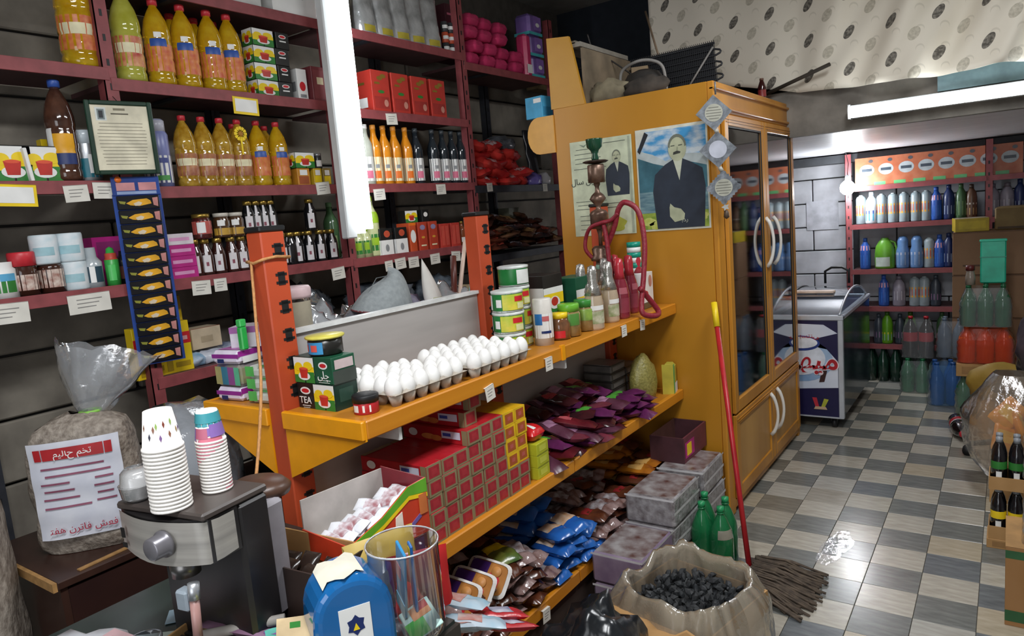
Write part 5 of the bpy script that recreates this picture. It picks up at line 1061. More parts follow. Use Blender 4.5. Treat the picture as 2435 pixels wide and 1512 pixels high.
# clear bag with bread-like content beside the sack
single('plastic_bag','big clear plastic bag puffed up between the sack and paper cups','bag',lump('clb',.30,.36,.40,CLR2,21,.22,2.0),(-2.42,1.33,.752))
single('plastic_bag','small red plastic bundle at the foot of the clear bag','bag',lump('redl',.13,.13,.09,mat('#a8202a',.35,h2='#c8a0a0',scale=9,bump=.4),23),(-2.31,1.16,.752))
# nut bag / baskets behind the shelf end
put('basket','basket','dark green basket of shelled nuts behind the amber bracket',kit('bsk',lambda:[('tub',MB().lathe([(0,0),(.15,0),(.19,.12),(.182,.12),(.145,.01)],mat('#22302c',.5),22,cap=False).lathe([(0,.001),(.148,.001)],mat('#22302c',.5),22,cap=False),None,[]),('nuts',MB().lathe([(0,.125),(.08,.12),(.14,.105),(.178,.08)],mat('#8f7458',.7,h2='#4a3424',scale=60,bump=1),22,cap=False),None,[])]),(-2.52,1.85,.72))
put('side_table','table','low table behind the display shelf holding the nut basket',kit('sdt',lambda:[('top',MB().box((-.22,-.22,.70),(.22,.22,.72),DKB),None,[])]+[('leg',MB().box((x-.02,y-.02,0),(x+.02,y+.02,.70),DKB),None,[]) for x in (-.19,.19) for y in (-.19,.19)]),(-2.52,1.85,0))
# coffee machine
cm = empty('coffee_machine','black coffee machine with brushed steel front and dial under paper cups','coffee machine',(-1.325,.742,.851),R(9))
BM = mat('#1e1c1d',.35,var=.15); STE = mat('#8a8782',.38,metal=.25,h2='#a8a49d',scale=2,stretch=(1,1,30))
def CM(b,n,lab=None):
    o = b.obj(n,cm)
    if lab: o['label'] = lab
    return o
TOPM = mat('#3a3432',.3,h2='#4a423e',scale=8)
b = MB(); b.box((-.12,-.02,.0),(.12,.06,.335), BM, .008); CM(b,'body')
b = MB(); b.box((-.12,-.10,.335),(.12,.06,.350), TOPM, .004); CM(b,'top_plate')
b = MB(); pl = [(-.12,-.02)]+[(-.119+.237*k/10,-.087-.028*math.sin(PI*(k/10*.95+.05))) for k in range(11)]+[(.118,-.02)]
b.prism(pl,.085, BM, Matrix.Translation((0,0,.25))); CM(b,'head')
b = MB(); n_ = 12; vs = []; 
for i in range(n_+1):
    u = i/n_; x = -.121+.243*min(1,u/.86); y = -.090-.028*math.sin(PI*min(1,u/.86*.95+.05)) if u <= .86 else -.0915+.06*(u-.86)/.14; vs += [(x,y,.256-.010*math.sin(PI*u)),(x,y,.332)]
b.add(vs,[(2*i,2*i+2,2*i+3,2*i+1) for i in range(n_)],STE,True); fp = CM(b,'steel_front','brushed steel curved front')
b = MB(); b.lathe([(.026,0),(.026,.006),(.022,.008),(.021,.03),(.018,.032),(0,.032)],mat('#77757a',.3,metal=.4),22,Matrix.Translation((.03,-.116,.292)) @ Matrix.Rotation(PI/2,4,'X')); CM(b,'dial','round steel dial')
b = MB(); b.box((-.10,-.1115,.285),(-.09,-.110,.305),BM); b.box((-.10,-.1115,.265),(-.088,-.110,.275),BM); CM(b,'button_marks')
b = MB(); b.box((-.11,-.17,.0),(.11,-.02,.035), BM, .01); CM(b,'drip_tray_base')
b = MB(); 
for k in range(10): b.box((-.095,-.16+.0145*k,.0355),(.095,-.152+.0145*k,.040),mat('#2c2a2a',.3))
o = CM(b,'drip_grid'); o['kind'] = 'stuff'
b = MB(); b.cyl((.0,-.06,.235),(.0,-.06,.20),.028,mat('#6f6d6b',.3,metal=.8),18); CM(b,'brew_head')
b = MB(); b.cyl((.085,-.115,.19),(.085,-.12,.10),.009,mat('#a07a74',.35),10); b.cyl((.085,-.115,.19),(.085,-.112,.22),.011,SIL,10); b.box((.045,-.125,.165),(.075,-.10,.205),mat('#8d97a0',.3),.004); CM(b,'steam_wand','pinkish brown wand with steel tip')
b = MB(); b.box((-.10,.06,.05),(.10,.12,.30), mat('#8e8a90',.5), .01); CM(b,'water_tank','pale grey tank at the back'); b = MB(); b.lathe([(.0,.335),(.065,.33),(.07,.345),(.055,.358),(0,.361)],mat('#4a3226',.4),24,Matrix.Translation((.03,.125,-.035))@Matrix.Diagonal((1,.8,1,1))); CM(b,'tank_lid','brown rounded lid')
put('plastic_cup','cup','clear plastic cup standing on the drip tray of coffee machine',kit('clcup',lambda:[('cup',MB().lathe([(0,.0),(.022,.0),(.030,.05),(.033,.052),(.033,.055),(.031,.055)],glass('#c3c8d6',.5),22,cap=False),None,[])]),(-1.35,.60,.893))
# cup stacks
CUP = mat('#e6e2dc',.5,var=.02); 
def cupk(R0,H,pat):
    k_ = R0/.0365
    b = MB(); b.lathe([(.0,.006),(R0*.66,.006),(R0*.66,0),(R0*.68,0),(R0*.95,H-.004),(R0,H-.004),(R0*1.02,H-.001),(R0,H+.001),(R0*.92,H-.001),(R0*.64,.008)],CUP,26,cap=False)
    q = MB(); rr_ = lambda z: R0*(.68+.27*z/(H-.004))+.0005
    if pat == 'dots':
        for i,(a,z,c) in enumerate(((-60,.035,'#8a5a44'),(-30,.04,'#7a5a8c'),(-45,.016,'#7a3a2c'),(-20,.018,'#8fae5a'),(5,.036,'#3a3a4a'),(-90,.03,'#a88a5a'),(30,.02,'#8a5a44'),(60,.036,'#7a5a8c'),(90,.02,'#8fae5a'),(150,.03,'#8a5a44'),(-120,.02,'#7a5a8c'))):
            a0 = R(a); vs = [((rr_(z+dz)+.0012)*math.cos(a0+da),(rr_(z+dz)+.0012)*math.sin(a0+da),z+dz) for da,dz in ((-.08,0),(0,-.007),(.08,0),(0,.007))]; q.add(vs,[(0,1,2,3)],mat(c,.5))
    else:
        for a0,a1,z0,z1,c in ((-180,180,.0,.022,'#3f9aa6'),(-100,-40,.022,.04,'#8a6ab0'),(-40,20,.022,.045,'#b8647c'),(-100,0,.04,.058,'#d8788c'),(20,120,.022,.05,'#8a6ab0')):
            q.lathe([(rr_(z0)+.0012,z0+.003),(rr_(z1)+.0012,z1)],mat(c,.5),12,a0=a0,a1=a1,cap=False)
    return [('cup',b,None,[]),('printed_pattern',q,None,[])]
K1 = kit('cupA',lambda:cupk(.0365,.072,'dots')); K2_ = kit('cupB',lambda:cupk(.029,.062,'bands'))
for i in range(17): put('paper_cup','cup','%s paper cup of the larger stack on the coffee machine'%('topmost dotted' if i == 16 else ORD[i]+' from bottom'),K1,(-1.285,.66,1.202+.073+.0072*i),0,'larger stack of paper cups',rot=(PI,0,R(20*i) if i < 16 else R(100)))
for i in range(16): put('paper_cup','cup','%s paper cup of the smaller stack behind the larger one'%('topmost pink and teal' if i == 15 else ORD[i]+' from bottom'),K2_,(-1.285,.755,1.202+.063+.0066*i),0,'smaller stack of paper cups',rot=(PI,0,R(20*i) if i < 15 else R(90)))
for (x,y,lab) in ((-1.395,.655,'small clear glass bowl on the coffee machine, front'),): 
    kb_ = kit('bowl',lambda:[('bowl',MB().lathe([(0,.0),(.022,.0),(.030,.008),(.033,.03),(.034,.032),(.032,.032),(.028,.01),(.0,.004)],film('#dcdcdc',.55,.08,.5),24,cap=False),None,[])])
    put('glass_bowl','bowl',lab,kb_,(x,y,1.202)); put('glass_bowl','bowl','small clear glass bowl nested upside down on the other bowl',kb_,(x,y+.003,1.265),rot=(PI,0,0))
# items behind the first post on the wall-side shelf
NP = boxkit('napk',.12,.17,.045,mat('#d9cfe0',.4),[('L',0,.45,1,.75,mat('#8a2a8a',.4)),('F',0,.55,1,.95,mat('#9a2a90',.4)),('L',.2,.1,.45,.4,NVY),('F',.1,.05,.5,.5,WHL),('T',.1,.1,.9,.9,mat('#b060a8',.4))],.01)
NB = boxkit('napk2',.13,.16,.075,mat('#6a5a8c',.35,h2='#8a8a5a',scale=10,bump=.3),[('L',.05,.1,.3,.9,mat('#a8a06a',.4)),('L',.3,.1,.55,.9,mat('#3a7a94',.4)),('L',.55,.1,.8,.9,mat('#8a4a86',.4)),('L',.8,.1,1,.9,mat('#5ab08a',.4))],.012)
put('napkin_pack','pack','lilac and white pack with purple band, bottom of wall-side shelf pile',NP,(-2.115,1.41,1.165),.1); put('napkin_pack','pack','multicoloured pack between two purple-banded packs',NB,(-2.115,1.41,1.211),.05); put('napkin_pack','pack','lilac and white pack with purple band, upper of pile',NP,(-2.115,1.41,1.288),.15)
put('carton','box','white triangular-looking carton with purple stripe on the napkin pile',boxkit('wtc',.10,.10,.07,mat('#cfc8d2',.45),[('L',0,.7,1,1,mat('#9a5a98',.4)),('F',.3,.2,.9,.8,WHL)]),(-2.10,1.43,1.334),.6)
WGK = boxkit('wgp',.11,.17,.04,mat('#cdd0c8',.4),[('L',0,.2,.35,1,mat('#5ab85a',.4)),('F',0,.1,.3,.9,mat('#7ac45a',.4)),('T',0,0,.5,.5,mat('#5ab85a',.4))],.012)
for l in range(3): put('tissue_pack','pack','white and green soft pack beside napkins, %s'%['bottom','middle','top'][l],WGK,(-1.96,1.42,1.165+.0405*l),.1,'white and green soft packs')
put('canister','jar','tall clear canister with pale pink lid and brown powder behind orange post',kit('canis',lambda:[('body',MB().lathe([(0,.0),(.055,.0),(.058,.01),(.058,.19),(.055,.195)],glass('#d0c8c0',.5),24,cap=False),None,[]),('powder',MB().lathe([(0,.004),(.054,.004),(.054,.07),(.03,.09),(0,.095)],mat('#5c3a2c',.8),20),None,[]),('paper_label',MB().lathe([(.0586,.09),(.0586,.18)],mat('#a8a08c',.6),20,a0=-120,a1=40,cap=False),None,[]),('lid',MB().lathe([(.062,.19),(.064,.2),(.064,.222),(.058,.23),(0,.228)],mat('#d8bcc0',.45),24),None,[])]),(-1.985,1.53,1.288))
put('lighter_stick','lighter','bright green lighter standing upright behind canister',kit('glt',lambda:[('body',MB().box((-.012,-.012,0),(.012,.012,.075),mat('#2fae4c',.3),.004),None,[]),('cap',MB().box((-.012,-.012,.0752),(.012,.012,.10),mat('#3fc05c',.3),.003),None,[])]),(-2.04,1.36,1.334))
# clear bags and clutter behind the low panel
FLM = film('#c6cace',.50,.1,.5)
for i,(x,y,z,dx,dy,dz,m,lab) in enumerate(((-2.02,1.62,1.165,.22,.24,.30,FLM,'crumpled clear bag behind the grey panel, nearest the post'),(-2.05,1.90,1.165,.26,.30,.26,film('#8a8e96',.45,.1,.5),'smoky clear bag under the grey cap'),(-2.05,2.14,1.165,.24,.28,.24,mat('#5a5668',.15,h2='#a8a4b4',scale=8,bump=.9),'purple-grey crumpled plastic bag behind the panel, middle'),(-2.05,2.42,1.165,.24,.26,.26,FLM,'crumpled clear bag behind the second orange post'),(-2.60,2.30,1.165,.24,.40,.28,film('#7c848c',.5,.1,.5),'large clear plastic heap on the low wall shelf'),(-2.98,2.9,1.167,.24,.5,.24,mat('#4a505a',.2,h2='#8a9098',scale=6,bump=.9),'dark shiny plastic heap on low wall shelf, right bay'),(-2.98,3.4,1.167,.24,.36,.20,mat('#39404a',.2,h2='#78828c',scale=6,bump=.9),'grey shiny plastic heap on low wall shelf beside dark post'))):
    if i == 4: x = -2.94
    single('plastic_bag',lab,'bag',lump('clut%d'%i,dx,dy,dz,m,30+i,.33,2.6,4),(x,y,z))
# grey flat cap
def capf(u,v):
    a = 2*PI*u; r_ = 1-v; x = .10*math.cos(a)*r_**.8; y = .145*math.sin(a)*r_**.8; z = .13*(1-r_**2.2)*(1+.25*math.sin(a+.6))+.004
    return (x,y+.015*v,z)
CPM = mat('#7f8587',.85,h2='#8f9596',scale=60,bump=.2)
hat = empty('flat_cap','grey cloth flat cap lying on bags behind the low panel','cap',(-1.97,1.93,1.375),.1,rot=(-.1,.12,.1))
b = MB(); b.grid(40,12,capf,CPM); b.obj('crown',hat); b = MB(); b.tube([(0,-.14,.008),(0,-.05,.125),(0,.03,.135),(0,.13,.03)],.0015,mat('#6a7072',.9)); b.obj('seam',hat)
b = MB(); b.tube([(.098*math.cos(t),.142*math.sin(t),.003) for t in [2*PI*k/30 for k in range(30)]],.004,mat('#6a3034',.8),6,closed=True); b.obj('sweatband',hat)
# white pointed cloth cone
cn = empty('bag_knot','white pointed tip of a tied plastic bag rising behind the panel','bag',(-2.0,2.26,1.37),0)
b = MB(); b.grid(20,8,lambda u,v:(.035*math.cos(2*PI*u)*(1-v**1.5)*.8,.05*math.sin(2*PI*u)*(1-v**1.5)-.05*v,.18*v),mat('#dcd9d2',.45,bump=.5,scale=6)); b.obj('tip',cn)
b = MB(); b.lathe([(.036,-.01),(.04,0),(.036,.012)],mat('#9a9a6a',.5),14,cap=False); b.obj('rubber_band',cn)
for i,(p,q,r_,c,lab) in enumerate((((-1.97,2.47,1.36),(-2.03,2.62,1.56),.008,'#7fb8b4','teal stick leaning in clutter before the second orange post'),((-1.99,2.42,1.36),(-2.04,2.56,1.60),.010,'#c8b0a0','pale stick leaning in clutter beside the teal stick'),((-2.0,2.40,1.36),(-2.02,2.44,1.54),.014,'#5a2c24','dark brown stick standing in the clutter near bag knot'))):
    b = MB(); b.cyl(p,q,r_,mat(c,.4),8); tag(b.obj('stick'),lab,'stick')
put('carton','box','open brown-paper carton in the clutter before the second orange post',boxkit('bpc',.12,.18,.22,mat('#8a7a5c',.6,bump=.3),[('F',.1,.2,.5,.8,mat('#5a2c24',.5)),('F',.55,.2,.75,.7,WHL)]),(-2.12,2.60,1.165),.1)
# --- boxes on the counter front ---
def rot_box(name,lab,cat,loc,rz,W_,D_,H_,out,inn,th=.004,flaps=(),base=.004):
    t = empty(name,lab,cat,loc,rz)
    for n_,a,c in (('front_wall',(-W_/2,-D_/2,0),(W_/2,-D_/2+th,H_)),('back_wall',(-W_/2,D_/2-th,0),(W_/2,D_/2,H_)),('side_wall',(-W_/2,-D_/2+th,0),(-W_/2+th,D_/2-th,H_)),('side_wall',(W_/2-th,-D_/2+th,0),(W_/2,D_/2-th,H_)),('base',(-W_/2+th,-D_/2+th,0),(W_/2-th,D_/2-th,base))):
        b = MB(); b.box(a,c,inn if n_ in ('back_wall','base') else out)
        if n_ == 'front_wall': b.box((-W_/2+th,-D_/2+th,base),(W_/2-th,-D_/2+th+.0008,H_-.001),inn)
        if n_ == 'side_wall':
            s = -1 if a[0] < 0 else 1; x = -W_/2+th if s < 0 else W_/2-th
            b.box((x,-D_/2+th,base),(x-s*.0008,D_/2-th,H_-.001),inn)
        b.obj(n_,t)
    return t
CBD = mat('#a8804e',.75,h2='#b58c5a',scale=12)
put('carton','box','orange-edged carton under the open brown box on the counter',boxkit('undc',.28,.15,.038,mat('#3a2418',.6),[('L',0,.2,.35,.9,ORN)]),(-1.30,.92,.851),R(5))
obx = rot_box('open_box','open brown box with pinkish printed front holding small black packets','box',(-1.30,.915,.89),R(5),.33,.15,.112,mat('#2c201c',.5),CBD)
b = MB(); b.box((-.1655+.01,-.0845,.012),(-.02,-.083,.10), mat('#d9c8cc',.5)); b.box((-.14,-.0855,.03),(-.04,-.0847,.055), mat('#c8503a',.5)); b.box((-.13,-.0855,.062),(-.06,-.0847,.085), mat('#cf6a50',.5)); b.obj('front_print',obx)
KS1 = pouch('smallblk',.09,.05,.02,mat('#2a1f1a',.25,bump=.3),mat('#d8a8b0',.35,h2='#c8505a',scale=40),61,.002,(.0,.45))
for k in range(9):
    a = R(5); lx = -.12+.03*k; ly = -.01+(.02 if k%2 else -.015)
    put('candy_packet','packet','small black packet with pink and white end in open box, %s'%order(k,9),KS1,(-1.30+lx*math.cos(a)-ly*math.sin(a),.915+lx*math.sin(a)+ly*math.cos(a),.935+.004*(k%3)),rot=(.75,0,a+random.uniform(-.15,.15)),group='small packets in the open box')
# green/red biscuit display box with white packets
gbx = empty('display_box','red and green display box full of white wrapped bars','box',(-1.255,1.10,.945),0,rot=(.0,.0,R(84)),sc=(.82,1,1))
GRN = mat('#62a82c',.4); RBX = mat('#c23a20',.4)
b = MB(); b.prism([(-.15,0),(.15,0),(.15,.135),(.08,.13),(-.02,.085),(-.15,.05)],.004,RBX,Matrix(((1,0,0,0),(0,0,1,-.085),(0,1,0,0),(0,0,0,1)))); b.obj('front_wall',gbx,).__setitem__('label','red front wall with green swoosh')
b = MB(); b.prism([(-.15,.03),(-.02,.068),(.08,.108),(.15,.10),(.15,.135),(.08,.1305),(-.02,.0855),(-.15,.0505)],.0012,GRN,Matrix(((1,0,0,0),(0,0,1,-.0864),(0,1,0,0),(0,0,0,1)))); b.prism([(-.15,.022),(-.02,.058),(.08,.098),(.15,.088),(.15,.098),(.08,.108),(-.02,.068),(-.15,.03)],.0012,YLL,Matrix(((1,0,0,0),(0,0,1,-.0864),(0,1,0,0),(0,0,0,1)))); b.box((.115,-.0872,.05),(.145,-.086,.10),mat('#c8703a',.4)); b.obj('swoosh_print',gbx)
b = MB(); b.prism([(.02,.035),(.05,.04),(.05,.078),(.025,.07)],.0012,mat('#e6dcd0',.4),Matrix(((1,0,0,0),(0,0,1,-.0864),(0,1,0,0),(0,0,0,1)))); b.prism([(.045,.012),(.12,.045),(.12,.056),(.045,.023)],.0012,mat('#6a5a9c',.4),Matrix(((1,0,0,0),(0,0,1,-.0864),(0,1,0,0),(0,0,0,1)))); b.obj('picture_print',gbx)
o = text('Cutie',.045,mat('#e0a890',.4),face_ny((-.035,-.0878,.028)),gbx)
b = MB(); b.box((-.15,-.081,0),(-.146,.085,.06),RBX); b.obj('side_wall',gbx)
b = MB(); b.box((.146,-.081,0),(.15,.085,.135),mat('#7a1c28',.4)); b.obj('side_wall',gbx)
b = MB(); b.box((-.146,.081,0),(.146,.085,.13),mat('#b9b3ae',.5)); b.obj('back_wall',gbx)
b = MB(); b.box((-.146,-.081,0),(.146,.081,.03),mat('#b9b3ae',.5)); b.obj('base',gbx)
KW = pouch('wbar',.12,.05,.022,mat('#dcdde2',.3,bump=.3),mat('#8a2a34',.4,h2='#dcdde2',scale=30),63,.003,(.3,.7))
for k in range(10):
    a = R(84); lx = (-.115+.026*k)*.82; ly = random.uniform(-.02,.02)
    put('wafer_bar','bar','white wrapped bar with dark red print in display box, %s'%order(k,10),KW,(-1.255+lx*math.cos(a)-ly*math.sin(a),1.10+lx*math.sin(a)+ly*math.cos(a),.978+.006*k),rot=(random.uniform(-.2,.2),-.5,a+random.uniform(-.4,.2)+.3),group='white bars in the display box',sc=.78)
put('carton','box','plain carton lifting the red and green display box on counter',boxkit('lift',.22,.17,.093,mat('#5a2028',.5),[('L',.1,.1,.9,.9,mat('#6a2830',.5))]),(-1.255,1.10,.851),R(84))
# yellow and red bags behind the clear jar
put('snack_bag','bag','crumpled pale yellow snack bag behind the clear jar',standup('ybag',.17,.15,.09,mat('#c9b06a',.35,h2='#b8952a',scale=7,bump=.6),mat('#a8702a',.4)),(-1.125,1.02,.868),-.35,rot=(0,-.1,-.35))
put('snack_bag','bag','shiny red snack bag behind the clear jar',standup('rbagf',.14,.125,.07,mat('#a31c20',.25,h2='#c22a2c',scale=5,bump=.4),mat('#8a1418',.3)),(-1.06,1.06,.851),rot=(0,-.1,-.6))
# clear plastic jar with packets inside
jr = empty('plastic_jar','open clear plastic jar with colourful packets inside at front counter','jar',(-1.015,.975,.851))
JW = glass('#d9dce0',.45)
b = MB(); b.lathe([(.066,0),(.072,.006),(.0735,.02),(.0735,.19),(.0755,.193),(.0755,.198),(.072,.198)],JW,36,cap=False); b.obj('wall',jr)
b = MB(); b.lathe([(0,.002),(.066,.001),(.071,.008),(.06,.012),(0,.010)],JW,30,cap=False); b.obj('bottom',jr)
b = MB(); b.tube([(.0745*math.cos(t),.0745*math.sin(t),.197) for t in [2*PI*k/36 for k in range(36)]],.002,film('#e8eaee',.4,.1,.5),6,closed=True); b.obj('rim',jr)
def card(name,lab,loc,rot,w_,h_,cols):
    t = empty(name,lab,'packet',loc,rot=rot); b = MB(); b.box((-w_/2,-.003,0),(w_/2,.003,h_),cols[0],.002); b.obj('wrapper',t)
    for i,(x0,z0,x1,z1,m) in enumerate(cols[1:]): b = MB(); b.box((-w_/2+x0*w_,-.0036-.0003*i,z0*h_),(-w_/2+x1*w_,-.003,z1*h_),m); b.obj('print',t)
    return t
card('candy_packet','light blue packet standing inside the plastic jar',(-1.045,.985,.885),(0,.25,-.5),.055,.16,[mat('#3a8fc4',.35),(.1,.5,.6,.7,PNK),(.0,.0,1,.2,mat('#7ac0dc',.35))])
card('candy_packet','narrow blue packet standing upright in the plastic jar',(-1.02,1.00,.885),(0,.05,-.6),.03,.15,[mat('#2a6ab0',.35),(.2,.8,.8,.95,YLL)])
card('candy_packet','green and orange packet lying at the jar bottom',(-1.01,.955,.866),(-1.2,.1,-.5),.10,.07,[mat('#b8d8d0',.35),(.45,.0,1,.6,mat('#3fae3c',.35)),(.1,.3,.5,.9,mat('#d08a5a',.35)),(.05,.5,.3,.9,mat('#a83a3c',.35))])
# blue tape dispenser
td = empty('desk_dispenser','glossy blue rounded desk dispenser with white sticker and torn paper','dispenser',(-1.065,.86,.851),R(-28))
BLG = mat('#155a96',.12,h2='#1c66a4',scale=3,coat=.5)
pr_ = []
for k in range(15):
    a = PI*k/14; pr_.append((-.075*math.cos(a),.075+.085*math.sin(a)**.75))
pr_ = [(-.075,0)]+pr_+[(.075,0)]
b = MB(); b.prism([(x,z) for x,z in pr_],.115,BLG,Matrix(((1,0,0,0),(0,0,1,-.0575),(0,1,0,0),(0,0,0,1)))); o = b.obj('housing',td)
bv = o.modifiers.new('bevel','BEVEL'); bv.width = .014; bv.segments = 3; bv.limit_method = 'ANGLE'
td.rotation_euler = (0,0,R(62)); td.scale = (1.05,1.05,1.17)
o_ = MB(); o_.box((-.03,-.0590,.045),(.028,-.0578,.112),WHL); st_ = o_.obj('sticker',td); 
o_ = MB(); o_.prism([(.018*math.cos(k*PI/6)*(1 if k%2 else .72),.018*math.sin(k*PI/6)*(1 if k%2 else .72)) for k in range(12)],.0005,NVY,Matrix(((1,0,0,-.001),(0,0,-1,-.0591),(0,1,0,.08),(0,0,0,1)))); o_.obj('sticker_emblem',td)
o_ = MB(); o_.prism([(-.006,-.006),(.006,-.006),(0,.006)],.0005,YLL,Matrix(((1,0,0,-.001),(0,0,-1,-.0598),(0,1,0,.078),(0,0,0,1)))); o_.obj('sticker_emblem',td)
b = MB(); b.grid(10,6,lambda u,v:((lambda a:(-.078*math.cos(a),-.045+.085*u+.012*math.sin(v*9),.075+.0885*math.sin(a)**.75))(PI*(.28+.34*v))),mat('#d8d3c2',.7)); b.obj('torn_paper',td)
# packets along the bottom edge
def pk_(lab,px,w_,l_,t_,m,m2,rot,band=(.3,.7),seed=70): put('snack_packet','packet',lab,pouch('fg%d'%seed,l_,w_,t_,m,m2,seed,.004,band),px,rot=rot)
bx = rot_box('cardboard_tray','torn brown cardboard tray holding bright packets at the bottom edge','box',(-1.245,.735,.851),R(14),.32,.15,.055,CBD,CBD)
pk_('yellow-green packet at the bottom edge below the cardboard tray',(-1.30,.675,.865),.09,.13,.03,mat('#b8c42c',.25,h2='#d8b82c',scale=6,bump=.3),mat('#c8502c',.3),(.2,.1,1.3),seed=71)
pk_('shiny purple wrapper lying across the cardboard tray',(-1.26,.755,.90),.07,.20,.02,mat('#5a4250',.18,h2='#8a6a84',scale=5,bump=.4),mat('#9a5ab0',.25),(.05,.25,1.9),(.05,.2),seed=72)
pk_('navy packet with teal corner at the bottom edge before dispenser',(-1.135,.765,.885),.09,.15,.03,mat('#24365f',.3,h2='#2c4a7c',scale=5,bump=.3),mat('#5aa89a',.3),(.1,.05,1.2),(.7,.9),seed=73)
pk_('yellow dotted packet at the very bottom edge of photo',(-1.12,.70,.87),.09,.13,.03,mat('#c9cc3a',.3,bump=.3),mat('#dfe08c',.3),(.1,.1,1.3),seed=74)
pk_('crumpled silver wrapper beside the blue dispenser at bottom edge',(-1.06,.745,.87),.06,.08,.03,SILF,None,(.1,.1,.3),seed=75)
b = MB(); b.box((-.055,-.03,0),(.055,.03,.002),mat('#c8b088',.6)); b.box((-.03,.0,.002),(-.01,.016,.0026),GRL); b.box((.015,-.01,.002),(.035,-.005,.0026),mat('#5a4a3a',.6)); tag(b.obj('paper_card',loc=(-1.125,.80,.925),rot=(.25,.1,.9)),'beige card with green mark resting on the navy packet','card')
b = MB(); b.cyl((-1.31,.69,.915),(-1.19,.80,.925),.0105,mat('#8f8a84',.5),14); b.lathe([(.009,-.005),(.0115,0),(.009,.006)],mat('#c8c4b4',.5),14,Matrix.Translation((-1.31,.69,.915))@(Vector((.12,.11,.01)).to_track_quat('Z','Y').to_matrix().to_4x4())); tag(b.obj('grey_rod'),'grey rounded rod lying over packets at the bottom edge','rod')
single('plastic_bag','white crumpled plastic bag on the glass counter, bottom left','bag',lump('wbg',.24,.20,.06,mat('#c3c6cc',.35,h2='#dcdee2',scale=8,bump=.7),81,.3,2.6),(-1.52,.55,.851))
b = MB(); b.box((-.05,-.03,0),(.05,.03,.002),mat('#b8c8c0',.5)); b.box((-.03,-.02,.002),(.0,.0,.0026),mat('#8a94b8',.5)); b.box((.02,-.015,.002),(.035,.01,.0026),mat('#c8606a',.5)); tag(b.obj('banknote',loc=(-1.50,.68,.852),rot=(0,0,.7)),'pale banknote-like paper on the glass counter near white bag','paper')
b = MB(); b.box((-.05,-.03,0),(.05,.03,.002),mat('#9ab4c4',.5)); b.box((-.03,-.01,.002),(.0,.015,.0026),mat('#b8504a',.5)); b.box((.01,-.015,.002),(.035,.01,.0026),mat('#3a7ac0',.5)); tag(b.obj('banknote',loc=(-1.53,.79,.852),rot=(0,0,.9)),'small red and blue card on the counter behind the drip tray','paper')
b = MB(); b.box((-.05,-.035,0),(.05,.035,.002),mat('#c8a4a8',.5)); b.box((-.03,-.01,.002),(.0,.015,.0026),mat('#c05a5a',.5)); tag(b.obj('banknote',loc=(-1.47,.60,.90),rot=(0,.1,.2)),'pinkish note lying on the white plastic bag','paper')
# raffia string hanging from the first orange post
b = MB(); RAF = mat('#c08a54',.7,bump=.4,scale=80)
pts = spl([(-1.845,1.292,1.605),(-1.838,1.288,1.50),(-1.842,1.288,1.35),(-1.85,1.28,1.20),(-1.83,1.20,1.08),(-1.72,1.10,1.02),(-1.56,.97,1.0),(-1.44,.88,1.02)]) if 0 else spl([(-1.845,1.292,1.62),(-1.80,1.25,1.45),(-1.74,1.20,1.30),(-1.66,1.12,1.18),(-1.56,1.02,1.08),(-1.47,.93,1.02),(-1.42,.87,.99)])
b.tube(pts,.0045,RAF,6)
rf = b.obj('raffia_string'); tag(rf,'tan raffia string hanging from the first orange post to the open box','string')
b = MB(); b.tube([(-1.872,1.296,1.62),(-1.83,1.290,1.615),(-1.792,1.296,1.625),(-1.789,1.34,1.63),(-1.789,1.388,1.625),(-1.83,1.391,1.62),(-1.872,1.388,1.62),(-1.874,1.34,1.62)],.005,RAF,6,closed=True); b.obj('knot_loop',rf)

# ================= cabinet surroundings, back of the shop, right side =================
YP = 3.548
def poster(name, lab, x0, x1, z0, z1, bg, shear=.0):
    t = empty(name, lab, 'poster', ((x0+x1)/2, YP-.001, (z0+z1)/2)); b = MB(); b.box((x0-(x0+x1)/2,-.0012,z0-(z0+z1)/2),(x1-(x0+x1)/2,0,z1-(z0+z1)/2), bg); b.obj('sheet', t); return t
def flat(t, name, poly, m, k, lab=None):
    b = MB(); b.prism(poly,.0006,m,Matrix(((1,0,0,0),(0,0,-1,-.0012-.0005*k),(0,1,0,0),(0,0,0,1)))); o = b.obj(name,t)
    if lab: o['label'] = lab
    return o
PPG = mat('#cdd5b8',.5); INK = mat('#5c6458',.7)
p1 = poster('memorial_notice','pale green printed notice with small suited man, behind the hookah',-2.020,-1.645,1.548,2.070,PPG)
b = MB()
for k,(x0,x1,z) in enumerate(((-.15,.0,.215),(-.16,-.01,.19),(-.16,.0,.165),(-.16,-.01,.14),(-.17,.03,.11),(-.17,.02,-.07),(-.16,.12,-.09),(-.17,.10,-.112),(-.15,-.02,-.15),(-.15,-.03,-.175),(-.15,-.02,-.20),(-.15,-.03,-.225),(.02,.15,.235))): b.box((x0,-.0022,z-.0015),(x1,-.0012,z+.0015),INK)
o = b.obj('printed_lines',p1); o['kind'] = 'stuff'
flat(p1,'ornament',[(-.13,.245),(-.10,.235),(-.075,.245),(-.10,.225)],mat('#7f8f7a',.6),1)
text('\uFEDD\uFE8E\uFEB3 \uFEE6\uFEF4\uFEE4\uFEEB\uFEA9',.045,mat('#3a3f3a',.6),face_ny((-.085,-.003,.04)),p1)
flat(p1,'side_border',[(.165,-.255),(.178,-.255),(.178,.255),(.165,.255)],mat('#a8b09a',.6),1)
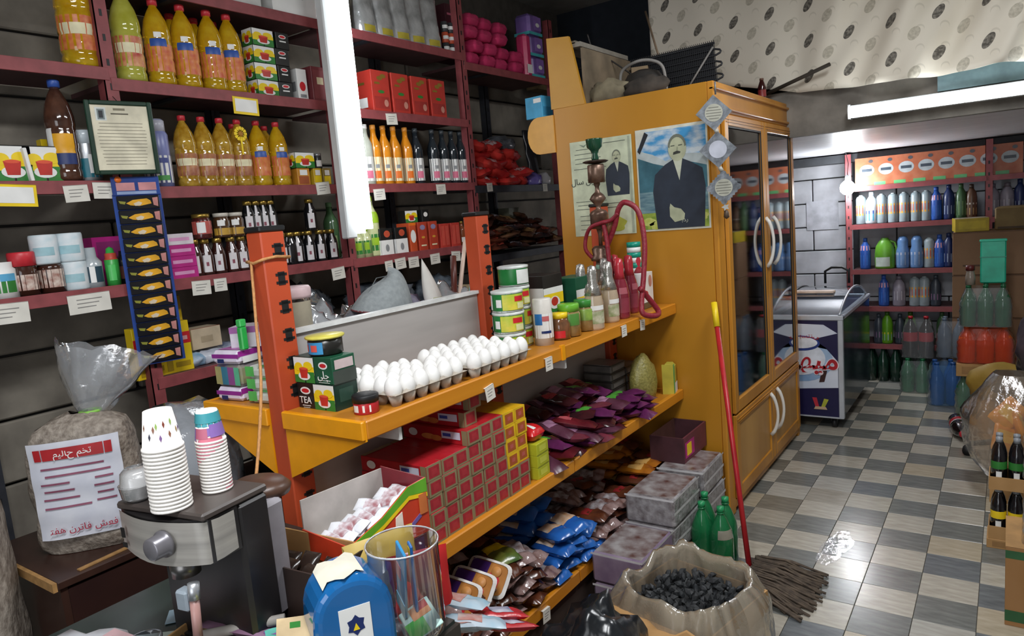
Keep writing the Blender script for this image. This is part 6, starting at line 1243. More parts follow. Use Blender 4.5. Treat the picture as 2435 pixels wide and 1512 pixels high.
def man(t, cx, cz, s, k0=1, suit=mat('#28313f',.5)):
    P = lambda pts: [(cx+x*s, cz+z*s) for x,z in pts]
    flat(t,'printed_figure',P([(-.5,-1.0),(.5,-1.0),(.55,-.2),(.50,.15),(.25,.30),(.08,.38),(-.08,.38),(-.28,.28),(-.50,.10),(-.56,-.25)]),suit,k0)
    flat(t,'printed_figure',P([(-.10,.38),(.10,.38),(.02,-.05)]),mat('#c8cdb8',.5),k0+1)
    flat(t,'printed_figure',P([(.0+.19*math.cos(a),.58+.25*math.sin(a)) for a in [2*PI*i/20 for i in range(20)]]),mat('#b9bd9e',.5),k0+2)
    flat(t,'printed_figure',P([(.19*math.cos(a),.62+.24*math.sin(a)) for a in [PI*i/10 for i in range(11)]]+[(.155*math.cos(a),.60+.20*math.sin(a)) for a in [PI-PI*i/10 for i in range(11)]]),mat('#6f7466',.5),k0+3)
    flat(t,'printed_figure',P([(-.09,.46),(.06,.48),(.07,.51),(.0,.535),(-.08,.51)]),mat('#3a3c36',.5),k0+3)
    for dx in (-.09,.07): flat(t,'printed_figure',P([(dx-.045,.625),(dx+.04,.63),(dx+.04,.648),(dx-.04,.645)]),mat('#4f5448',.5),k0+3)
    flat(t,'printed_figure',P([(-.02,.54),(.02,.54),(.015,.61),(-.005,.61)]),mat('#9aa084',.5),k0+3)
    flat(t,'printed_figure',P([(-.22,-.58),(-.20,-.50),(-.12,-.58),(.02,-.62),(.10,-.72),(.08,-.84),(-.12,-.88),(-.22,-.76)]),mat('#b4b99a',.5),k0+2)
man(p1,.095,.08,.13,1)
flat(p1,'printed_flowers',[(.08+.05*math.cos(a)*(1+.2*math.sin(5*a)),-.205+.04*math.sin(a)) for a in [2*PI*i/20 for i in range(20)]],mat('#b3b84a',.5),1)
p2 = poster('memorial_poster','poster of suited man with moustache before lake and mountains, near ornaments',-1.622,-1.235,1.552,2.082,mat('#d8d8c8',.5))
flat(p2,'printed_sky',[(-.185,.06),(.185,.06),(.185,.25),(-.14,.25),(-.185,.17)],mat('#3f93c8',.5,h2='#c9d4da',scale=9,thr=(.42,.6),stretch=(1,1,2.2)),1)
flat(p2,'printed_mountain',[(-.185,.12),(-.10,.09),(0,.06),(.10,.08),(.185,.05),(.185,-.08),(-.185,-.08)],mat('#24505e',.5,h2='#4a8090',scale=8),2)
flat(p2,'printed_snow',[(-.185,.16),(-.10,.13),(-.03,.09),(.06,.12),(.185,.11),(.185,.05),(.10,.075),(0,.055),(-.10,.085),(-.185,.12)],mat('#b9c4c4',.5),3)
flat(p2,'printed_lake',[(-.185,-.19),(.185,-.19),(.185,-.06),(-.185,-.06)],mat('#4a6f80',.5,h2='#7f9fa4',scale=14,stretch=(1,1,6)),3)
flat(p2,'printed_meadow',[(-.185,-.255),(.185,-.255),(.185,-.17),(-.185,-.17)],mat('#6a8a2c',.5,h2='#a8b84a',scale=30),4)
flat(p2,'black_ribbon',[(-.185,.155),(-.172,.14),(-.12,.235),(-.14,.25)],mat('#1c2026',.5),4)
for dx,dz in ((-.14,-.215),(-.10,-.235),(.15,-.20)): flat(p2,'printed_flowers',[(dx+.035*math.cos(a)*(1+.2*math.sin(5*a)),dz+.022*math.sin(a)) for a in [2*PI*i/20 for i in range(20)]],mat('#b3bb50',.5,h2='#c9cf7a',scale=50),5)
man(p2,.035,.0,.255,6)
text('\uFE91\uFEAA\uFEAD',.03,mat('#a8aca0',.5),face_ny((.06,-.0075,-.215)),p2)
# hanging wall ornaments: three diamonds on a ribbon
orn = empty('wall_ornament','three silver diamond-shaped hanging plaques with inscriptions at the cabinet corner','ornament',(-1.17,3.50,1.95),R(20))
ORM = mat('#54585e',.4,metal=.3,h2='#7c8288',scale=30,bump=.4); OCR = mat('#a6a698',.5)
for k,(dz,r_) in enumerate(((.155,.085),(-.02,.088),(-.205,.085))):
    dx = (-.012,0,.02)[k]
    b = MB(); X = Matrix.Translation((dx,0,dz)) @ Matrix.Rotation(PI/2,4,'X')
    if k == 2: pl = [( r_*q*math.cos(a), r_*q*math.sin(a)) for a,q in [(2*PI*i/48, (1/(abs(math.cos(2*PI*i/48))+abs(math.sin(2*PI*i/48))))*(1.06 if i%2 else .96)) for i in range(48)]]
    else: pl = [(r_,0),(0,r_),(-r_,0),(0,-r_)]
    b.prism(pl,.008,ORM,X); pq = b.obj('plaque',orn)
    c = MB(); c.lathe([(.042,.0081),(.042,.0095),(0,.0095)],(OCR if k != 1 else mat('#b4b8c4',.2,coat=.6)),24,X,smooth=False); c.obj('inscription_disc',pq)
    if k != 1:
        c = MB()
        for j in range(5): w_ = .036*math.sqrt(max(0,1-((j-2)/2.6)**2)); c.box((dx-w_,-.0108,dz-.002+(j-2)*.013),(dx+w_,-.0096,dz+.001+(j-2)*.013),mat('#7a7a70',.6))
        o = c.obj('inscription',pq); o['kind'] = 'stuff'
b = MB(); b.cyl((0,-.003,.30),(0,-.003,.24),.004,ORM,8); b.obj('hook',orn)
b = MB(); b.cyl((-.006,-.003,.075),(0,-.003,.06),.010,mat('#a8a8a0',.4),8); b.cyl((.005,-.003,-.105),(.015,-.003,-.125),.010,mat('#a8a8a0',.4),8); o = b.obj('link_charms',orn); o['kind'] = 'stuff'
b = MB(); b.prism([(.02*math.cos(i*PI/5)*(1 if i%2 else .5),.02*math.sin(i*PI/5)*(1 if i%2 else .5)) for i in range(10)],.006,mat('#a8aaa8',.4),Matrix.Translation((.025,0,-.30))@Matrix.Rotation(PI/2,4,'X')); b.obj('flower_charm',orn)
b = MB(); b.lathe([(0,-.36),(.014,-.35),(.012,-.33),(.006,-.315)],mat('#4a3a2c',.5),10,Matrix.Translation((.028,0,0))); b.obj('bell',orn)
# on top of the cabinet
wb_ = empty('plywood_box','open plywood box with yellow end panel on top of the cabinet, left','box',(-2.03,3.56,2.269))
b = MB(); b.prism([(-.10,0),(.115,0),(.055,.31),(.04,.37),(-.10,.385)],.02,mat('#c08a2a',.4,h2='#cf9a38',scale=3),Matrix(((1,0,0,0),(0,0,-1,.02),(0,1,0,0),(0,0,0,1)))); b.obj('end_panel',wb_)
PLY = mat('#5f5444',.7,h2='#8a7a64',scale=6,bump=.2)
b = MB(); b.box((.10,.02,0),(.115,.62,.30),PLY); b.obj('side_panel',wb_); b = MB(); b.box((-.10,.02,.33),(.07,.62,.345),mat('#7a7468',.6)); b.obj('top_panel',wb_)
b = MB(); b.box((.04,.02,.31),(.10,.62,.335),mat('#8f8a80',.6)); b.obj('top_edge',wb_)
cp = empty('refrigerator_compressor','dusty black compressor with curved pipes on top of the cabinet','compressor',(-1.72,3.92,2.264))
b = MB(); b.lathe([(0,.02),(.07,.02),(.105,.05),(.11,.09),(.105,.13),(.08,.17),(.03,.19),(0,.192)],mat('#2b2a2a',.5,h2='#4a4540',scale=10,bump=.3),22,Matrix.Diagonal((1.15,.9,1,1))); b.obj('shell',cp)
b = MB(); b.box((-.16,-.09,.0),(.16,.09,.022),mat('#3a3632',.6)); b.obj('base_plate',cp)
CPW = mat('#8f8c88',.5)
b = MB(); b.tube(spl([(-.12,-.06,.10),(-.10,-.07,.19),(0,-.08,.225),(.09,-.07,.215),(.14,-.05,.17),(.15,-.04,.05)]),.009,CPW,8); b.obj('curved_pipe',cp)
b = MB(); b.tube(spl([(-.15,0,.10),(-.24,-.05,.20),(-.34,-.10,.25),(-.40,-.15,.20),(-.36,-.18,.05)]),.007,mat('#2a2624',.5),6); b.obj('power_cord',cp)
b = MB(); b.tube(spl([(-.05,.05,.15),(-.20,.0,.28),(-.30,.0,.34),(-.33,-.02,.45)]),.005,mat('#2a2624',.5),6); b.obj('power_cord',cp)
single('cloth_rag','crumpled beige rag in front of the compressor on cabinet top','rag',lump('rag',.22,.12,.13,mat('#8a8068',.9,h2='#6a6250',scale=12,bump=.4),91,.35,2.6),(-1.82,3.66,2.264))
single('cloth_rag','dark crumpled rag left of the compressor on cabinet top','rag',lump('rag2',.26,.12,.11,mat('#2c2825',.9,h2='#4a423a',scale=12,bump=.4),92,.35,2.6),(-1.60,3.66,2.264))
cd = empty('condenser_coil','black wire condenser grid with looped edge leaning on the cabinet top','condenser',(-1.65,4.2,2.264),0,rot=(R(-8),R(-4),R(12)))
CDM = mat('#1d1f24',.45)
pts = []
for k in range(9):
    z = .03+.036*k; s = 1 if k%2 == 0 else -1
    pts += [(-.26*s,0,z),(.26*s,0,z)]
    if k < 8: pts += [(.285*s,0,z+.009),(.29*s,0,z+.018),(.285*s,0,z+.027)]
b = MB(); b.tube(pts,.006,CDM,6); b.obj('tube_coil',cd)
b = MB()
for k in range(46): b.box((-.255+.0113*k,-.008,.01),(-.252+.0113*k,-.005,.335),CDM)
for k in range(46): b.box((-.255+.0113*k,.005,.01),(-.252+.0113*k,.008,.335),CDM)
o = b.obj('grid_wires',cd); o['kind'] = 'stuff'
b = MB(); b.box((-.25,.008,.01),(.25,.012,.33),mat('#191b20',.7)); b.obj('backing',cd)
b = MB(); b.cyl((.06,-.02,.05),(.25,-.02,.29),.006,CPW,8); b.obj('stay_rod',cd)
b = MB(); b.cyl((-1.78,4.32,2.56),(-1.98,4.6,2.95),.007,mat('#8f7a64',.6),8); b.cyl((-1.72,4.26,2.27),(-1.78,4.32,2.56),.007,mat('#8f7a64',.6),8); tag(b.obj('wooden_stick'),'thin wooden stick rising behind the condenser to the ceiling','stick')
put('carton','box','small tan carton wedged beside the condenser on cabinet top',boxkit('tanc',.10,.10,.26,mat('#a08a6c',.6),[('F',.1,.1,.9,.9,mat('#8f7a5c',.6)),('L',.1,.7,.9,.9,mat('#b89a7a',.6))]),(-1.86,4.20,2.264),.3)
pr = P_(.13,.026,[(0,0),(.95,0),(1,.05),(.9,.35),(1,.55),(.6,.8),(.4,.9),(.38,.95)])
put('soda_bottle','bottle','small red-brown soda bottle standing alone on the cabinet crown',kit('cokes',bottle(pr,mat('#3a1512',.15,coat=.5),mat('#6a4a3c',.4),[(.0125,.118),(.0125,.13),(0,.131)],[(-180,180,.02,.06,mat('#8a2c2a',.4))])),(-1.25,4.60,2.267))
# contents dimly seen in the cabinet
for z,n_ in ((.531,5),(.981,6),(1.421,6)):
    for k in range(n_):
        y = 3.72+k*.22
        put('glass_jar','jar','dim jar behind the cabinet glass, shelf %s, %s from left'%({.531:'one',.981:'two',1.421:'three'}[z],ORD[k]),kit('dimj%d'%(k%3),bottle(P_(.20,.06,[(0,0),(1,.02),(1,.7),(.7,.82),(.7,.9)]),mat(['#4a5a4a','#6a4a3a','#5a5a6a'][k%3],.3),GREY,[(.045,.18),(.045,.2),(0,.2)],[(-60,60,.04,.11,WHL)])),(-1.40,y,z),0,'jars inside the cabinet')
# mop
mp = empty('mop','red-handled string mop with yellow grip leaning on the cabinet, head on floor','mop',(-.94,3.0,0))
b = MB(); b.cyl((.0,.0,.05),(-.255,.45,1.06),.0125,mat('#b3222a',.35),12); b.obj('handle',mp)
b = MB(); b.cyl((-.255,.45,1.06),(-.283,.50,1.175),.016,YLL,12); b.obj('grip',mp)
MOPM = mat('#4a4038',.95,h2='#6a5c4e',scale=30,bump=.5)
b = MB(); rn = random.Random(5)
for k in range(170):
    u = k/169; y0 = .10-.26*u; L_ = .20+.10*rn.random(); a = -.25+.35*(1-u)*1.0+rn.uniform(-.12,.12); x0 = rn.uniform(0,.03); z0 = .012+.03*rn.random()
    pts = [(x0,y0,z0+.02),(x0+L_*.5*math.cos(a),y0+L_*.5*math.sin(a),z0+.018*rn.random()),(x0+L_*math.cos(a),y0+L_*math.sin(a)+rn.uniform(-.01,.01),.007)]
    b.tube(pts,.0055,MOPM,4)
o = b.obj('strings',mp); o['kind'] = 'stuff'
b = MB(); b.box((-.03,-.17,.01),(.03,.11,.045),mat('#3a2c26',.7),.01); b.obj('head_clamp',mp)
# wet patch is part of the floor: a thin glossy film of water
# green bottles by the cabinet foot
GRB = mat('#1f7a4a',.1,h2='#2f9a5e',scale=8,trans=.45,coat=.7)
pr = P_(.33,.052,[(0,0),(.8,0),(1,.04),(1,.55),(.9,.66),(.5,.82),(.30,.88),(.28,.9),(.30,.9),(.36,.905),(.36,.915),(.27,.92)])
KG = kit('greenb',bottle(pr,GRB,mat('#27915a',.35),[(.0165,.304),(.0165,.328),(0,.33)],[]))
KG2 = kit('greenbl',bottle(pr,GRB,mat('#27915a',.35),[(.0165,.304),(.0165,.328),(0,.33)],[(-90,0,.19,.23,mat('#8f8a7c',.4))]))
for i,(x,y) in enumerate(((-1.145,2.99),(-1.065,3.08),(-1.17,3.10),(-1.05,2.97))): put('soda_bottle','bottle','green plastic soda bottle on the floor at the cabinet foot, %s'%['front left','back right','back left','front right'][i],KG2 if i == 3 else KG,(x,y,0),0,'green soda bottles at the cabinet foot')
# charcoal sack in a carton
cc = rot_box('charcoal_carton','brown carton holding an open plastic bag of charcoal on the floor','box',(-.93,2.24,0),R(-12),.40,.42,.30,CBD,CBD,th=.006)
for a,c in (((-.20,-.30,.296),(.20,-.21,.302)),): b = MB(); b.box(a,c,CBD); b.obj('flap',cc)
BGM = film('#d0c4ae',.62,.16,.42)
b = MB()
def bagrim(u,v):
    a = 2*PI*u; k = abs(math.cos(a))**.55*math.copysign(1,math.cos(a)); l = abs(math.sin(a))**.55*math.copysign(1,math.sin(a))
    nz = noise.noise(Vector((k*2.2,l*2.2,v*3)))
    if v < .5: q = .165+.012*v; z = .12+.24*v/.5
    else: w_ = (v-.5)/.5; q = .172+.055*min(1,w_*2.5)+.012*w_; z = .36+.02*math.sin(min(1,w_*2.5)*PI)-.33*max(0,w_-.12)
    n2 = noise.noise(Vector((k*9,l*9,v*6))); return (q*k*(1+.08*nz+.05*n2), q*1.05*l*(1+.08*nz+.05*n2), z+.03*nz+.012*n2)
b.grid(110,36,bagrim,BGM)
bg = b.obj('plastic_liner'); bg.location = (-.92,2.25,0); bg.rotation_euler = (0,0,R(-12)); tag(bg,'crinkled clear plastic bag lining the charcoal carton, rim turned out','bag')
CHM = [mat('#1c1e20',.7,h2='#2e3134',scale=20,bump=.6),mat('#232527',.6,h2='#3a3d40',scale=15,bump=.6)]
rn = random.Random(11)
def rock(sd):
    def fn():
        bm = bmesh.new(); bmesh.ops.create_icosphere(bm, subdivisions=1, radius=1)
        for v in bm.verts: v.co *= (.8+.35*noise.noise(v.co*1.5+Vector((sd,0,0))))
        b = MB(); bm.verts.index_update(); b.add([(v.co.x*.024,v.co.y*.017,v.co.z*.014) for v in bm.verts],[tuple(v.index for v in f.verts) for f in bm.faces],CHM[sd%2]); bm.free(); return [('lump',b,None,[])]
    return kit('rock%d'%sd,fn)
RK = [rock(i)[0][1] for i in range(6)]
k = 0
for l,zc in enumerate((.285,.300,.315)):
    for i in range(9):
        for j in range(9):
            if (l == 2 and (i+j)%2) : continue
            x = (i-4)*.035; y = (j-4)*.036
            if max(abs(x),abs(y)) > .145 or math.hypot(x,y) > .185: continue
            o = bpy.data.objects.new('charcoal_lump',RK[k%6]); C.objects.link(o); a = R(-12); x += rn.uniform(-.008,.008)+.0*l; y += rn.uniform(-.008,.008)
            o.location = (-.92+x*math.cos(a)-y*math.sin(a),2.25+x*math.sin(a)+y*math.cos(a),zc+rn.uniform(-.006,.006)+.02*noise.noise(Vector((x*12,y*12,0)))); o.rotation_euler = (rn.random()*3,rn.random()*3,rn.random()*3)
            tag(o,'piece of black charcoal in the plastic-lined carton on the floor','charcoal','charcoal pieces'); k += 1
b = MB(); b.box((-1.06,2.11,.24),(-.79,2.38,.285),CHM[0]); o = tag(b.obj('charcoal_bed'),'dark bed of fine charcoal under the larger pieces','charcoal',kind='stuff'); 
single('bin_bag','crumpled black plastic bag at the bottom edge before charcoal carton','bag',lump('blkbag',.34,.40,.52,mat('#121417',.22,h2='#22262a',scale=6,bump=.8),101,.3,1.8,4),(-1.02,1.76,0))
put('carton','box','brown carton with flap beside the black bag at bottom edge',boxkit('flapc',.20,.22,.33,CBD,[('T',.05,.05,.95,.95,mat('#9a7446',.7))]),(-.80,1.86,0),R(-28))
# ---- detergents on the back shelving ----
def det(key,H,R_,col,capc,labs,prof=None): 
    pr = P_(H,R_,prof or [(0,0),(.95,0),(1,.05),(1,.6),(.85,.75),(.45,.85),(.4,.88)])
    return kit(key,bottle(pr,mat(col,.35),mat(capc,.35),[(.42*R_,.87*H),(.42*R_,.99*H),(0,H)],[(-95,120,a*H,b_*H,mat(c,.4)) for a,b_,c in labs]))
CYLP = [(0,0),(.95,0),(1,.03),(1,.86),(.8,.93),(.5,.96)]
KOW = det('dow',.25,.04,'#8f9ca2','#9aa2a6',[(.33,.62,'#d4582a'),(.58,.65,'#e0a23a'),(.30,.36,'#d8a03a')],CYLP)
KBL = det('dbl',.27,.042,'#2c55a8','#2c55a8',[(.12,.45,'#3a6fc0'),(.6,.75,'#d8a0b0')]); KNV = det('dnv',.28,.042,'#1e2c5a','#22305c',[(.15,.4,'#8a98b0')]); KGN = det('dgn',.28,.04,'#3f5f3c','#3f5f3c',[(.1,.5,'#7a9a6a')]); KBR = det('dbr',.27,.04,'#5a3e2c','#3a2a22',[(.1,.3,'#b89a6a'),(.4,.45,'#c8c4b8')])
KWJ = det('dwj',.27,.05,'#b9c0c6','#c8d2dc',[(.1,.32,'#2aa0c0'),(.32,.42,'#2c50a0')]); KLB = det('dlb',.27,.05,'#5f83b4','#5f83b4',[(.1,.45,'#8fa4c4'),(.42,.5,'#c8ccd8')],[(0,0),(.95,0),(1,.05),(1,.55),(.8,.66),(.85,.85),(.6,.98)]); KPI = det('dpi',.26,.05,'#8a8490','#6a6470',[(.2,.5,'#b8b4bc')]); KGY = det('dgy',.26,.04,'#39404a','#39404a',[(.2,.4,'#8a6a8c')])
KLG = det('dlg',.28,.045,'#5f9a1e','#3f6a1c',[(.1,.3,'#9ab8b0'),(.3,.36,'#d8c83a')])
def xs(n,x0,x1): return [x0+(x1-x0)*k/(n-1) for k in range(n)]
BI = 0
def brow(z, items, where):
    nn = len(items)
    for i,(x,k,nm) in enumerate(items): put('detergent_bottle','bottle','%s on back shelving, %s of %s'%(nm,order(i,nn),where),k,(x,YS+.07,z+.0015),-PI/2+random.uniform(.0,.3),'bottles on the back shelving')

KJUG = kit('jug',lambda:[('body',MB().lathe([(0,0),(.07,0),(.078,.01),(.078,.13),(.07,.19),(.045,.235),(.03,.25),(.03,.262),(0,.263)],mat('#5f9a2c',.35),22,Matrix.Diagonal((.7,1,1,1))),None,[]),('label',MB().lathe([(.0795,.02),(.0795,.10)],mat('#b9c4bc',.4),14,Matrix.Diagonal((.7,1,1,1)),a0=-60,a1=30,cap=False),None,[]),('handle',MB().tube([(.0,.03,.24),(.0,.075,.22),(.0,.09,.17),(.0,.077,.12)],.010,mat('#5f9a2c',.35),8),None,[])])
brow(BZ[3],[(-1.056,KOW,'white bottle with orange band'),(-0.974,KWJ,'white handled jug with blue label'),(-0.896,KOW,'pale grey bottle with orange band'),(-0.81,KOW,'pale grey bottle with orange band'),(-0.728,KOW,'pale grey bottle with orange band'),(-0.641,KOW,'pale grey bottle with orange band'),(-0.565,KOW,'pale grey bottle with orange band'),(-0.496,KBL,'royal blue bottle'),(-0.407,KNV,'dark navy bottle'),(-0.323,KGN,'dark green bottle'),(-0.252,KBR,'brown bottle with cream label'),(-0.112,KPI,'grey bottle with pale label'),(-0.016,KPI,'grey bottle with pale label'),(0.065,KNV,'dark navy bottle')],'upper row')
brow(BZ[2],[(-1.028,KBL,'blue bottle with red cap'),(-0.877,KJUG,'big green handled jug'),(-0.74,KLB,'light blue bottle with white tag'),(-0.637,KLB,'light blue bottle with pink label'),(-0.545,KOW,'grey bottle with orange band'),(-0.472,KBL,'blue bottle with orange label'),(-0.407,KNV,'dark blue bottle')],'middle row')
brow(BZ[1],[(-0.887,KBL,'blue bottle'),(-0.77,KPI,'grey bottle with pale label'),(-0.654,KOW,'grey bottle with orange band'),(-0.582,KOW,'second grey bottle with orange band'),(-0.499,KGY,'dark grey bottle')],'lower row')
brow(BZ[0],[(-0.93,KGY,'dark bottle'),(-0.864,KLG,'lime green bottle'),(-0.766,KGY,'dark bottle between green ones'),(-0.686,KLG,'lime green bottle with yellow band'),(-0.454,KGN,'dark green bottle')],'lowest shelf row')
BXS = [-1.006, -0.861, -0.711, -0.568, -0.426, -0.282, -0.142, -0.006]
for i,x in enumerate(BXS):
    put('detergent_box','box','orange washing powder carton, %s of top row on back shelving'%order(i,len(BXS)),boxkit('wash',.10,.175,.235,mat('#a85434',.45,h2='#b87252',scale=9),[('F',.2,.35,.85,.75,mat('#a8b0b4',.4),'e'),('F',.3,.5,.75,.6,mat('#3a4450',.4)),('F',.0,.0,.5,.12,mat('#5aa86a',.4)),('F',.6,.8,.8,.92,mat('#4a4a50',.4),'e')]),(x,YS+.08,BZ[4]+.0015),-PI/2,'orange washing powder cartons')
# crates and packs in front of the shelving
put('soda_pack','pack','dark green shrink-wrapped bottle pack under the back shelving, left',kit('dgpack',lambda:[('bottle',MB().lathe([(r_*.045,z*.30) for r_,z in [(0,0),(1,0),(1,.6),(.4,.85),(.3,1),(0,1)]],mat('#1c3a2c',.15,coat=.5),12,Matrix.Translation((x,y,0))),None,[]) for x in (-.19,-.095,0,.095,.19) for y in (-.05,.05)]),(-.80,YS+.10,.0))
def bpack(key,m,nx,ny,R_,H,wrap,prof=None,liq=None,band=None):
    def fn():
        L_ = []
        for i in range(nx):
            for j in range(ny):
                b = MB(); b.lathe([(r_*R_,z*H) for r_,z in (prof or [(0,0),(.85,0),(1,.04),(.95,.25),(1,.3),(1,.55),(.85,.7),(.4,.86),(.3,.9),(.3,.95)])],m,14,Matrix.Translation(((i-(nx-1)/2)*R_*2.02,(j-(ny-1)/2)*R_*2.02,0))); L_.append(('bottle',b,None,[]))
                if band: q = MB(); q.lathe([(R_*1.01,band[0]*H),(R_*1.01,band[1]*H)],band[2],14,Matrix.Translation(((i-(nx-1)/2)*R_*2.02,(j-(ny-1)/2)*R_*2.02,0)),cap=False); L_.append(('label',q,None,[]))
                c = MB(); c.lathe([(R_*.33,.94*H),(R_*.33,.995*H),(0,H)],band[3] if band else m,10,Matrix.Translation(((i-(nx-1)/2)*R_*2.02,(j-(ny-1)/2)*R_*2.02,0))); L_.append(('cap',c,None,[]))
        w = MB(); hx,hy = nx*R_+.006,ny*R_+.006
        def f(u,v):
            a = 2*PI*u; k = abs(math.cos(a))**.35*math.copysign(1,math.cos(a)); l = abs(math.sin(a))**.35*math.copysign(1,math.sin(a)); s = 1-(max(0,v-.6)/.4)*.25
            return (hx*k*s+.004*math.sin(v*30+u*20), hy*l*s, H*.93*v+.002)
        w.grid(32,10,f,wrap); L_.append(('shrink_wrap',w,None,[])); return L_
    return kit(key,fn)
FW = film('#eef2f5',.90,.10,.45)
BLW = mat('#3a6fb8',.12,h2='#2a5a9c',scale=9,trans=.4,coat=.6)
put('water_pack','pack','blue shrink-wrapped pack of water bottles standing on the floor',bpack('bluepk',BLW,2,2,.052,.33,film('#8ac0f0',.85,.10,.45)),(-.40,6.22,0),.2)
put('soda_pack','pack','green bottle pack on the floor left of the blue water pack',bpack('gpk',GRB,2,2,.052,.28,FW),(-.62,6.55,0))
COK = mat('#1d1210',.12,coat=.6); CKR = mat('#b01f2c',.4)
put('soda_pack','pack','cola bottle pack with red labels stacked on the green pack',bpack('cpk',COK,2,1,.055,.34,FW,None,None,(.40,.62,CKR,CKR)),(-.60,6.55,.281))
put('water_pack','pack','pale grey-blue pack of water bottles behind the blue one',bpack('gbp',mat('#7f8c9c',.15,h2='#5a6a80',scale=9,trans=.3,coat=.5),2,2,.05,.31,FW),(-.36,6.50,.0))
put('water_pack','pack','second pale water pack stacked on the first behind blue pack',bpack('gbp',mat('#7f8c9c',.15),2,2,.05,.31,FW),(-.36,6.50,.312))
put('soda_pack','pack','green bottle pack on the floor behind the yellow sack',bpack('gpk2',GRB,3,2,.05,.30,FW),(-.16,6.0,0))
ORB = mat('#c8501c',.15,h2='#d86a2c',scale=9,coat=.5)
put('juice_pack','pack','orange juice bottle pack in red wrap, middle of the tall stack',bpack('opk',ORB,3,2,.055,.26,film('#e86a50',.72,.15,.4)),(-.13,5.95,.40))
put('carton','box','brown carton between the green pack and the orange pack',boxkit('bcp',.34,.24,.09,CBD,[('L',.1,.2,.9,.8,mat('#9a7446',.7))]),(-.13,5.95,.305))
put('soda_pack','pack','green soda bottle pack on top of the tall stack',bpack('gpk3',mat('#2a7048',.12,trans=.3,coat=.6),3,2,.05,.29,FW),(-.13,5.92,.663))
put('soda_bottle','bottle','cola bottle neck with dark red cap above the green pack',kit('cneck',bottle(P_(.14,.03,[(0,0),(1,0),(1,.4),(.7,.7),(.6,.75)]),mat('#8f8478',.2,coat=.4),mat('#5a1c1c',.4),[(.028,.10),(.028,.135),(0,.138)],[])),(-.22,5.88,.955))
put('plastic_crate','crate','upright turquoise plastic tub behind the green soda pack',kit('teal',lambda:[('tub',MB().box((-.075,-.03,0),(.075,.03,.30),mat('#1fae8c',.35),.008),None,[]),('rim',MB().box((-.08,-.035,.29),(.08,.035,.305),mat('#2fc09c',.35),.004),None,[]),('rib',MB().box((-.077,-.033,.18),(.077,.033,.186),mat('#178a70',.35)),None,[])]),(-.09,5.975,.955))
# big brown cartons
CB2 = mat('#7f5f44',.75,h2='#8a6a4e',scale=5)
def bigc(key,dx,dy,dz): return boxkit(key,dx,dy,dz,CB2,[('L',0,.97,1,1,mat('#6a4c36',.7)),('L',.15,.2,.5,.24,mat('#5a4030',.7)),('F',0,.97,1,1,mat('#6a4c36',.7))],.004)
for i,(x,z,h) in enumerate(((-.13,.0,.31),(-.13,.312,.31),(-.13,.624,.33),(-.13,.956,.33))): put('carton','box','large brown carton in the stack before the back shelving, %s'%['bottom','second','third','top'][i],bigc('bigc%d'%i,.46,.30,h),(x,6.62,z))
for i,(x,z,h) in enumerate(((.35,.0,.40),(.35,.402,.40),(.35,.804,.45))): put('carton','box','large brown carton right of the tall carton stack, %s'%['bottom','middle','top'][i],bigc('bigd%d'%i,.44,.30,h),(x,6.60,z))
put('carton','box','yellow flat carton with pale top on the brown carton stack',boxkit('yfl',.22,.22,.10,mat('#b0981c',.5),[('T',.02,.02,.98,.98,mat('#9a8f7c',.6)),('L',.1,.2,.9,.8,mat('#c0a826',.5))]),(-.25,6.60,1.288),.15)
put('carton','box','brown flattened carton to the right of the yellow carton',boxkit('bfl',.40,.26,.17,mat('#6f5a34',.7,h2='#7f6a40',scale=8,bump=.3),[('L',.05,.05,.95,.15,mat('#4a3a28',.7))],.01),(.12,6.62,1.288),-.1)
put('jug','jug','grey handled jug behind the flattened carton on back shelving',kit('gjug',lambda:[('body',MB().lathe([(0,0),(.055,0),(.06,.02),(.055,.14),(.03,.2),(.028,.23),(0,.231)],mat('#8a8288',.35),18),None,[]),('handle',MB().tube([(0,.02,.21),(0,.06,.19),(0,.065,.12),(0,.05,.09)],.008,mat('#8a8288',.35)),None,[])]),(-.02,6.90,BZ[3]+.002))
# white sheet of paper on the back wall
b = MB(); b.box((-1.58,7.19,1.33),(-1.30,7.194,1.60),mat('#b9bac2',.6)); tag(b.obj('wall_paper'),'pale sheet of paper stuck on the white back wall','paper')
# yellow sack, snack bags and office chair foot
single('flour_sack','dull yellow sack lying on packs right of the blue water pack','sack',lump('ysk',.40,.26,.24,mat('#8f7028',.6,h2='#b0903c',scale=5,bump=.6),111,.15,2.0),(-.02,5.45,.27))
put('carton','box','brown carton under the dull yellow sack',boxkit('uys',.36,.26,.268,CBD,[('L',.1,.2,.9,.8,mat('#9a7446',.7))]),(-.02,5.45,0))
put('soda_bottle','bottle','cola bottle lying on its side with red label beside blue pack',kit('lyingc',bottle(P_(.32,.055,PET),COK,CKR,CAP(.32,.055),[(-180,180,.09,.14,CKR),(-180,180,.145,.155,WHL)])),(-.28,5.56,.057),rot=(PI/2,0,.15))
ch = empty('office_chair','black castor foot of an office chair poking out at right','chair',(-.08,5.02,0))
b = MB(); b.cyl((.20,.12,.10),(-.10,.0,.075),.022,BLK,10,.015); b.obj('base_leg',ch); b = MB(); b.cyl((.20,.12,.10),(.20,.12,.42),.025,BLK,12); b.obj('column',ch)
for a in (0,1): b = MB(); b.cyl((-.115+a*.0,-.02+a*.03,.03),(-.115,-.005+a*.03,.03),.03,BLK,14); b.obj('castor',ch)
b = MB(); b.box((-.0,-.08,.42),(.40,.32,.48),mat('#1c1c20',.6),.02); b.obj('seat',ch)
ob = empty('plastic_bag','large clear bag full of orange snack packets hanging over the stack at right','bag',(.02,4.42,.12))
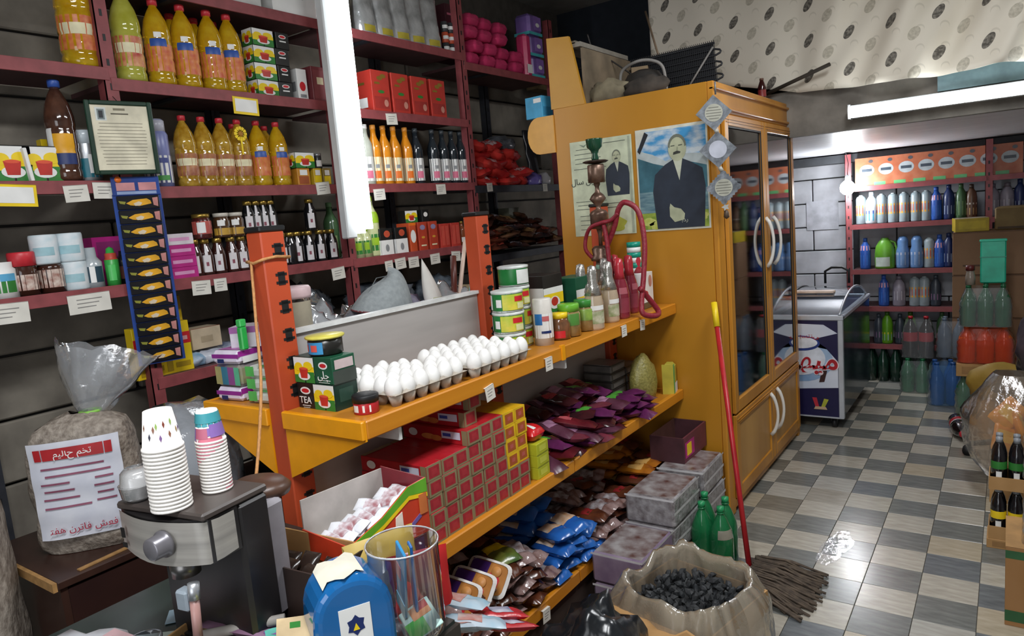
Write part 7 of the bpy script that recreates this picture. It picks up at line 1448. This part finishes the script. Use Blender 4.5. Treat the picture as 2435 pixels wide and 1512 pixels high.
def bf(u,v):
    a = 2*PI*u; pf = .06+.16*math.sin(PI*min(1,v*.9+.08))**.7; nz = noise.noise(Vector((math.cos(a)*2,math.sin(a)*2,v*4)))
    return ((pf*math.cos(a))*(1+.2*nz), pf*math.sin(a)*(1+.2*nz), .55*v)
b = MB(); b.grid(32,16,bf,film('#e0d0bc',.86,.10,.45)); b.obj('film',ob)
KOP = pouch('orpk',.16,.13,.05,mat('#d8801c',.3,h2='#e0a02c',scale=6,bump=.4),mat('#e8b84a',.3),121,.006)
for i,(x,y,z,a) in enumerate(((.0,4.40,.20,.2),(.02,4.44,.26,1.0),(-.02,4.40,.32,.5),(.03,4.42,.38,1.4),(.0,4.44,.44,.1))): put('snack_packet','packet','orange snack packet inside the large clear bag, %s'%['lowest','second','third','fourth','topmost'][i],KOP,(x,y,z),rot=(1.2,.2*i,a),group='orange packets in the clear bag')
put('carton','box','brown carton under the bag of orange packets',boxkit('uob',.26,.26,.118,CBD,[('L',.1,.2,.9,.8,mat('#9a7446',.7))]),(.06,4.42,0))
# black bags hanging above right
single('bin_bag','shiny dark bag stacked at the right edge beside the orange pack','bag',lump('dbag',.34,.30,.50,mat('#241f22',.2,h2='#5a5058',scale=6,bump=.9),131,.25,2.0,4),(.22,5.0,.50))
put('carton','box','dark carton column under the shiny dark bag at right edge',boxkit('dcc',.34,.30,.498,mat('#3a2f2a',.6),[('L',.1,.2,.9,.8,mat('#4a3c34',.6))]),(.24,5.0,0))
# bottle trays at the right
def btray(key,m,bandm,capm,nx=3,ny=2,H=.235):
    def fn():
        L_ = []; W_,D_ = nx*.066+.01,ny*.066+.01
        t = MB(); t.box((-W_/2,-D_/2,0),(W_/2,-D_/2+.004,.06),CBD); t.box((-W_/2,D_/2-.004,0),(W_/2,D_/2,.06),CBD); t.box((-W_/2,-D_/2+.004,0),(-W_/2+.004,D_/2-.004,.06),CBD); t.box((W_/2-.004,-D_/2+.004,0),(W_/2,D_/2-.004,.06),CBD); t.box((-W_/2+.004,-D_/2+.004,0),(W_/2-.004,D_/2-.004,.004),CBD); L_.append(('tray',t,None,[]))
        for i in range(nx):
            for j in range(ny):
                X = Matrix.Translation(((i-(nx-1)/2)*.066,(j-(ny-1)/2)*.066,.005)); b = MB(); b.lathe([(r_*.031,z*H) for r_,z in [(0,0),(1,0),(1,.6),(.8,.72),(.42,.85),(.4,.9)]],m,14,X); L_.append(('bottle',b,None,[]))
                q = MB(); q.lathe([(.0315,.09),(.0315,.125)],bandm,14,X,cap=False); q.lathe([(.0316,.05),(.0316,.08)],WHL,5,X,a0=-110,a1=-70,cap=False); L_.append(('label',q,None,[]))
                c = MB(); c.lathe([(.014,.9*H),(.014,.99*H),(0,H)],capm,10,X); L_.append(('cap',c,None,[]))
        return L_
    return kit(key,fn)
KTD = btray('trd',mat('#17161a',.15,coat=.5),GRL,mat('#8a8e94',.3)); KTY = btray('try',mat('#17161a',.15,coat=.5),YLL,mat('#8a8e94',.3))
put('bottle_tray','tray','brown tray of dark bottles with yellow band on the floor at right edge',KTY,(.04,3.80,.045)); put('carton','box','flat brown carton under the trays of dark bottles at right',boxkit('ubt',.22,.15,.044,CBD,[('L',.1,.2,.9,.8,mat('#9a7446',.7))]),(.04,3.80,0))
put('bottle_tray','tray','brown tray of dark bottles with green band stacked on the yellow-banded one',KTD,(.04,3.80,.282))
gp = boxkit('grstripe',.34,.30,.315,mat('#94693a',.7,h2='#a0764a',scale=5),[('L',0,.86,1,.96,mat('#2a5a34',.6)),('L',0,.06,1,.2,mat('#2a5a34',.6)),('F',0,.86,1,.96,mat('#2a5a34',.6)),('F',0,.06,1,.2,mat('#2a5a34',.6)),('T',0,0,1,1,mat('#a8804e',.7))])
put('carton','box','brown carton with green stripes at the bottom right edge',gp,(.172,3.21,0))
put('soda_pack','pack','cola bottle pack with red labels on the green-striped carton',bpack('cpk2',COK,2,2,.045,.25,FW,None,None,(.55,.68,CKR,CKR)),(.15,3.18,.3165))
put('soda_pack','pack','red-orange labelled bottle pack topping the right edge stack',bpack('cpk3',mat('#c8502c',.2,coat=.5),2,2,.045,.25,FW,None,None,(.05,.6,mat('#c8502c',.4),WHL)),(.15,3.18,.57))

# shallow puddle left by the mop, and scraps of paper beside it
b = MB(); n_ = 40; pl = []
for i in range(n_):
    a = 2*PI*i/n_; r_ = 1+.28*noise.noise(Vector((math.cos(a)*1.6,math.sin(a)*1.6,2)))
    pl.append((.060*r_*math.cos(a)*(1 if i%2 else .97)+.02*math.sin(a), .19*r_*math.sin(a)))
wm = mat('#77787a',.02,var=.1,alpha=1); 
b.prism(pl,.0012,film('#ffffff',.95,.03,.12),Matrix.Translation((-.665,3.44,.0003))); tag(b.obj('water_puddle'),'shiny puddle of water on the checkered floor right of the mop','puddle')
for i,(x,y,r_) in enumerate(((-.735,3.10,.022),(-.685,3.02,.02))):
    b = MB(); b.lathe([(r_,0),(r_,.0015),(0,.002)],mat('#b5ab9c',.7),14,Matrix.Translation((x,y,.0005))@Matrix.Diagonal((1.3+i*.6,.9,1,1))); tag(b.obj('paper_scrap'),['round beige scrap on the floor beside the mop','longer beige scrap on the floor below the round one'][i],'scrap')
